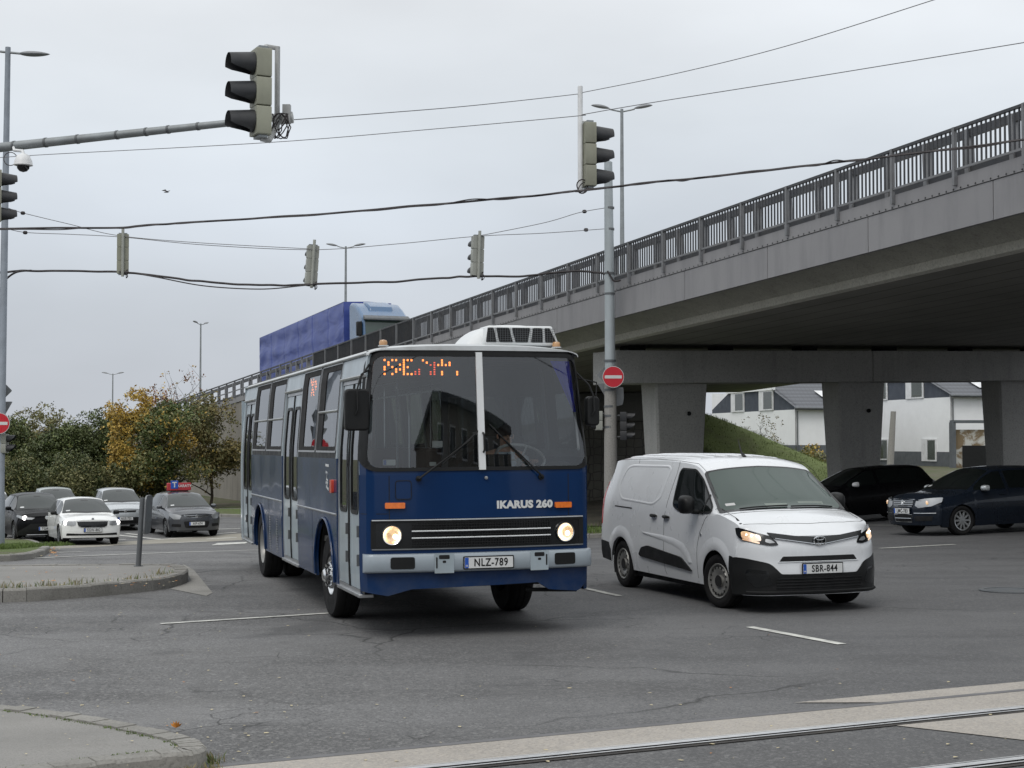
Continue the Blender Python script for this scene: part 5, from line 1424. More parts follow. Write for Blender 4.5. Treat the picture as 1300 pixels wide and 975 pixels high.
# headlamps and the grille band
for s in (-1, 1):
    hl = rpoly([(s * .52, .80), (s * .545, .845), (s * .60, .90), (s * .74, .945), (s * .87, .995), (s * .895, .99), (s * .90, .90), (s * .86, .845), (s * .70, .805), (s * .60, .79)], [.01, .01, .02, .02, .01, .01, .03, .03, .03, .02], 4)
    if s < 0: hl = hl
    h_ = sheet('headlight', hl, VF, MAT['black_gloss'], van, step=.03, thick=.014, off=.009)
    sheet('reflector', rpoly([(s * .70, .845), (s * .70, .905), (s * .82, .955), (s * .86, .95), (s * .865, .88), (s * .80, .845)], .02, 4), VF, MAT['lamp_warm'], h_, step=.03, thick=.001, off=.010)
    sheet('indicator_lens', rpoly([(s * .72, .812), (s * .86, .855), (s * .862, .872), (s * .72, .835)], .004), VF, MAT['lamp_warm'], h_, step=.03, thick=.001, off=.010)
    sheet('lamp_unit', rpoly([(s * .555, .825), (s * .60, .86), (s * .655, .87), (s * .665, .835), (s * .62, .82)], .012), VF, MAT['alu'], h_, step=.03, thick=.001, off=.010)
    b_ = VF(s * .775, .905, .006)
    for dy, dz, rr in ((0, 0, .018), (s * .045, .01, .012), (-s * .04, -.005, .012)): 
        mm = MB(); mm.lathe([(rr, -.002), (rr * .8, .004), (0, .007)], 'x', c=VF(s * .775 + dy, .905 + dz, .010), seg=12); mm.build('bulb', MAT['lamp_hot'], h_)
gb = sheet('grille_band', rpoly([(-.585, .875), (-.3, .835), (-.12, .80), (0, .79), (.12, .80), (.3, .835), (.585, .875), (.63, .94), (.3, .895), (0, .88), (-.3, .895), (-.63, .94)], .008, 3), VF, MAT['black_gloss'], van, step=.04, thick=.02, off=.018)
MB().tube([VF(a, .80 + .075 * max(0, abs(a) - .06) / .52, .022) for a in np.linspace(-.55, .55, 30)], .006, 5).build('chrome_strip', MAT['chrome'], gb)
Me = Matrix.Translation(VF(0, .835, .020))
em = MB()
def ell(rx, ry, cy=0, n=28, M=Me): return [M @ Vector((.014, math.cos(t) * rx, cy + math.sin(t) * ry)) for t in np.linspace(0, 2 * math.pi, n + 1)]
em.tube(ell(.078, .053), .0065, 6); em.tube(ell(.026, .050), .005, 5); em.tube(ell(.052, .018, .026), .005, 5)
bd = MB(); bd.lathe([(0, .004), (.9, .004), (1, 0)], 'x', seg=28, M=Me @ Matrix.Diagonal((1, .082, .056, 1))); bdo = bd.build('badge_base', MAT['black_gloss'], van)
em.build('badge', MAT['chrome'], bdo)
for sd in (-1, 1):
    wheel(van, 0, sd * .80, .327, .215, .215, sd, 'steel', steer=R(9)); wheel(van, -2.975, sd * .80, .327, .215, .215, sd, 'steel')

# ================================================ ORDINARY CARS
def make_car(name, label, cat, px, th, paint, P, txt=None, group=None, lights='off', rims='alloy5', depth=None, far=True, pos=None, glass=None, mirror_mat=None):
    if pos is None:
        g = U(px, 560, depth); pos = (g.x, depth)
    o = thing(name, label, cat, group=group)
    wb = P['wb']; o.matrix_world = vehicle_matrix(pos[0], pos[1], th, wb)
    H = P['H']; W = P['W']; hw_ = W / 2; fo, ro = P['fo'], P['ro']; xr = -(wb + ro)
    cow, rf, rr, dk = P['cowl'], P['rf'], P['rr'], P['deck']       # x of windscreen base, roof start, roof end, rear glass base
    hz, bz, fz = P['hood'], P['belt'], P['nose']
    top = [(xr, P['tailz'] - .03), (xr + .12, P['tailz'] + .0)]
    if dk - xr > .35: top += [(dk - .05, P['deckz'] - .0), (dk, P['deckz'] + .015)]
    else: top += [(dk, P['deckz'])]
    top += [(rr, H - .05), (rr + .25, H - .015), ((rf + rr) / 2 + .1, H), (rf - .12, H - .025), (rf, H - .06), (cow - .04, hz + .05), (cow + .06, hz), (cow + .35, hz - .035), (fo - .35, fz + .10), (fo - .10, fz + .03), (fo, fz - .02)]
    top = sorted(top)
    sh = [(xr, P['tailz'] - .12), (dk if dk - xr > .3 else xr + .3, bz + .04), (-wb * .5, bz), (cow - .1, bz - .03), (cow + .4, hz - .12), (fo - .3, fz - .0), (fo, fz - .10)]
    sh = sorted(sh)
    C = Car(fo=fo, wb=wb, ro=ro, W=W, wr=[(xr, .70), (dk, .70), (rr, .66), ((rf + rr) / 2, .69), (rf, .655), (cow, .82), (fo, .78)], bot=[(xr, .34), (xr + .4, .24), (-wb, .2), (0, .19), (fo - .3, .2), (fo, .24)],
            top=top, sh=sh, wsh=[(xr, .88), (dk, .925), (-wb * .5, .935), (cow, .93), (fo, .84)], rimz=P.get('rz', .315), arch=P.get('ar', .35), front=P.get('front', (.14, .26)), rear=(.1, .2), mid=.6,
            slope_f=lambda z: max(0, z - .60) ** 1.5 * P.get('fs', .5) + max(0, .4 - z) * .25, slope_r=lambda z: max(0, z - .75) ** 1.5 * .3 + max(0, .45 - z) * .3, wx=[(xr, .96), (xr + .6, .99), (-1.2, 1), (.3, .99), (fo, .965)], re_drop=.07)
    C.build(paint, o, nx=46, nlow=8, ngl=4, ntop=7)
    F = C.front_m(); T = C.top_m()
    gm = glass or MAT['glass_far']
    def Tc(a, b, oo=0.0): return T(a - .10 * (abs(b) / hw_) ** 2, b, oo)
    wtop = .655 * hw_ - .03; wbot = .84 * hw_
    sheet('windscreen', rpoly([(cow - .02, -wbot), (cow + .05, 0), (cow - .02, wbot), (rf - .0, wtop), (rf - .03, 0), (rf - .0, -wtop)], [.05, 0, .05, .05, 0, .05], 3), Tc, gm, o, step=.1, thick=.002, off=.004)
    sheet('inner_mirror', rrect(rf - .0 + .10, -.11, rf + .17, .11, .02), Tc, MAT['black_gloss'], o, step=.2, thick=.001, off=.006)
    sheet('sticker', rrect(cow - .16, -wbot * .82, cow - .10, -wbot * .66, .01), Tc, MAT['plate_white'], o, step=.2, thick=.001, off=.006)
    sheet('dash_edge', rpoly([(cow - .05, -wbot * .95), (cow + .03, 0), (cow - .05, wbot * .95), (cow - .10, wbot * .93), (cow - .03, 0), (cow - .10, -wbot * .93)], .01, 2), Tc, MAT['black_gloss'], o, step=.1, thick=.001, off=.006)
    if not P.get('norear'):
        sheet('rear_window', rpoly([(dk + .05, -wbot * .8), (dk + .05, wbot * .8), (rr + .02, wtop * .95), (rr + .02, -wtop * .95)], .05, 3), T, MAT['glass_dark'], o, step=.12, thick=.002, off=.004)
    bp = P.get('bpost', -wb * .5)
    for sd in (-1, 1):
        f = C.side(sd)
        zt = lambda x: C.rez(x) - .035
        b0 = bz + .02
        g1 = [(bp + .05, b0), (cow - .22, b0 - .02)] + [(x, zt(x)) for x in np.linspace(cow - .30, rf - .1, 5)] + [(x, zt(x)) for x in np.linspace(rf - .3, bp + .05, 3)]
        g1 = [(a, max(b, b0 - .02)) for a, b in g1]
        sheet('side_window', g1, f, MAT['glass_dark'], o, step=.15, thick=.003, off=.005)
        xe = P['qx']
        g2 = [(bp - .04, b0), (bp - .04, zt(bp - .04))] + [(x, zt(x)) for x in np.linspace(bp - .3, rr + .1, 4)] + [(x, max(zt(x), b0 + .03)) for x in np.linspace(rr - .0, xe, 4)] + [(xe, b0 + .02)]
        sheet('side_window', g2, f, MAT['glass_dark'], o, step=.15, thick=.003, off=.005)
        seam(C, f, [(bp + .01, b0), (bp + .0, .34)], o, .01, step=.3)
        seam(C, f, [(cow - .18, b0 - .05), (-.42 if wb > 2.5 else -.4, .62), (-.42, .30)], o, .01, step=.3)
        seam(C, f, [(bp - .75, b0), (-wb + .55, .75), (-wb + .42, .45)], o, .01, step=.3)
        for hx in (bp + .18, bp - .62): MB().tube([f(hx - .08, bz - .10, .012), f(hx + .08, bz - .10, .012)], .014, 6).build('door_handle', paint, o)
        mirror_pod(o, cow - .42, sd * (hw_ * .95), bz + .045, sd, mirror_mat or paint, .14, .19, .13)
        wheel(o, 0, sd * (hw_ - .12), P.get('wr', .32), .21, .22, sd, rims); wheel(o, -wb, sd * (hw_ - .12), P.get('wr', .32), .21, .22, sd, rims)
    P['detail'](o, C, F, hw_, lights, paint)
    if txt: plate(o, txt, Matrix.Translation(F(P.get('py', 0), P.get('pz', .42), .02)), lod=1)
    return o
def headl(o, C, F, pts, lights, y_b, z_b, lens='alu'):
    for s in (-1, 1):
        h_ = sheet('headlight', rpoly([(s * a, b) for a, b in pts], .015, 2), F, MAT['alu'] if lens == 'alu' else MAT[lens], o, step=.06, thick=.008, off=.008)
        if lights == 'on':
            mm = MB(); mm.lathe([(.075, -.002), (.05, .006), (0, .012)], 'x', c=F(s * y_b, z_b, .012), seg=12); mm.build('bulb', MAT['lamp_cool'], h_)
        elif lights == 'warm':
            mm = MB(); mm.lathe([(.045, -.002), (.03, .006), (0, .012)], 'x', c=F(s * y_b, z_b, .012), seg=12); mm.build('bulb', MAT['lamp_warm'], h_)
def grille(o, F, pts, name='grille', mat='black_gloss', off=.006, bars=0, frame=None):
    g = sheet(name, rpoly(pts, .02, 3), F, MAT[mat], o, step=.08, thick=.004, off=off)
    if frame: MB().tube([F(a, b, off + .004) for a, b in pts + [pts[0]]], .008, 5).build('grille_frame', MAT[frame], g)
    if bars:
        a0, a1 = min(p[0] for p in pts), max(p[0] for p in pts); b0, b1 = min(p[1] for p in pts), max(p[1] for p in pts)
        m = MB()
        for k in range(bars): z = b0 + (b1 - b0) * (k + 1) / (bars + 1); m.tube([F(a, z, off + .006) for a in np.linspace(a0 * .9, a1 * .9, 8)], .009, 5)
        m.build('grille_bar', MAT['chrome'], g)
    return g
def round_badge(o, F, y, z, r=.05):
    m = MB(); m.lathe([(r, -.002), (r, .008), (r * .8, .010), (r * .8, .004), (0, .004)], 'x', c=F(y, z, .010), seg=20); b_ = m.build('badge', MAT['chrome'], o); return b_
def det_sedan(o, C, F, w, lights, paint):      # white saloon with split lamps
    grille(o, F, [(-.46, .73), (.46, .73), (.42, .60), (.34, .555), (-.34, .555), (-.42, .60)], frame='chrome', bars=0)
    m = MB()
    for k in range(17): a = -.40 + k * .05; m.tube([F(a, .57, .012), F(a, .72, .012)], .006, 4)
    m.build('grille_slat', MAT['black_plastic'], o)
    headl(o, C, F, [(.50, .735), (.50, .62), (.60, .60), (.84, .635), (.87, .75), (.70, .745)], lights, .76, .69)
    sheet('lower_grille', rpoly([(-.76, .31), (.76, .31), (.74, .38), (.3, .36), (-.3, .36), (-.74, .38)], .02), F, MAT['black_void'], o, step=.1, thick=.003, off=.006)
    round_badge(o, F, 0, .80, .04)
def det_cross(o, C, F, w, lights, paint):       # dark crossover
    sheet('lower_bumper', rpoly([(-.86, .25), (.86, .25), (.84, .38), (.5, .62), (-.5, .62), (-.84, .38)], .03), F, MAT['black_plastic'], o, step=.08, thick=.01, off=.01)
    headl(o, C, F, [(.36, .80), (.60, .83), (.86, .90), (.88, .84), (.74, .76), (.46, .745)], lights, .66, .80)
    round_badge(o, F, 0, .80, .06)
    MB().tube([F(a, .27, .02) for a in np.linspace(-.6, .6, 12)], .018, 6).build('chin_trim', MAT['alu'], o)
def det_auris(o, C, F, w, lights, paint):       # silver hatchback
    grille(o, F, [(-.40, .74), (.40, .74), (.36, .67), (-.36, .67)], mat='black_void')
    sheet('lower_grille', rpoly([(-.52, .25), (.52, .25), (.60, .36), (.52, .50), (-.52, .50), (-.60, .36)], .03), F, MAT['black_void'], o, step=.1, thick=.003, off=.006)
    headl(o, C, F, [(.45, .74), (.50, .64), (.66, .63), (.86, .78), (.86, .85), (.70, .82)], lights, .68, .72)
    round_badge(o, F, 0, .715, .055)
def det_i30(o, C, F, w, lights, paint):
    grille(o, F, [(-.42, .755), (-.2, .735), (.2, .735), (.42, .755), (.40, .71), (.2, .67), (-.2, .67), (-.40, .71)], frame='chrome')
    sheet('lower_grille', rpoly([(-.44, .55), (.44, .55), (.38, .33), (-.38, .33)], .06), F, MAT['black_void'], o, step=.1, thick=.003, off=.006)
    headl(o, C, F, [(.50, .74), (.56, .62), (.74, .62), (.87, .76), (.84, .83), (.66, .79)], lights, .68, .70)
    for s in (-1, 1): sheet('fog_panel', rpoly([(s * .52, .36), (s * .80, .38), (s * .78, .47), (s * .52, .46)], .02), F, MAT['black_void'], o, step=.1, thick=.003, off=.006)
    round_badge(o, F, 0, .715, .05)
def det_jetta(o, C, F, w, lights, paint):
    grille(o, F, [(-.36, .79), (.36, .79), (.30, .645), (-.30, .645)], frame='chrome', bars=3)
    grille(o, F, [(-.30, .47), (.30, .47), (.27, .31), (-.27, .31)], frame='chrome', name='lower_grille', bars=1)
    headl(o, C, F, [(.40, .77), (.38, .66), (.48, .61), (.74, .645), (.86, .73), (.86, .83), (.62, .81)], lights, .66, .72)
    for s in (-1, 1):
        sheet('fog_panel', rpoly([(s * .36, .33), (s * .74, .34), (s * .76, .44), (s * .36, .44)], .02), F, MAT['black_void'], o, step=.1, thick=.003, off=.006)
        MB().tube([F(s * a, .50, .012) for a in np.linspace(.36, .80, 8)], .009, 5).build('bumper_trim', MAT['chrome'], o)
    round_badge(o, F, 0, .715, .065)
    b = MB(); 
    for (a0, z0), (a1, z1) in (((-.035, .75), (0, .685)), ((.035, .75), (0, .685))): b.tube([F(a0, z0, .02), F(a1, z1, .02)], .006, 4)
    b.build('badge_letters', MAT['chrome'], o)
SED = dict(fo=.90, wb=2.69, ro=1.08, W=1.81, H=1.46, cowl=-.16, rf=-.98, rr=-2.75, deck=-3.40, deckz=1.02, tailz=.98, hood=.96, belt=.93, nose=.80, qx=-3.05, detail=det_sedan, pz=.47)
SED2 = dict(SED, detail=det_auris, H=1.46)
CRO = dict(fo=.94, wb=2.64, ro=.80, W=1.80, H=1.555, cowl=-.16, rf=-.98, rr=-2.6, deck=-3.25, deckz=1.22, tailz=1.10, hood=1.02, belt=1.03, nose=.88, qx=-2.85, detail=det_cross, pz=.46, rz=.34, wr=.345, ar=.39)
AUR = dict(fo=.88, wb=2.60, ro=.76, W=1.76, H=1.515, cowl=-.12, rf=-.98, rr=-2.8, deck=-3.25, deckz=1.06, tailz=1.02, hood=1.00, belt=.97, nose=.83, qx=-3.0, detail=det_auris, pz=.45)
I30 = dict(fo=.88, wb=2.65, ro=.75, W=1.775, H=1.48, cowl=-.14, rf=-.98, rr=-2.8, deck=-3.28, deckz=1.04, tailz=1.0, hood=.97, belt=.95, nose=.82, qx=-3.0, detail=det_i30, pz=.47)
JET = dict(fo=.89, wb=2.58, ro=1.08, W=1.78, H=1.46, cowl=-.16, rf=-.96, rr=-2.55, deck=-3.20, deckz=1.04, tailz=1.0, hood=.96, belt=.95, nose=.82, qx=-2.95, detail=det_jetta, pz=.545)
PW = carpaint('paint_white', (.80, .81, .80), .3, dirt=.1)
PB = carpaint('paint_black', (.004, .004, .005), .3, .2, dirt=.0)
PB.node_tree.nodes['Principled BSDF'].inputs['Specular IOR Level'].default_value = .1; PB.node_tree.nodes['Principled BSDF'].inputs['Coat Weight'].default_value = .05
PS = carpaint('paint_silver', (.48, .51, .53), .3, .6, .35, dirt=.1)
PN_ = None
PG = carpaint('paint_grey', (.06, .065, .075), .3, .6, .3, dirt=.1)
PN = carpaint('paint_navy', (.009, .014, .024), .28, .45, .2, dirt=.02)
PN.node_tree.nodes['Principled BSDF'].inputs['Specular IOR Level'].default_value = .2
PGR = carpaint('paint_pale_green', (.33, .37, .36), .3, .6, .3, dirt=.1)
GRP = 'cars waiting on the far side of the junction'
make_car('parked_car', 'white saloon car with bright headlamps nearest the grass island', 'car', 113, R(24), PW, SED, 'SGW-802', GRP, 'on', depth=48.3, mirror_mat=MAT['black_plastic'], rims='dark').name = 'saloon_car'
make_car('crossover_car', 'black crossover car half hidden behind the white saloon', 'car', 54, R(27), PB, CRO, 'TGA-361', GRP, 'on', depth=51.0, rims='dark')
make_car('saloon_car', 'silver green saloon showing only its roof above the black and white cars', 'car', 75, R(22), PGR, SED2, None, GRP, depth=61.0)
make_car('hatchback_car', 'silver hatchback behind the leaning post, next to the dark grey learner car', 'car', 156, R(22), PS, AUR, 'NUS-720', GRP, depth=57.5)
i30 = make_car('hatchback_car', 'dark grey hatchback carrying a red learner sign on its roof', 'car', 243, R(25), PG, I30, 'AIP-674', GRP, depth=53.2, rims='dark')
make_car('hatchback_car', 'white car cut off by the left edge of the picture', 'car', -9, R(24), PW, AUR, None, GRP, depth=55.5)
GR2 = 'dark cars waiting under the bridge'
jet = make_car('saloon_car', 'dark blue saloon with lit lamps and chrome grille in front of the bridge pier', 'car', 1188, R(-66), PN, JET, 'LMC-783', GR2, 'warm', depth=34.3, rims='alloy10', mirror_mat=PS, glass=MAT['glass_dark'])
make_car('hatchback_car', 'black hatchback in the shade behind the dark blue saloon', 'car', 1043, R(-70), PB, dict(AUR, H=1.47), None, GR2, 'off', depth=41.8, rims='dark', mirror_mat=MAT['white_paint'], glass=MAT['glass_dark'])
# roof sign of the learner car (a magnetic sign: its own thing)
rs = thing('roof_sign', 'red learner roof sign with a blue T plate on top of the dark grey hatchback', 'sign')
rs.matrix_world = i30.matrix_world @ Matrix.Translation((-1.75, 0, 1.475))
MB().box(-.06, .06, -.42, .42, .03, .30).build('board', pbr('sign_board_red', (.38, .03, .04), .5), rs, bevel=.02)
MB().box(.062, .075, -.30, -.04, .10, .38).build('letter_panel', MAT['plate_blue'], rs, bevel=.008)
text_obj('lettering', 'T', .26, MAT['plate_white'], rs, Matrix.Translation((.078, -.17, .23)) @ FACE, ext=.003, bold=.008)
text_obj('lettering', 'KARATY', .13, MAT['plate_white'], rs, Matrix.Translation((.064, .18, .19)) @ FACE, ext=.003, bold=.003)
MB().box(-.10, .10, -.30, .30, .0, .035).build('magnet_foot', MAT['black_plastic'], rs)
# ================================================ VIADUCT
TH = R(23.2); CT, ST = math.cos(TH), math.sin(TH)
def RT(t): return 6.2 - .0455 * t
def D(t, m, e, cross=.02):
    return Vector((8.49 + CT * m - ST * t, 31.8 + ST * m + CT * t, CAMZ + RT(t) + e + cross * m))
def Dz(t, m, z): p = D(t, m, 0); return Vector((p.x, p.y, z))
def soffit_mat():
    m, nt, b, out = newmat('soffit')
    geo = nt.nodes.new('ShaderNodeNewGeometry'); P = geo.outputs['Position']
    d = nt.nodes.new('ShaderNodeVectorMath'); d.operation = 'DOT_PRODUCT'; d.inputs[1].default_value = (CT, ST, 0); nt.links.new(P, d.inputs[0])
    md = nt.nodes.new('ShaderNodeMath'); md.operation = 'FRACT'
    sc = nt.nodes.new('ShaderNodeMath'); sc.operation = 'MULTIPLY'; sc.inputs[1].default_value = 1.1; nt.links.new(d.outputs['Value'], sc.inputs[0]); nt.links.new(sc.outputs[0], md.inputs[0])
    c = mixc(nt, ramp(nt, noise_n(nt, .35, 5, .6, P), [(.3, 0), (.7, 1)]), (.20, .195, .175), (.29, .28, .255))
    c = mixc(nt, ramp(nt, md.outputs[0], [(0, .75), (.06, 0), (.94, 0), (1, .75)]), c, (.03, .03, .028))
    nt.links.new(c, b.inputs['Base Color']); b.inputs['Roughness'].default_value = .9
    return m
def fascia_mat():
    m, nt, b, out = newmat('fascia')
    geo = nt.nodes.new('ShaderNodeNewGeometry'); P = geo.outputs['Position']
    c = mixc(nt, ramp(nt, noise_n(nt, .5, 6, .6, P), [(.3, 0), (.7, 1)]), (.225, .223, .232), (.26, .258, .265))
    mp = nt.nodes.new('ShaderNodeMapping'); mp.inputs['Scale'].default_value = (1.6, 1.6, .25); nt.links.new(P, mp.inputs[0])
    c = mixc(nt, ramp(nt, noise_n(nt, 1.3, 6, .65, mp.outputs[0]), [(.46, 0), (.78, .5)]), c, (.13, .13, .14))
    nt.links.new(c, b.inputs['Base Color']); b.inputs['Roughness'].default_value = .7
    return m
MAT['soffit'] = soffit_mat(); MAT['fascia'] = fascia_mat()
MAT['beam'] = conc_mat('beam_concrete', (.36, .355, .345), (.44, .435, .42), 20, stain=(.2, .2, .195), st=.55, streak=True, s1=.3)
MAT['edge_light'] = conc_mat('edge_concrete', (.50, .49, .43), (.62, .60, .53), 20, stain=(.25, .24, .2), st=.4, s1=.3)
MAT['web'] = conc_mat('web_concrete', (.33, .325, .285), (.44, .43, .38), 20, stain=(.15, .145, .125), st=.5, streak=True, s1=.3)
MAT['rail_paint'] = pbr('rail_paint', (.05, .053, .06), .5, .3, var=.12, dirt=.25)
MAT['rail_light'] = pbr('rail_galvanised', (.20, .205, .215), .5, .4, var=.12, dirt=.25)
T0, T1, TA = -30, 150, 38.0
via = thing('viaduct', 'grey concrete road bridge on tapered piers rising across the right half', 'bridge', tuple(Dz(17, 9, 0)))
vloc = Vector(via.location)
def vbuild(m, name, mat, parent=via, **k):
    o = m.build(name, mat, parent, **k)
    if parent is via: o.matrix_parent_inverse = Matrix.Translation(-vloc)
    return o
def along(profile, t0, t1, n, name, mat, closed=True, **k):
    m = MB(); q = len(profile)
    vs = [D(t0 + (t1 - t0) * i / n, a, e) for i in range(n + 1) for a, e in profile]
    rng = q if closed else q - 1
    fs = [(i * q + j, i * q + (j + 1) % q, (i + 1) * q + (j + 1) % q, (i + 1) * q + j) for i in range(n) for j in range(rng)]
    if closed: fs += [tuple(range(q)), tuple(n * q + j for j in range(q))[::-1]]
    m.add(vs, fs); return vbuild(m, name, mat, **k)
along([(.10, -1.05), (20.6, -1.05), (20.6, -1.75), (.10, -1.85)], T0, T1, 40, 'deck', MAT['concrete'])
along([(.22, -1.84), (.55, -1.86), (.95, -1.98), (1.25, -2.16), (1.34, -2.235), (1.34, -1.8)], T0, TA + 1, 20, 'cantilever', MAT['web'], smooth=50)
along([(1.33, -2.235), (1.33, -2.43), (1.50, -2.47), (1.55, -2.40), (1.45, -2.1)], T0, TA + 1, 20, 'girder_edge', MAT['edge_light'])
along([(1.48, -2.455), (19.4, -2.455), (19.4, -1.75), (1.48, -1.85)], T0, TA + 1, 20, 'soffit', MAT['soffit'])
along([(19.4, -2.455), (20.7, -2.0), (20.7, -1.0), (19.4, -1.0)], T0, TA + 1, 20, 'far_edge', MAT['beam'])
# fascia: upper kerb band with bolts, lower panels 4 m long
up = along([(-.03, -.97), (-.03, -1.255), (.12, -1.255), (.35, -.97)], T0, T1, 60, 'parapet_kerb', MAT['fascia'])
m = MB()
for k in range(int((TA + 22) / .22)):
    t = -20 + k * .22 - 2
    c = D(t, -.03, -1.225); u = D(t + .024, -.03, -1.225); v = D(t, -.03, -1.200)
    du = (u - c); dv = (v - c)
    nrm = Vector((-CT, -ST, 0)) * .008
    m.add([c + du + nrm, c + dv + nrm, c - du + nrm, c - dv + nrm], [(0, 1, 2, 3)])
o = m.build('bolt_row', MAT['black_void'], up, smooth=0); o.matrix_parent_inverse = Matrix.Identity(4)
t = -26.0 - .02
while t < TA + 2:
    m = MB(); a, b = t + .012, t + 3.988
    vs = [D(tt, mm, ee) for tt in (a, b) for mm, ee in ((-.012, -1.268), (-.012, -2.03), (.10, -2.03), (.10, -1.268))]
    m.add(vs, [(0, 1, 2, 3), (4, 7, 6, 5), (0, 4, 5, 1), (1, 5, 6, 2), (2, 6, 7, 3), (3, 7, 4, 0)])
    vbuild(m, 'fascia_panel', MAT['fascia'], smooth=0)
    t += 4.0
# cap beam and piers
BX, BY = 3.19, 47.96
def Bp(w, d, z, fall=.021): return Vector((BX + CT * w - ST * d, BY + ST * w + CT * d, z + fall * w))
m = MB()
zb, zt = CAMZ + 1.77, CAMZ + 2.80
for (w0, w1) in ((0, 9.55), (9.57, 18.6)):
    vs = [Bp(w, d, z) for z in (zb, zt) for w, d in ((w0, 0), (w1, 0), (w1, 1.6), (w0, 1.6))]
    m.add(vs, [(0, 3, 2, 1), (4, 5, 6, 7), (0, 1, 5, 4), (1, 2, 6, 5), (2, 3, 7, 6), (3, 0, 4, 7)])
vbuild(m, 'cap_beam', MAT['beam'], smooth=0, bevel=.03)
m = MB()
for w in (1.0, 4.2, 7.4, 10.6, 13.8, 17.0):
    vs = [Bp(w + a, .5 + b, z) for z in (zt, zt + .2) for a, b in ((-.3, 0), (.3, 0), (.3, .6), (-.3, .6))]
    m.add(vs, [(0, 3, 2, 1), (4, 5, 6, 7), (0, 1, 5, 4), (1, 2, 6, 5), (2, 3, 7, 6), (3, 0, 4, 7)])
    m2 = m; m = MB(); vbuild(m2, 'bearing', MAT['black_void'], smooth=0)
for wc in (2.48, 9.32, 16.0):
    g = gz(*Bp(wc, .8, 0)[:2]); zz = zb + .021 * wc
    h = zz - g; m = MB()
    def ring(z, hw_, hd): return [Bp(wc + a, .8 + b, z, 0) for a, b in ((-hw_ + .06, -hd), (hw_ - .06, -hd), (hw_, -hd + .06), (hw_, hd - .06), (hw_ - .06, hd), (-hw_ + .06, hd), (-hw_, hd - .06), (-hw_, -hd + .06))]
    k = .16 / 2.0; rr = [ring(zz, .93, .52), ring(g - .2, .93 - k * h * .62, .40)]
    m.add(rr[0] + rr[1], [tuple(range(8)), tuple(range(8, 16))[::-1]] + [(j, (j + 1) % 8, 8 + (j + 1) % 8, 8 + j) for j in range(8)])
    pr_ = vbuild(m, 'pier', MAT['beam'], smooth=0)
    m = MB(); c = Bp(wc + .25, .8 - .525, zz - .95, 0); m.lathe([(.07, 0), (.07, .03), (0, .03)], 'y', c=c - Vector((0, .02, 0)), seg=12); o = m.build('drain_hole', MAT['black_void'], pr_); 
# abutment below the end of the deck
def block_mat():
    m, nt, b, out = newmat('block_wall')
    geo = nt.nodes.new('ShaderNodeNewGeometry'); P = geo.outputs['Position']
    mp = nt.nodes.new('ShaderNodeMapping'); mp.inputs['Rotation'].default_value = (R(90), 0, 0); nt.links.new(P, mp.inputs[0])
    v = nt.nodes.new('ShaderNodeTexVoronoi'); v.feature = 'DISTANCE_TO_EDGE'; v.inputs['Scale'].default_value = 2.6; v.inputs['Randomness'].default_value = .25; nt.links.new(P, v.inputs['Vector'])
    c = mixc(nt, ramp(nt, noise_n(nt, .6, 5, .6, P), [(.3, 0), (.7, 1)]), (.12, .115, .10), (.18, .17, .15))
    c = mixc(nt, ramp(nt, v.outputs['Distance'], [(0, .8), (.06, 0)]), c, (.03, .03, .028))
    nt.links.new(c, b.inputs['Base Color']); b.inputs['Roughness'].default_value = .9
    bn = nt.nodes.new('ShaderNodeBump'); bn.inputs['Distance'].default_value = .05; nt.links.new(v.outputs['Distance'], bn.inputs['Height']); nt.links.new(bn.outputs[0], b.inputs['Normal'])
    return m
MAT['block'] = block_mat()
m = MB(); z1 = CAMZ + .95
vs = [Dz(t, w, z) for z in (-1.6, z1) for t, w in ((TA, .4), (TA, 15.4), (TA + 1, 15.4), (TA + 1, .4))]
m.add(vs, [(0, 3, 2, 1), (4, 5, 6, 7), (0, 1, 5, 4), (1, 2, 6, 5), (2, 3, 7, 6), (3, 0, 4, 7)]); vbuild(m, 'abutment_wall', MAT['block'], smooth=0)
m = MB()
vs = [p for w in (.4, 15.6) for p in (Dz(TA - .35, w, z1), Dz(TA - .35, w, z1 + .85), D(TA - .1, w, -2.5), D(TA + 1.2, w, -2.5), Dz(TA + 1.2, w, z1))]
m.add(vs, [tuple(range(5)), tuple(range(5, 10))[::-1]] + [(j, (j + 1) % 5, 5 + (j + 1) % 5, 5 + j) for j in range(5)]); vbuild(m, 'abutment_beam', MAT['concrete_dark'], smooth=0)
# retaining wall of the ramp
rw = thing('retaining_wall', 'long plain concrete wall carrying the bridge ramp behind the autumn trees', 'wall', tuple(Dz(60, .2, -1)))
m = MB(); n = 30
for i in range(n):
    a, b = TA + i * 4.0, TA + (i + 1) * 4.0 - .02
    if D(b, 0, -1.26).z < -1.0: break
    vs = [D(a, .02, -1.262), D(b, .02, -1.262), Dz(b, -.05, -1.6), Dz(a, -.05, -1.6), D(a, .5, -1.262), D(b, .5, -1.262), Dz(b, .5, -1.6), Dz(a, .5, -1.6)]
    m.add(vs, [(0, 1, 2, 3), (4, 7, 6, 5), (0, 4, 5, 1), (1, 5, 6, 2), (2, 6, 7, 3), (3, 7, 4, 0)])
MAT['wall_brown'] = conc_mat('wall_brown', (.19, .175, .15), (.26, .245, .215), 25, stain=(.09, .085, .075), st=.6, streak=True, s1=.3)
o = m.build('wall', MAT['wall_brown'], rw, smooth=0); o.matrix_parent_inverse = Matrix.Translation(-Vector(rw.location))
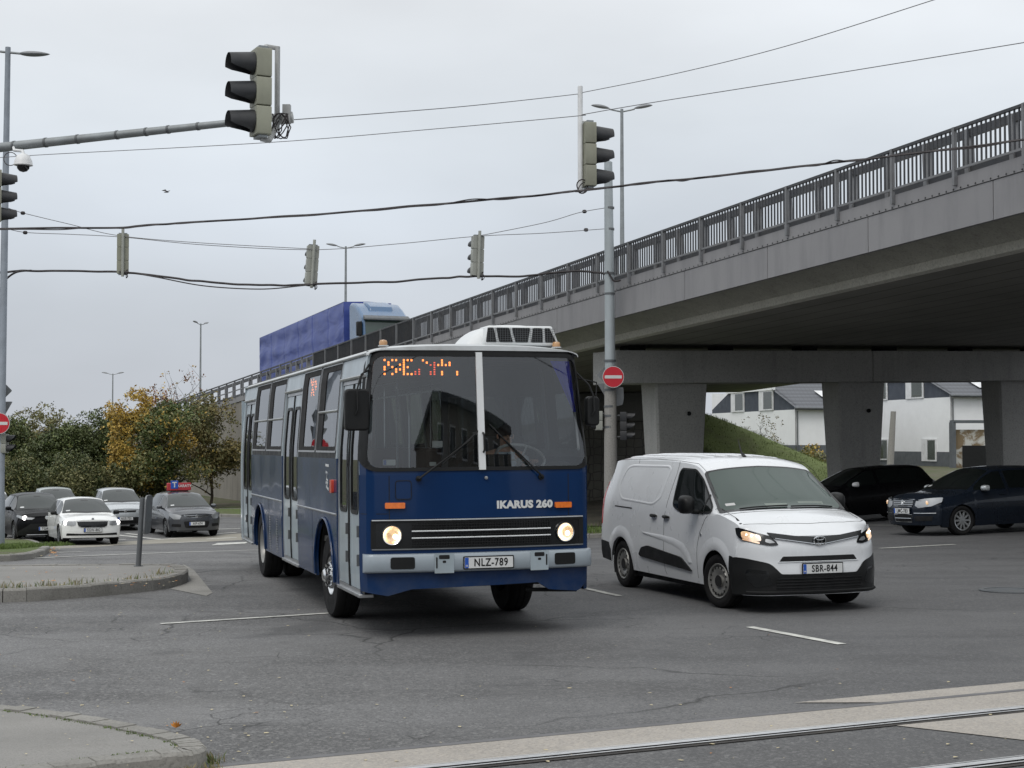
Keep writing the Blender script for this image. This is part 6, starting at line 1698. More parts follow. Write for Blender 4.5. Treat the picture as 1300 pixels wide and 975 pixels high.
# embankment slope on the far side
def emb(x, y):
    dx, dy = x - 8.49, y - 31.8
    mm = dx * CT + dy * ST; tt = -dx * ST + dy * CT
    ddx = max(0, mm - 17.6); ddy = max(0, TA + 2.5 - tt)
    d = math.hypot(ddx, ddy * 1.2)
    top = min(3.6, CAMZ + RT(tt) - 1.2)
    if mm < 15.7 and tt < TA + 1.2: return gz(x, y) - .05
    return max(gz(x, y) - .05, top - d / 2.5 + .25 * (noise.noise(Vector((x * .3, y * .3, 0)))))
MAT['blade_slope'] = pbr('blade_slope', (.19, .23, .08), .8, var=.4, scale=1.5)
m = MB(); xs = np.linspace(3, 34, 60); ys = np.linspace(64, 130, 90)
m.add([(x, y, emb(x, y)) for x in xs for y in ys], [(i * 90 + j, (i + 1) * 90 + j, (i + 1) * 90 + j + 1, i * 90 + j + 1) for i in range(59) for j in range(89)])
MAT['slope'] = soil_mat('slope', (.19, .25, .07), (.25, .30, .10), (.15, .14, .075), (.55, .75))
tag(m.build('grass_slope', MAT['slope'], smooth=60), kind='structure')
sp = []
for _ in range(11000):
    x = random.uniform(6, 24); y = random.uniform(66, 86); z = emb(x, y)
    if z > gz(x, y): sp.append((x, y, z - .02, random.random()))
tufts('slope_grass', sp, [MAT['blade_slope'], MAT['blade_slope']], (.05, .13), 4, .012, .25)
# railing: posts 2 m apart outside the kerb, bars 13 cm apart
rl = thing('bridge_railing', 'grey steel pedestrian railing with thin upright bars along the bridge edge', 'railing', tuple(D(0, 0, -1)))
rinv = Matrix.Translation(-Vector(rl.location))
def rbuild(m, name, mat, par=None, **k):
    o = m.build(name, mat, rl if par is None else par, **k); o.matrix_parent_inverse = rinv if par is None else Matrix.Identity(4); return o
def dbox(m, t0, t1, m0, m1, e0, e1, shear=0.0):
    vs = [D(t0, m0, e0), D(t1, m0, e0), D(t1, m1, e0), D(t0, m1, e0), D(t0 + shear, m0, e1), D(t1 + shear, m0, e1), D(t1 + shear, m1, e1), D(t0 + shear, m1, e1)]
    m.add(vs, [(0, 3, 2, 1), (4, 5, 6, 7), (0, 1, 5, 4), (1, 2, 6, 5), (2, 3, 7, 6), (3, 0, 4, 7)])
m = MB(); 
for i in range(90): dbox(m, T0 + i * 2, T0 + i * 2 + 2.0, -.10, -.03, -.06, 0)
rbuild(m, 'top_rail', MAT['rail_paint'], smooth=0, merge=.0002)
m = MB()
for i in range(38): dbox(m, T0 + i * 2, T0 + i * 2 + 2.0, -.09, -.04, -.875, -.83)
rbuild(m, 'bottom_rail', MAT['rail_light'], smooth=0, merge=.0002)
tp = -.97 - 12
k = 0
while tp < 118 and k < 68:
    m = MB(); dbox(m, tp - .035, tp + .035, -.115, -.035, -1.16 if tp < 45 else -1.0, -.0); rbuild(m, 'post', MAT['rail_light'], smooth=0)
    if tp < 45:
        m = MB()
        for j in range(1, 15):
            b = tp + j * 2 / 15; dbox(m, b - .015, b + .015, -.085, -.055, -.84, -.05)
        rbuild(m, 'railing_bars', MAT['rail_paint'], smooth=0)
        if tp > 31:
            m = MB(); dbox(m, tp + .05, tp + 1.95, -.05, -.045, -.82, -.08); rbuild(m, 'mesh_panel', MAT['rail_paint'], smooth=0)
    else:
        m = MB(); dbox(m, tp + .035, tp + 1.965, -.09, -.05, -.62, -.56); rbuild(m, 'middle_rail', MAT['rail_light'], smooth=0)
    tp += 2.0; k += 1
# crash barrier behind the railing
gr_ = thing('crash_barrier', 'galvanised crash barrier with wide posts behind the bridge railing', 'barrier', tuple(D(0, .9, -1)))
ginv = Matrix.Translation(-Vector(gr_.location))
def gb_(m, name, mat):
    o = m.build(name, mat, gr_, smooth=0, merge=.0002); o.matrix_parent_inverse = ginv
m = MB()
for i in range(60): dbox(m, T0 + i * 2.5, T0 + (i + 1) * 2.5, .85, .95, .02, .19)
gb_(m, 'upper_beam', MAT['rail_paint'])
m = MB()
for i in range(60): dbox(m, T0 + i * 2.5, T0 + (i + 1) * 2.5, .85, .95, -.72, -.58)
gb_(m, 'lower_beam', MAT['rail_paint'])
t = -12.4; k = 0
while k < 64:
    m = MB(); dbox(m, t, t + .12, .80, .98, -1.0, .18, .05); gb_(m, 'post', MAT['rail_light']); t += 1.34 if t < 45 else 2.0; k += 1
# ================================================ LORRY ON THE BRIDGE
tk = thing('articulated_lorry', 'articulated lorry with blue tarpaulin trailer and pale blue cab on the bridge', 'lorry')
z0 = D(49, 4, -1.03).z
tk.matrix_world = Matrix.Translation(Dz(49.1, 3.95, z0)) @ Matrix.Rotation(math.atan2(-CT, ST), 4, 'Z') @ Matrix.Rotation(-math.atan(.0455), 4, 'Y')
def tarp():
    m, nt, b, out = newmat('tarpaulin')
    tc = nt.nodes.new('ShaderNodeTexCoord'); v = tc.outputs['Object']
    c = mixc(nt, ramp(nt, noise_n(nt, .8, 5, .6, v), [(.3, 0), (.7, 1)]), (.038, .062, .25), (.052, .082, .31))
    nt.links.new(c, b.inputs['Base Color']); b.inputs['Roughness'].default_value = .42
    mp = nt.nodes.new('ShaderNodeMapping'); mp.inputs['Scale'].default_value = (.5, 1, 1.6); nt.links.new(v, mp.inputs[0])
    bn = nt.nodes.new('ShaderNodeBump'); bn.inputs['Strength'].default_value = .4; bn.inputs['Distance'].default_value = .2
    nt.links.new(noise_n(nt, .8, 2, .5, mp.outputs[0], .5), bn.inputs['Height']); nt.links.new(bn.outputs[0], b.inputs['Normal'])
    return m
MAT['tarp'] = tarp(); LC = carpaint('cab_blue', (.055, .125, .24), .3, .6, dirt=.15)
LT = 17.2
m = MB()
def tside(sd):
    def f(u, v):
        x = -LT * (1 - u) - .0; z = 1.05 + 2.93 * v
        y = sd * (1.26 + .05 * noise.noise(Vector((x * .8, v * 3.5, sd))) * (1 - abs(2 * v - 1) ** 4) + .02 * math.sin(v * 17 + x * .15) - .035 * max(0, 1 - abs(((x + 1.2) % 2.9) - 1.4) / .12))
        return Vector((x, y, z))
    return f
m.grid(150, 30, tside(-1), True); m.grid(150, 30, tside(1))
m.add([(-LT, -1.26, 3.98), (0, -1.26, 3.98), (0, 0, 4.03), (-LT, 0, 4.03), (0, 1.26, 3.98), (-LT, 1.26, 3.98)], [(0, 1, 2, 3), (3, 2, 4, 5)])
m.add([(0, -1.26, 1.05), (0, 1.26, 1.05), (0, 1.26, 3.98), (0, 0, 4.03), (0, -1.26, 3.98)], [(0, 1, 2, 3, 4)])
m.add([(-LT, -1.26, 1.05), (-LT, 1.26, 1.05), (-LT, 1.26, 3.98), (-LT, 0, 4.03), (-LT, -1.26, 3.98)], [(4, 3, 2, 1, 0)])
m.build('trailer_tarpaulin', MAT['tarp'], tk, smooth=30)
m = MB(); m.box(-LT, 0, -1.22, 1.22, .85, 1.05); m.build('trailer_chassis', MAT['black_plastic'], tk)
cb = MB()
prof = [(.65, .5), (2.9, .5), (3.0, .9), (3.0, 1.8), (2.86, 2.9), (2.62, 3.02), (2.0, 3.42), (1.4, 3.72), (.95, 3.80), (.65, 3.75)]
cb.prism([(a, b) for a, b in prof], lambda a, b, h: Vector((a, h, b)), -1.2, 1.2)
cab = cb.build('cab', LC, tk, bevel=.14, segs=4, smooth=50)
MB().prism([(2.985, 1.75), (3.012, 1.85), (2.885, 2.72), (2.86, 2.72)], lambda a, b, h: Vector((a + .012, h, b)), -1.08, 1.08).build('windscreen', MAT['glass_screen'], cab, smooth=0)
MB().prism([(2.84, 2.74), (3.16, 2.72), (3.15, 2.82), (2.84, 2.98)], lambda a, b, h: Vector((a, h, b)), -1.16, 1.16).build('sun_visor', MAT['zinc_dark'], cab, bevel=.02)
MB().prism([(2.25, 1.8), (2.85, 1.75), (2.74, 2.7), (2.2, 2.72)], lambda a, b, h: Vector((a, h, b)), -1.215, -1.20).build('door_window', MAT['glass_dark'], cab)
MB().prism([(2.25, 1.8), (2.85, 1.75), (2.74, 2.7), (2.2, 2.72)], lambda a, b, h: Vector((a, h, b)), 1.20, 1.215).build('door_window', MAT['glass_dark'], cab)
MB().prism([(1.05, 3.60), (2.25, 3.22), (2.1, 3.50), (1.5, 3.78), (1.1, 3.86)], lambda a, b, h: Vector((a, h, b)), -.62, .62).build('roof_spoiler', LC, cab, bevel=.08, segs=3)
for s in (-1, 1):
    MB().box(2.72, 2.92, s * 1.22 - (.28 if s < 0 else 0), s * 1.22 + (.28 if s > 0 else 0), 1.95, 2.65).build('door_mirror', MAT['black_plastic'], cab, bevel=.05)
MB().box(3.0, 3.03, -.8, .8, 1.0, 1.55).build('grille', MAT['black_gloss'], cab)
for x in (2.1, -1.2, -LT + 4.5, -LT + 3.2, -LT + 1.9):
    for s in (-1, 1): wheel(tk, x, s * 1.05, .5, .3, .29, s, 'bus')
# ================================================ SIGNALS, POLES, WIRES
def signal(name, label, pos, yaw, sc=1.0, body='signal_body', group='traffic lights hung over the junction', roll=0.0, tube=True, tube_up=.25, tilt=0.0, back=False):
    """pos = centre of the housing; faces yaw (0 = +x)"""
    o = thing(name, label, 'traffic light', group=group)
    o.matrix_world = Matrix.Translation(pos) @ Matrix.Rotation(yaw, 4, 'Z') @ Matrix.Rotation(roll, 4, 'X') @ Matrix.Rotation(tilt, 4, 'Y') @ Matrix.Scale(sc, 4)
    for k in range(3):
        m = MB(); z = .38 * (1 - k)
        m.prism(rrect(-.165, z - .186, .165, z + .186, .025, 2), lambda a, b, h: Vector((h, a, b)), -.10, .10)
        h = m.build('housing', MAT[body], o, smooth=30)
        m = MB(); m.lathe([(.135, .10), (.14, .115), (.13, .118)], 'x', c=(0, 0, z), seg=24); m.lathe([(.0, .102), (.13, .104)], 'x', c=(0, 0, z), seg=24)
        m.build('lens', pbr('lens%d' % k, ((.09, .01, .01), (.10, .05, .008), (.006, .05, .04))[k], .25), h, smooth=30)
        # visor: open tube, longer on top
        m = MB(); n = 22
        def vis(u, v):
            a = -math.pi / 2 + 2 * math.pi * u
            up = (math.sin(a) + 1) / 2
            L = .05 + .29 * sstep((up - .02) / .42)
            r = .150 - .006 * v
            return Vector((.10 + L * v, r * math.cos(a), z + r * math.sin(a) - .03 * v * L / .3))
        m.grid(n, 4, vis); m.build('visor', MAT['hood'], h, smooth=60)
    for z in (.57, -.60): m = MB(); m.box(-.06, .06, -.12, .12, z, z + .03); m.build('bracket', MAT['zinc'], o)
    return o
def yawto(dx, dy): return math.atan2(dy, dx)
def wire(label, pts, r, mat='wire', sag=0, seg=5, name='overhead_cable', group=None, n=10):
    """pts: list of 3D points, smoothed"""
    P = [Vector(p) for p in pts]
    Q = []
    for i in range(len(P) - 1):
        p0 = P[max(i - 1, 0)]; p1 = P[i]; p2 = P[i + 1]; p3 = P[min(i + 2, len(P) - 1)]
        for k in range(n):
            t = k / n
            Q.append(.5 * ((2 * p1) + (p2 - p0) * t + (2 * p0 - 5 * p1 + 4 * p2 - p3) * t * t + (3 * p1 - p0 - 3 * p2 + p3) * t ** 3))
    Q.append(P[-1])
    o = MB().tube(Q, r, seg).build(name, MAT[mat], smooth=60)
    return tag(o, label, 'cable', group)
def lerpdepth(pts, x0, d0, x1, d1):
    return [U(x, y, d0 + (d1 - d0) * (x - x0) / (x1 - x0)) for x, y in pts]
WG = 'cables strung over the junction'
def wob(pts, amp, seed):
    random.seed(seed); out = []
    for a, b in zip(pts, pts[1:]):
        for k in range(4):
            t = k / 4; out.append((a[0] + (b[0] - a[0]) * t, a[1] + (b[1] - a[1]) * t + (random.gauss(0, amp) if k else 0)))
    return out + [pts[-1]]
w1 = [(-60, 290.5), (0, 290.5), (155, 289), (230, 283), (400, 272.5), (560, 259), (720, 243.5), (745, 241), (830, 231), (905, 224), (1000, 213), (1080, 204), (1200, 190), (1380, 168)]
wire('thick dark cable bundle carrying the traffic light in front of the bridge railing', lerpdepth(wob(w1, .5, 1), 0, 30, 1300, 25), .020, group=WG)
wire('second strand twisted around the thick upper cable bundle', lerpdepth(wob([(x, y + .9) for x, y in w1], 1.0, 2), 0, 29.98, 1300, 24.98), .011, group=WG)
w2 = [(-60, 205), (45, 197), (340, 181), (560, 163), (730, 147.5), (742, 145), (820, 131.5), (1000, 103), (1300, 54), (1400, 37)]
wire('thin span wire above the cables, lower of the upper pair', lerpdepth(w2, 0, 31, 1300, 22), .007, 'wire_grey', group=WG)
w3 = [(372, 152), (480, 144), (600, 134), (728, 120), (742, 117), (860, 93), (1000, 58), (1185, 0), (1300, -38)]
wire('thin span wire running up to the top edge of the picture', lerpdepth(w3, 345, 20.4, 735, 28) [:4] + lerpdepth(w3[4:], 735, 28, 1300, 21), .007, 'wire_grey', group=WG)
w4 = [(-60, 344), (0, 346), (30, 343.5), (100, 344), (150, 345), (190, 349), (240, 356), (300, 361), (360, 362.5), (400, 360.5), (500, 358), (560, 353), (605, 350.5), (660, 351), (705, 346), (735, 344), (760, 346), (771, 349)]
wire('thick dark cable bundle carrying the three small traffic lights', lerpdepth(wob(w4, .3, 3), 0, 44.5, 771, 44), .032, group=WG)
wire('loose strand hanging below the lower cable bundle', lerpdepth([(160, 345), (200, 352), (260, 363), (330, 367), (380, 363), (400, 360.5)], 0, 44.4, 771, 43.9), .018, group=WG)
wire('cable loop dropping from the lower bundle to the left pole', [U(-6, 380, 44.3), U(5, 358, 44.3), U(20, 346, 44.3), U(40, 343.5, 44.3)], .03, group=WG)
wire('thin wire sloping from the left pole down to the small traffic lights', lerpdepth([(8, 263), (28, 270), (90, 285), (150, 299), (250, 308), (395, 316)], 0, 44.5, 771, 44), .010, 'wire_grey', group=WG)
wire('thin wire between the heads of the three small traffic lights', lerpdepth([(5, 289), (32, 295), (90, 297.5), (155, 301), (260, 311), (395, 317), (500, 310), (605, 300), (690, 296), (768, 290.5)], 0, 44.6, 771, 44), .010, 'wire_grey', group=WG)
wire('thin wire rising from the third small light to the pale pole', lerpdepth([(605, 300), (690, 283), (735, 270), (768, 264)], 0, 44.6, 771, 44), .010, 'wire_grey', group=WG)
wire('dark cable swinging onto the pale pole and down its side', [U(771, 344, 43.8), U(776, 352, 43.8), U(780, 357, 43.8), U(788, 356, 43.8)], .028, group=WG)
for (x, y) in ((32, 295.3), (29, 270.5), (742, 268.5), (744, 291.8)):
    o = MB().lathe([(0, -.07), (.045, -.05), (.055, 0), (.045, .05), (0, .07)], 'x', seg=10).build('insulator', MAT['wire'], smooth=50)
    o.location = U(x, y, 44.3); tag(o, {32: 'dark insulator on the lower thin wire by the left pole', 29: 'dark insulator on the sloping thin wire by the left pole', 742: 'dark insulator on the upper thin wire beside the pale pole', 744: 'dark insulator on the lower thin wire beside the pale pole'}[x], 'insulator', 'insulators on the span wires')
# mast with the long arm (pole outside the frame on the left)
mast = thing('signal_mast', 'grey steel mast whose long arm reaches in from the left', 'mast', (-8.2, 21.6, gz(-8.2, 21.6)))
zA = U(-90, 196, 21.5).z
m = MB(); m.tube([(0, 0, 0), (0, 0, zA - mast.location.z + .5)], [.13, .10], 20); m.build('pole', MAT['zinc'], mast)
e0 = Vector((-8.2, 21.6, zA)) - Vector(mast.location); e1 = U(358, 149, 20.0) - Vector(mast.location)
arm = MB()
pts = [e0.lerp(e1, t) for t in np.linspace(0, 1, 14)]
arm.tube(pts, .072, 16, r1=.042); am = arm.build('arm', MAT['zinc'], mast)
for t in (.27, .36, .45, .56, .64, .70, .78, .86): 
    m = MB(); c = e0.lerp(e1, t); d = (e1 - e0).normalized(); m.tube([c - d * .015, c + d * .015], .079 - .031 * t, 16); m.build('clamp_band', MAT['zinc_dark'], am)
MAT['pole_light'] = pbr('pole_light', (.42, .43, .43), .5, .2, dirt=.25, streak=True)
# big signal at the end of the arm
sgp = U(331, 118, 19.7)
sg = signal('traffic_light', 'large traffic light seen from its side at the end of the steel arm', sgp, yawto(-.90, -.44), .97, 'signal_body')
hp = U(352, 110, 20.0)
m = MB(); m.tube([hp + Vector((0, 0, .52)), hp + Vector((0, 0, -.55))], .035, 12)
m.tube([U(346, 152, 20.05), U(372, 149, 20.05)], .075, 12)
m.box(*(lambda c: (c.x - .05, c.x + .05, c.y - .05, c.y + .05, c.z - .12, c.z + .12))(U(364, 145, 20.0)))
m.tube([hp + Vector((0, 0, .5)), hp + Vector((-.15, -.02, .52)), sgp + Vector((.05, .05, .58))], .03, 8)
m.tube([hp + Vector((0, 0, -.52)), sgp + Vector((.10, .05, -.60)), sgp + Vector((0, .02, -.58))], .035, 8)
br_ = m.build('mounting_post', MAT['pole_light'], sg); br_.matrix_parent_inverse = sg.matrix_world.inverted()
m = MB(); random.seed(5)
for k in range(6):
    c = U(356, 160, 19.9); a0 = random.uniform(0, 6); pts = [c + Vector((.10 * math.sin(a0 + t * 5) + random.gauss(0, .012), .04 * math.cos(t * 4), .16 * math.cos(a0 * .3 + t * 6) - .0)) for t in np.linspace(0, 1, 12)]
    m.tube(pts, .008, 5)
w_ = m.build('cable_coil', MAT['wire'], sg); w_.matrix_parent_inverse = sg.matrix_world.inverted()
# left-edge signal
lp = U(-6, 249, 33.0)
s2 = signal('traffic_light', 'traffic light cut by the left edge below the dome camera', lp, yawto(.88, .48), .98, 'signal_body')
m = MB(); m.tube([lp + Vector((-.25, 0, 1.2)), lp + Vector((-.25, 0, -6.0))], .06, 10); m.tube([lp + Vector((-.25, 0, .62)), lp + Vector((0, 0, .62))], .02, 6)
b2 = m.build('support_post', MAT['zinc'], s2); b2.matrix_parent_inverse = s2.matrix_world.inverted()
# dome camera under the arm
dc = thing('dome_camera', 'white dome camera hanging under the steel arm near the left edge', 'camera', tuple(U(29.5, 207, 21.0)))
m = MB(); m.lathe([(.03, .13), (.085, .10), (.115, .03), (.125, -.02), (.128, -.03), (.095, -.04)], seg=24); m.build('housing', MAT['white_paint'], dc, smooth=50)
m = MB(); m.lathe([(.085, -.035), (.08, -.075), (.05, -.11), (0, -.125)], seg=20); m.build('dome', MAT['black_gloss'], dc, smooth=60)
m = MB(); m.tube([(0, 0, .12), (-.02, .03, .17), (-.15, .08, .19), (-.17, .12, .24)], .022, 8); m.build('bracket', MAT['white_paint'], dc)
m = MB(); m.tube([Vector((-.18 + .09 * math.cos(a), .02, .02 + .09 * math.sin(a) + .04)) for a in np.linspace(.4, 5.6, 18)], .006, 5); m.build('cable_loop', MAT['wire'], dc)
# hanging heads
def hanging(label, px, py, depth, yaw, sc, tilt=0.0, tube_up=.55, body='signal_body', tmat='white_paint', tr=.045, tm2=None):
    p = U(px, py, depth); s = signal('traffic_light', label, p, yaw, sc, body, roll=tilt)
    m = MB(); m.tube([(-.15, 0, -.66), (-.15, 0, tube_up)], tr, 12); m.tube([(-.15, 0, .60), (-.02, 0, .60)], .02, 6); m.build('hanger_tube', MAT[tmat], s)
    m = MB(); m.tube([Vector((-.15 + .10 * math.cos(a), -.12 + .02 * math.sin(3 * a), -.58 + .12 * math.sin(a))) for a in np.linspace(0, 6.3, 20)], .012, 5)
    m.tube([Vector((-.13 + .09 * math.cos(a), -.10, -.60 + .10 * math.sin(a + .5))) for a in np.linspace(0, 6.0, 16)], .009, 5)
    m.build('cable_coil', MAT['wire'], s); return s
hanging('traffic light hanging from a white tube just left of the pale pole top', 747, 197, 28.0, yawto(.97, .25), 1.02, tube_up=1.22)
hanging('small traffic light hanging on the cable furthest left, seen from behind', 156, 322.5, 44.5, yawto(-.22, .97), 1.0, tube_up=.72, body='signal_body', tr=.042, tmat='signal_body2')
hanging('small traffic light hanging on the cable in the middle, slightly tilted', 396, 337, 44.4, yawto(-.32, .95), 1.0, tilt=.06, tube_up=.72, body='signal_body2', tr=.042, tmat='signal_body2')
hanging('small traffic light hanging on the cable above the bus roof', 606, 325, 44.2, yawto(-.36, .93), 1.0, tilt=.03, tube_up=.70, body='signal_body2', tr=.042, tmat='signal_body2')
# no-entry sign maker
def round_sign(parent, pos, yaw, r=.3, name='no_entry_plate'):
    M = Matrix.Translation(pos) @ Matrix.Rotation(yaw, 4, 'Z')
    m = MB(); m.lathe([(0, .012), (r, .012), (r + .006, .004), (r, 0), (0, 0)], 'x', seg=48, M=M); o = m.build(name, MAT['sign_back'], parent, smooth=30)
    m = MB(); m.lathe([(0, .0145), (r * .955, .0145), (r * .955, .0135)], 'x', seg=48, M=M); m.build('red_disc', MAT['red_sign'], o, smooth=0)
    m = MB(); m.lathe([(r * .962, .0138), (r, .0138)], 'x', seg=48, M=M); m.build('white_rim', MAT['plate_white'], o, smooth=0)
    m = MB(); m.prism(rrect(-r * .80, -r * .145, r * .80, r * .145, .01), lambda a, b, h: M @ Vector((h, a, b)), .0155, .0175); m.build('white_bar', MAT['plate_white'], o, smooth=0); return o
# central pale pole
pc = U(775, 560, 44.0); gzc = gz(pc.x, 44.0)
cp = thing('signal_pole', 'pale grey pole with a no entry sign rising behind the white van', 'pole', (pc.x, 44.0, gzc))
ht = U(773, 205, 44).z - gzc; Lc = Vector((pc.x, 44.0, gzc))
def loc(px, py, d=44.0): return U(px, py, d) - Lc
h1 = loc(775, 485).z
MAT['pole_pale'] = pbr('pole_pale', (.36, .40, .42), .5, .2, var=.06, dirt=.2, streak=True)
m = MB(); m.tube([(0, 0, h1), (-.03, 0, ht * .7 + h1 * .3), (-.045, 0, ht - .02), (-.045, 0, ht)], [.15, .13, .115, .09], 22); m.build('upper_tube', MAT['pole_pale'], cp)
m = MB(); m.tube([(0.01, 0, 0), (0, 0, h1)], [.20, .165], 22); m.build('lower_tube', MAT['concrete'], cp)
for py in (264, 291, 347, 373, 458, 495, 516, 528, 542):
    m = MB(); z = loc(775, py).z; m.tube([(-.01, 0, z - .03), (-.01, 0, z + .03)], .135 if py < 300 else .15 if py < 400 else .175, 16); m.build('clamp_band', MAT['zinc_dark'], cp)
round_sign(cp, loc(778.5, 478.5, 43.7) , R(-88), .30)
def backplate(pts, px, py, d, name):
    c = loc(px, py, d); m = MB(); m.prism(rpoly(pts, .03, 2), lambda a, b, h: c + Vector((a, h, b)), 0, .012); m.build(name, MAT['sign_back'], cp, smooth=0)
backplate([(-.30, 0), (0, -.30), (.30, 0), (0, .30)], 771, 476, 44.25, 'diamond_plate')
backplate([(-.32, .25), (.32, .25), (0, -.32)], 773, 498, 44.25, 'triangle_plate')
backplate([(-.14, .3), (.14, .3), (.16, 0), (.12, -.2), (-.1, -.25), (-.16, 0)], 785, 505, 44.3, 'round_plate')
def psignal(label, px, py, yaw, body, n=2):
    o = thing('pedestrian_signal', label, 'traffic light', group='signals fixed to the pale pole')
    o.matrix_world = Matrix.Translation(U(px, py, 44.0)) @ Matrix.Rotation(yaw, 4, 'Z')
    for k in range(n):
        z = .27 * ((n - 1) / 2 - k); m = MB()
        m.prism(rrect(-.12, z - .133, .12, z + .133, .02, 2), lambda a, b, h: Vector((h, a, b)), -.08, .10); h_ = m.build('housing', MAT[body], o)
        m = MB()
        m.grid(18, 3, lambda u, v: Vector((.10 + (.05 + .19 * min(1, (math.sin(-math.pi / 2 + 2 * math.pi * u) + 1) / 2 * 1.5)) * v, .10 * math.cos(-math.pi / 2 + 2 * math.pi * u), z + .10 * math.sin(-math.pi / 2 + 2 * math.pi * u))))
        m.build('visor', MAT['hood'], h_, smooth=60)
        MB().lathe([(0, .104), (.095, .106)], 'x', c=(0, 0, z), seg=18).build('lens', MAT['black_gloss'], h_, smooth=0)
    for z in (-.2 * n / 2, .2 * n / 2): m = MB(); m.tube([(-.08, 0, z), (-.20, 0, z)], .02, 6); m.build('bracket', MAT['zinc_dark'], o)
    return o
psignal('pale signal box with hoods pointing left on the pale pole', 760.5, 534, yawto(-.97, -.1), 'signal_body2', 2)
psignal('dark signal box with hoods pointing right on the pale pole', 791, 541, yawto(.97, -.1), 'hood', 3)
# left lamp pole
pl = U(1.5, 560, 44.0); gl_ = gz(pl.x, 44)
lpole = thing('street_lamp', 'tall grey street lamp at the left edge with a single arm lamp head', 'street lamp', (pl.x, 44.0, gl_))
Ll = Vector((pl.x, 44.0, gl_)); hh = U(6, 60, 44).z - gl_
m = MB(); m.tube([(-.02, 0, 0), (-.02, 0, 1.4), (-.02, 0, 1.45), (.06, 0, hh)], [.15, .145, .125, .075], 20); m.build('pole', pbr('lamp_pole', (.24, .27, .31), .5, .2, dirt=.2, streak=True), lpole)
a0 = U(5, 66, 44) - Ll; a1 = U(26, 68, 44) - Ll
m = MB(); m.tube([a0 + Vector((-.15, 0, .02)), a0, a1], .035, 10); am_ = m.build('arm', MAT['zinc'], lpole)
m = MB()
def lampf(u, v):
    a = 2 * math.pi * u; r = (math.sin(math.pi * min(1, v * 1.02)) ** .55) * (1 - .25 * v) if v < .98 else 0
    return a1 + Vector((-.05 + .90 * v, .16 * math.cos(a) * r, .085 * math.sin(a) * r - .02 * v))
m.grid(18, 12, lampf); m.build('lamp_head', MAT['sign_back'], lpole, smooth=60, merge=.0005)
def lpart(fn): return fn
round_sign(lpole, U(-1.0, 537.5, 43.7) - Ll, R(-88), .295)
def lback(pts, px, py, name):
    c = U(px, py, 44.25) - Ll; m = MB(); m.prism(rpoly(pts, .03, 2), lambda a, b, h: c + Vector((a, h, b)), 0, .012); m.build(name, MAT['sign_back'], lpole, smooth=0)
lback([(-.30, 0), (0, -.30), (.30, 0), (0, .30)], 2, 496, 'diamond_plate'); lback([(-.32, .25), (.32, .25), (0, -.32)], 1.5, 521, 'triangle_plate')
o = psignal('pale signal box below the no entry sign at the left edge', 5, 563, yawto(.97, -.1), 'signal_body2', 2); o['group'] = 'signals on poles'
# lamps standing on the viaduct median
def deck_lamp(t, label, m_=10.0, H=10.4, arms=(-1, 1), spread=1.1, rot=0.0):
    p = D(t, m_, -1.05); o = thing('street_lamp', label, 'street lamp', tuple(p), group='street lamps along the bridge')
    o.rotation_euler = (0, 0, rot)
    m = MB(); m.tube([(0, 0, 0), (0, 0, H)], .12, 12, r1=.065); m.build('pole', MAT['zinc'], o)
    for s in arms:
        m = MB(); m.tube([(0, 0, H - .12), (s * .35, 0, H - .05), (s * .55, 0, H + .0)], .035, 8); a_ = m.build('arm', MAT['zinc'], o)
        m = MB()
        def f(u, v):
            a = 2 * math.pi * u; r = math.sin(math.pi * v) ** .6 if 0 < v < 1 else 0
            return Vector((s * (.50 + .75 * spread * v), .17 * math.cos(a) * r, H + .02 + .14 * v + .10 * math.sin(a) * r * (1 if math.sin(a) > 0 else .5)))
        m.grid(16, 10, f); m.build('lamp_head', MAT['sign_back'], a_, smooth=60, merge=.0005)
deck_lamp(33.0, 'double headed street lamp standing behind the railing right of the pale pole', H=10.3)
deck_lamp(72.7, 'double headed street lamp behind the blue lorry cab', H=10.8)
deck_lamp(118, 'thin distant street lamp above the orange tree', H=10.9, spread=.9, rot=R(65))
deck_lamp(169, 'smallest and furthest double street lamp above the dark trees', H=10.6, spread=1.2)
# leaning post with sign plates on the island
g = G(175.5, 719.5, .15)
ps_ = thing('sign_post', 'short leaning grey post with a sign plate seen edge on, standing on the island', 'sign post', (g.x, g.y, gz(g.x, g.y) + .15))
tp_ = U(181, 632, g.y) - Vector(ps_.location)
m = MB(); m.tube([(0, 0, 0), tp_], .040, 14); m.tube([(0, 0, 0), (0, 0, .02)], .07, 14); m.build('post', MAT['zinc_dark'], ps_)
m = MB(); c = tp_ * .72; M = Matrix.Translation(c + Vector((.10, 0, .04))) @ Matrix.Rotation(R(-4), 4, 'Z') @ Matrix.Rotation(R(3), 4, 'Y')
m.prism(rrect(-.17, -.30, .17, .30, .10, 6), lambda a, b, h: M @ Vector((h, a, b)), -.012, .012); m.build('sign_plate', MAT['sign_back'], ps_)
for k in (.5, .93): m = MB(); m.tube([tp_ * k, tp_ * k + Vector((.10, 0, 0))], .018, 6); m.build('clamp', MAT['zinc'], ps_)
# bird
bd_ = MB(); bd_.tube([(-.12, 0, 0), (0, 0, .01), (.10, 0, .0), (.15, 0, .01)], [.01, .035, .03, .01], 8)
bd_.add([(0, 0, .02), (.07, 0, .02), (.10, .25, .10), (-.02, .42, .02), (-.05, .22, .08)], [(0, 1, 2, 3, 4)]); bd_.add([(0, 0, .02), (.07, 0, .02), (.10, -.22, .12), (-.02, -.36, .10), (-.05, -.2, .09)], [(0, 1, 2, 3, 4)])
bo = bd_.build('bird', MAT['wire'], smooth=40); bo.location = U(211, 244, 75); bo.rotation_euler = (R(15), R(-10), R(40)); tag(bo, 'small dark bird flying in the open sky at left', 'bird')
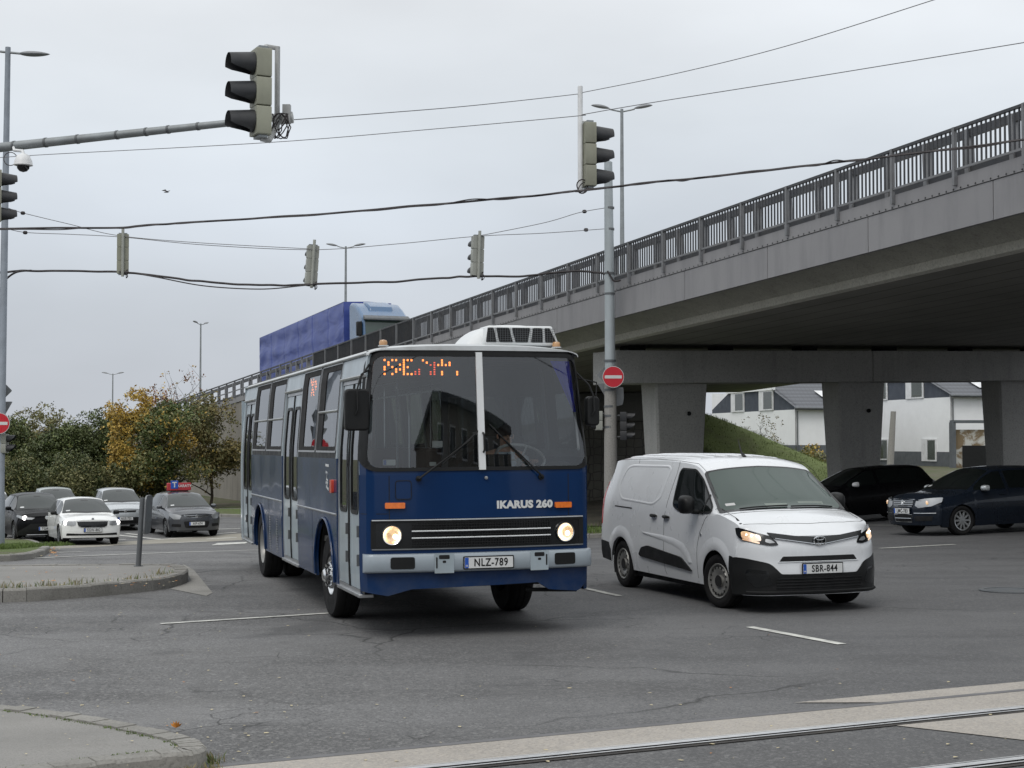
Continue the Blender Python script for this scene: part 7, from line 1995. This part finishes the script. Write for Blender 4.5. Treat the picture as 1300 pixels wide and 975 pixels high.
# ================================================ TREES
def leafmat(name, c1, c2, c3):
    m, nt, b, out = newmat(name)
    geo = nt.nodes.new('ShaderNodeNewGeometry')
    c = mixc(nt, ramp(nt, noise_n(nt, .55, 4, .6, geo.outputs['Position']), [(.36, 0), (.62, 1)]), c1, c2)
    c = mixc(nt, ramp(nt, noise_n(nt, 5.5, 3, .6, geo.outputs['Position']), [(.50, 0), (.66, .75)]), c, c3)
    nt.links.new(c, b.inputs['Base Color']); b.inputs['Roughness'].default_value = .6
    b.inputs['Transmission Weight'].default_value = 0; b.inputs['Subsurface Weight'].default_value = 0
    return m
MAT['bark'] = pbr('bark', (.075, .06, .045), .9, var=.3, bump=.4, bscale=20)
LM = dict(dark=leafmat('leaf_dark', (.042, .060, .022), (.080, .100, .034), (.14, .15, .055)),
          olive=leafmat('leaf_olive', (.11, .115, .045), (.17, .17, .065), (.23, .20, .09)),
          orange=leafmat('leaf_orange2', (.38, .24, .05), (.50, .34, .07), (.24, .20, .05)),
          red=leafmat('leaf_red', (.16, .06, .03), (.24, .10, .04), (.11, .07, .03)),
          brown=leafmat('leaf_brown', (.17, .14, .055), (.24, .19, .07), (.12, .12, .045)),
          green=leafmat('leaf_green', (.055, .085, .024), (.095, .13, .036), (.18, .18, .05)))
def tree(name, label, x, y, H, W, leaves, trunk_h, mats, seed, cat='tree', dens=1.0, leaf=.13, lobes=9, group='trees along the ramp wall', low=.0, open_=.0, depth=None, tr=.10, base=None):
    rnd = random.Random(seed); g = gz(x, y) if base is None else base
    o = thing(name, label, cat, (x, y, g), group=group); dp = depth or W
    m = MB(); tips = []
    def branch(p, d, L, r, lev):
        n = 4; pts = [p]; q = p
        for i in range(n):
            d = (d + Vector((rnd.gauss(0, .18), rnd.gauss(0, .18), rnd.gauss(.03, .10)))).normalized(); q = q + d * L / n; pts.append(q)
        m.tube(pts, r, 6 if lev < 2 else 4, cap=False, r1=r * .5)
        if lev >= 3: tips.append((pts[-1], d)); tips.append((pts[2], d)); return
        for k in range(3 if lev else 5):
            a = rnd.uniform(0, 6.28); el = rnd.uniform(.2, .9)
            nd = Vector((math.cos(a) * math.cos(el) * W / H * 1.5, math.sin(a) * math.cos(el) * W / H * 1.5, math.sin(el))).normalized()
            branch(pts[rnd.randint(1, n)], (d * .35 + nd).normalized(), L * rnd.uniform(.55, .75), r * .5, lev + 1)
    branch(Vector((0, 0, -.1)), Vector((rnd.gauss(0, .05), 0, 1)), max(trunk_h, H * .42), tr, 0)
    m.build('trunk', MAT['bark'], o, smooth=60)
    # lobes of foliage: uneven ellipsoids filled with leaf faces in small sprays
    Ls = []
    for k in range(lobes):
        f = (k + .5) / lobes; zc = (trunk_h if low == 0 else low) + (H - (trunk_h if low == 0 else low)) * (.12 + .78 * rnd.random())
        f = (zc / H)
        rad = W / 2 * (1 - max(0, f - .5) * 1.1) * .72
        a = rnd.uniform(0, 6.28); rr = rad * rnd.uniform(.2, 1)
        s = W * rnd.uniform(.16, .27)
        Ls.append((Vector((rr * math.cos(a), rr * math.sin(a) * dp / W, zc)), s, rnd.uniform(.6, 1.0)))
    m = MB(); nm = len(mats)
    N_ = int(leaves * dens); mi_of = [rnd.choice(range(nm)) for _ in Ls]
    for _ in range(N_ // 5):
        li = rnd.randrange(len(Ls)); c, s, fl = Ls[li]
        if rnd.random() < .22 and tips: tpp = rnd.choice(tips)[0]; ctr = tpp + Vector((rnd.gauss(0, .25), rnd.gauss(0, .25), rnd.gauss(0, .2)))
        else:
            v = Vector((rnd.gauss(0, 1), rnd.gauss(0, 1), rnd.gauss(0, 1))).normalized() * (rnd.random() ** (.30)) * s
            ctr = c + Vector((v.x, v.y, v.z * fl))
            q = noise.noise(ctr * 1.1 + Vector((seed, 0, 0)))
            if q < -.12 - .2 * (1 - open_): continue
        if ctr.z < .05: continue
        sp = leaf * 2.4
        for k in range(5):
            p = ctr + Vector((rnd.gauss(0, sp * .5), rnd.gauss(0, sp * .5), rnd.gauss(0, sp * .4)))
            n = Vector((rnd.gauss(0, 1), rnd.gauss(0, 1), rnd.gauss(.6, 1))).normalized(); u = n.orthogonal().normalized(); w = n.cross(u); a = rnd.uniform(0, 6.28)
            u, w = u * math.cos(a) + w * math.sin(a), w * math.cos(a) - u * math.sin(a); L_ = leaf * rnd.uniform(.6, 1.3)
            m.cur = mi_of[li] if rnd.random() < .8 else rnd.randrange(nm)
            m.add([p - u * L_, p + w * L_ * .5, p + u * L_, p - w * L_ * .5], [(0, 1, 2, 3)])
    m.build('crown', [LM[q] for q in mats], o, smooth=0, recalc=False)
    return o
def tx(px, d): return (px - 650) / FPX * d
# the hedge-like mass on the left, tree by tree
A = [(-22, 84, 5.6, 4.6, ['olive', 'dark'], 'dull olive tree furthest left behind the grey pole'),
     (14, 80, 5.3, 4.4, ['olive', 'green', 'dark'], 'olive tree with thin twiggy top above the black crossover'),
     (48, 85, 5.6, 4.8, ['olive', 'brown'], 'olive brown tree behind the dark evergreen ones'),
     (78, 79, 4.8, 4.2, ['dark', 'dark', 'green'], 'dark evergreen tree above the white saloon'),
     (112, 80, 5.2, 4.6, ['dark', 'green', 'dark'], 'tallest dark evergreen tree left of the orange one'),
     (138, 84, 4.9, 4.0, ['dark', 'olive'], 'dark tree squeezed behind the orange tree')]
for i, (px, d, h, w, ms, lb) in enumerate(A):
    tree('tree', lb, tx(px, d), d, h * .90, w, 24000, .5, ms, 20 + i, lobes=24, low=.25, leaf=.078, open_=.45, tr=.12, group='trees left of the ramp')
for i, (px, d, h, w, ms, lb) in enumerate([(30, 76, 2.6, 3.6, ['olive', 'dark'], 'low shrub behind the black crossover'), (96, 75, 2.4, 3.8, ['dark', 'olive'], 'low dark shrub behind the white saloon'), (160, 76, 2.3, 3.6, ['dark', 'olive'], 'low dark shrub behind the silver hatchback'), (205, 77, 2.1, 3.0, ['dark', 'olive'], 'low dark shrub behind the red roof sign')]):
    tree('shrub', lb, tx(px, d), d, h, w, 10000, .2, ms, 60 + i, cat='shrub', lobes=14, low=.1, leaf=.075, tr=.05, group='shrubs under the trees')
tree('tree', 'orange and yellow autumn tree left of the green one', tx(172, 76), 76, 5.7, 3.7, 17000, 1.0, ['orange', 'orange', 'orange', 'olive'], 41, lobes=18, low=.9, leaf=.08, group='autumn trees', open_=.5)
tree('tree', 'tall green tree with sparse reddish top between orange and brown trees', tx(214, 75.5), 75.5, 6.2, 3.9, 20000, 1.6, ['green', 'dark', 'green', 'olive', 'orange'], 42, lobes=22, low=1.0, leaf=.08, group='autumn trees', open_=.4)
tree('tree', 'brownish green tree on a thin trunk next to the bus', tx(268, 79), 79, 5.7, 4.4, 17000, 1.9, ['brown', 'brown', 'olive'], 43, lobes=18, low=1.5, leaf=.08, group='autumn trees', open_=.6, tr=.09)
# sparse red twigs on top of the green tree
tree('shrub', 'sparse reddish crown sticking up above the orange tree', tx(203, 82), 82, 6.3, 3.4, 3000, 3.8, ['red', 'orange'], 47, cat='tree', lobes=8, low=3.9, leaf=.07, open_=.9, tr=.07, group='autumn trees').name = 'tree'
x_, y_ = tx(965, 77), 77
tree('shrub', 'bare twiggy shrub on top of the grass slope under the bridge', x_, y_, 1.5, 2.6, 260, .3, ['brown'], 51, cat='shrub', lobes=5, low=.2, leaf=.05, group='shrubs on the slope', tr=.03, base=emb(x_, y_) - .05)
x_, y_ = tx(1030, 84), 84
tree('shrub', 'yellowish leafy shrub at the foot of the grass slope', x_, y_, 1.7, 2.4, 1500, .3, ['olive', 'orange'], 52, cat='shrub', lobes=6, low=.2, leaf=.09, group='shrubs on the slope', tr=.03, base=emb(x_, y_) - .05)
x_, y_ = tx(985, 80), 80
tree('shrub', 'second bare shrub a little lower on the grass slope', x_, y_, 1.3, 1.8, 160, .3, ['brown'], 53, cat='shrub', lobes=5, low=.2, leaf=.05, group='shrubs on the slope', tr=.025, base=emb(x_, y_) - .05)
# ================================================ HOUSES BEYOND THE BRIDGE
MAT['render_white'] = pbr('render_white', (.80, .81, .82), .85, var=.03, scale=.8, dirt=.1, dcol=(.5, .5, .5))
MAT['render_dark'] = pbr('render_dark', (.055, .065, .085), .8, var=.1, scale=.8)
MAT['render_base'] = pbr('render_base', (.10, .11, .12), .85, var=.15, scale=2)
def tiles():
    m, nt, b, out = newmat('roof_tiles')
    tc = nt.nodes.new('ShaderNodeTexCoord'); mp = nt.nodes.new('ShaderNodeMapping'); nt.links.new(tc.outputs['Object'], mp.inputs[0]); mp.inputs['Rotation'].default_value = (0, 0, 0)
    sp = nt.nodes.new('ShaderNodeSeparateXYZ'); nt.links.new(mp.outputs[0], sp.inputs[0])
    f = nt.nodes.new('ShaderNodeMath'); f.operation = 'MULTIPLY'; f.inputs[1].default_value = 3.6; nt.links.new(sp.outputs['Z'], f.inputs[0])
    fr = nt.nodes.new('ShaderNodeMath'); fr.operation = 'FRACT'; nt.links.new(f.outputs[0], fr.inputs[0])
    f2 = nt.nodes.new('ShaderNodeMath'); f2.operation = 'MULTIPLY'; f2.inputs[1].default_value = 3.2; nt.links.new(sp.outputs['X'], f2.inputs[0])
    fr2 = nt.nodes.new('ShaderNodeMath'); fr2.operation = 'FRACT'; nt.links.new(f2.outputs[0], fr2.inputs[0])
    c = mixc(nt, ramp(nt, fr.outputs[0], [(0, 0), (.5, .4), (1, 1)]), (.035, .038, .046), (.10, .108, .125))
    c = mixc(nt, ramp(nt, fr2.outputs[0], [(0, .5), (.15, 0), (.85, 0), (1, .5)]), c, (.03, .032, .036))
    nt.links.new(c, b.inputs['Base Color']); b.inputs['Roughness'].default_value = .5; return m
MAT['roof_tiles'] = tiles()
MAT['glass_house'] = darkglass('glass_house', (.03, .04, .03), 1.6)
def house(label, x, y, dz, low_win, seed, LVv=6.2):
    # local frame: u along the side wall going away (-x,+y), v along the front wall to the right
    o = thing('house', label, 'house', (x, y, gz(x, y)), group='white houses with dark upper storey beyond the bridge')
    u = Vector((-.228, .974, 0)); v = Vector((.974, .228, 0)); LU, LV = 16.9, LVv
    P = lambda a, b, z, out=0.0: u * a + v * b + Vector((0, 0, z))
    ze = 2.05 + 2.40 + dz; zu = 2.05 + 2.10 + dz; zp = 2.05 - .45 - dz * .7; zf = ze + 1.32
    hw_ = 3.9
    def panel(nm, pts, mat, par=o, th=.12, off=0.0):
        n = Vector((-.974, -.228, 0)); m = MB(); q = len(pts)
        m.add([P(a, 0, z) + n * off for a, z in pts] + [P(a, 0, z) + n * (off - th) for a, z in pts], [tuple(range(q)), tuple(range(q, 2 * q))[::-1]] + [(i, (i + 1) % q, q + (i + 1) % q, q + i) for i in range(q)]); return m.build(nm, mat, par, smooth=0)
    panel('lower_wall', [(0, -.3), (LU, -.3), (LU, zp), (0, zp)], MAT['render_base'], off=.03)
    panel('wall', [(0, zp), (LU, zp), (LU, zu), (0, zu)], MAT['render_white'])
    panel('upper_wall', [(0, zu), (LU, zu), (LU, ze), (LU - hw_, zf), (hw_, zf), (0, ze)], MAT['render_dark'], off=-.03)
    panel('fascia_board', [(hw_ - .4, zf - .1), (LU - hw_ + .4, zf - .1), (LU - hw_ + .4, zf + .35), (hw_ - .4, zf + .35)], MAT['render_white'], off=.15)
    def window(a0, a1, z0, z1):
        f = panel('window', [(a0, z0), (a1, z0), (a1, z1), (a0, z1)], MAT['white_paint'], th=.10, off=.09)
        panel('pane', [(a0 + .15, z0 + .12), (a1 - .95, z0 + .12), (a1 - .95, z1 - .1), (a0 + .15, z1 - .1)], MAT['glass_house'], f, th=.02, off=.105)
    window(3.9, 6.6, zu + .02, zu + 1.52); window(9.7, 12.4, zu + .02, zu + 1.52)
    for a0, a1 in low_win: window(a0, a1, zp - .70, zp + .95)
    m = MB(); m.add([P(0, 0, -.3), P(0, LV, -.3), P(0, LV, ze), P(0, 0, ze)], [(0, 1, 2, 3)]); m.add([P(.12, 0, -.3), P(.12, LV, -.3), P(.12, LV, ze), P(.12, 0, ze)], [(3, 2, 1, 0)]); m.build('front_wall', MAT['render_white'], o, smooth=0)
    m = MB(); m.add([P(-.03, 0, -.3), P(-.03, LV, -.3), P(-.03, LV, zp), P(-.03, 0, zp)], [(0, 1, 2, 3)]); m.build('front_base', MAT['render_base'], o, smooth=0)
    m = MB(); ev = -.5
    m.add([P(ev, -.25, ze - .12), P(ev, LV + .3, ze - .12), P(LU / 2, LV + .3, ze + 4.6), P(LU / 2, hw_ * 0 + .2 * 0 - .0 + 3.0 * 0, ze + 4.6)], [(0, 1, 2, 3)]) if 0 else None
    k = (zf - ze) / hw_
    m.add([P(ev, -.2, ze + ev * k), P(ev, LV + .3, ze + ev * k), P(hw_, LV + .3, zf), P(hw_, -.2, zf), P(hw_ + 3, LV + .3, zf + 3 * k), P(hw_ + 3, 2.6, zf + 3 * k),
           P(ev, -.2, ze + ev * k - .16), P(ev, LV + .3, ze + ev * k - .16)], [(0, 1, 2, 3), (3, 2, 4, 5), (6, 7, 1, 0)])
    rf_ = m.build('roof', MAT['roof_tiles'], o, smooth=0)
    m = MB(); m.tube([P(ev - .06, -.25, ze + ev * k - .05), P(ev - .06, LV + .3, ze + ev * k - .05)], .07, 8); m.tube([P(-.1, .15, ze - .4), P(-.1, .15, 0)], .05, 8); m.build('gutter', MAT['zinc_dark'], rf_)
    m = MB(); a0, a1 = 1.0, 3.2
    m.add([P(a0, 2.9, ze + a0 * k + .10), P(a0, 4.3, ze + a0 * k + .10), P(a1, 4.3, ze + a1 * k + .10), P(a1, 2.9, ze + a1 * k + .10)], [(0, 1, 2, 3)]); m.build('roof_window', MAT['white_paint'], rf_, smooth=0)
    MB().tube([P(1.8, 3.6, ze + .6), P(1.8, 3.6, ze + 3.4)], .06, 8).build('flue', MAT['zinc'], rf_)
    m = MB(); m.add([P(LU, 0, -.3), P(LU, LV, -.3), P(LU, LV, zf), P(LU, 0, zf)], [(0, 1, 2, 3)]); m.add([P(0, LV, -.3), P(LU, LV, -.3), P(LU, LV, ze), P(0, LV, ze)], [(0, 1, 2, 3)]); m.build('back_wall', MAT['render_white'], o, smooth=0)
    return o
house('left white house with dark gable seen between the first two piers', 20.3, 112, 0.0, (), 1)
house('right white house with dark gable seen left of the third pier', 31.45, 112, .82, ((2.0, 4.2), (9.6, 12.5)), 2, 9.0)
ow = thing('garden_wall', 'crumbling old plastered wall with brown patches beside the right house', 'wall', (tx(1230, 108), 108, gz(34, 108)))
def oldwall():
    m, nt, b, out = newmat('old_plaster'); geo = nt.nodes.new('ShaderNodeTexCoord'); P = geo.outputs['Object']
    c = mixc(nt, ramp(nt, noise_n(nt, .9, 6, .65, P, .5), [(.46, 0), (.54, 1)]), (.5, .5, .47), (.20, .15, .09))
    nt.links.new(c, b.inputs['Base Color']); b.inputs['Roughness'].default_value = .9; return m
m = MB(); m.box(-1.2, 4.5, 0, .3, -.2, 2.6); m.build('wall', oldwall(), ow)
m = MB(); m.box(-1.2, 4.6, -.5, .5, 3.05, 3.25); m.box(-1.3, -1.05, -.5, .3, -.2, 3.1); m.build('canopy', MAT['render_base'], ow)
m = MB(); m.box(-.5, 4.5, -.12, -.05, .0, 1.5); m.build('gate', MAT['black_plastic'], ow)
cpst = thing('concrete_post', 'slim pale concrete pole between the second pier and the right house', 'post', (tx(1129, 95), 95, 0.15))
MB().tube([(0, 0, 0), (.25, 0, 3.7)], .22, 12, r1=.16).build('shaft', MAT['concrete'], cpst)
# ================================================ BEHIND THE CAMERA (wires mirrored in the windscreens, blocks added to shape reflections and skylight)
ap = thing('reflection_blocker', 'long plain four storey block added out of view to darken part of the windscreen reflections', 'blocker', (27, -36, gz(27, -30)))  # unseen mass added so the windscreens mirror a dark area
m = MB(); m.box(-11, 11, -6, 6, -.5, 12.6); w_ = m.build('wall', MAT['wall_brown'], ap, smooth=0)
m = MB(); m.box(-11.4, 11.4, -6.4, 6.4, 12.6, 13.0); m.build('roof', MAT['render_base'], ap, smooth=0)
for i in range(7):
    for j in range(4):
        x = -9.2 + i * 3.07; z = 1.2 + j * 3.0
        m = MB(); m.box(x - .75, x + .75, 6.0, 6.05, z, z + 1.5); f_ = m.build('window', MAT['white_paint'], ap, smooth=0)
        m = MB(); m.box(x - .66, x + .66, 6.051, 6.07, z + .09, z + 1.41); m.build('pane', MAT['glass_dark'], f_, smooth=0)
for k, (o_, z_, lb) in enumerate(((2.6, 6.0, 'lower tram contact wire above the near track, seen mirrored in the bus windscreen'), (2.6, 7.1, 'upper carrier wire above the near track, seen mirrored in the bus windscreen'), (5.6, 6.0, 'contact wire above the far tram track behind the viewer'))):
    P = [trackpt(s, o_, 0) for s in (-30, -15, 0, 15, 30)]
    wire(lb, [(p.x, p.y, z_ + (.0 if z_ < 7 else .5 * ((i % 2) * -1))) for i, p in enumerate(P)], .012, group='tram wires')

for lb, x0, x1, y0, y1, h in (('low pale building behind the viewer to the left, unseen and added to cut low sky light', -75, -7, -50, -38, 11.5), ('low brown building behind the viewer far to the right, unseen and added to cut low sky light', 62, 95, -40, 5, 10.5)):  # unseen masses added to block low sky and deepen the shade
    b_ = thing('blocker', lb, 'blocker', ((x0 + x1) / 2, (y0 + y1) / 2, 0)); hx, hy = (x1 - x0) / 2, (y1 - y0) / 2
    m = MB(); m.box(-hx, hx, -hy, hy, -.8, h); m.build('wall', MAT['wall_brown'], b_, smooth=0)
    m = MB(); m.box(-hx - .4, hx + .4, -hy - .4, hy + .4, h, h + .4); m.build('roof', MAT['render_base'], b_, smooth=0)
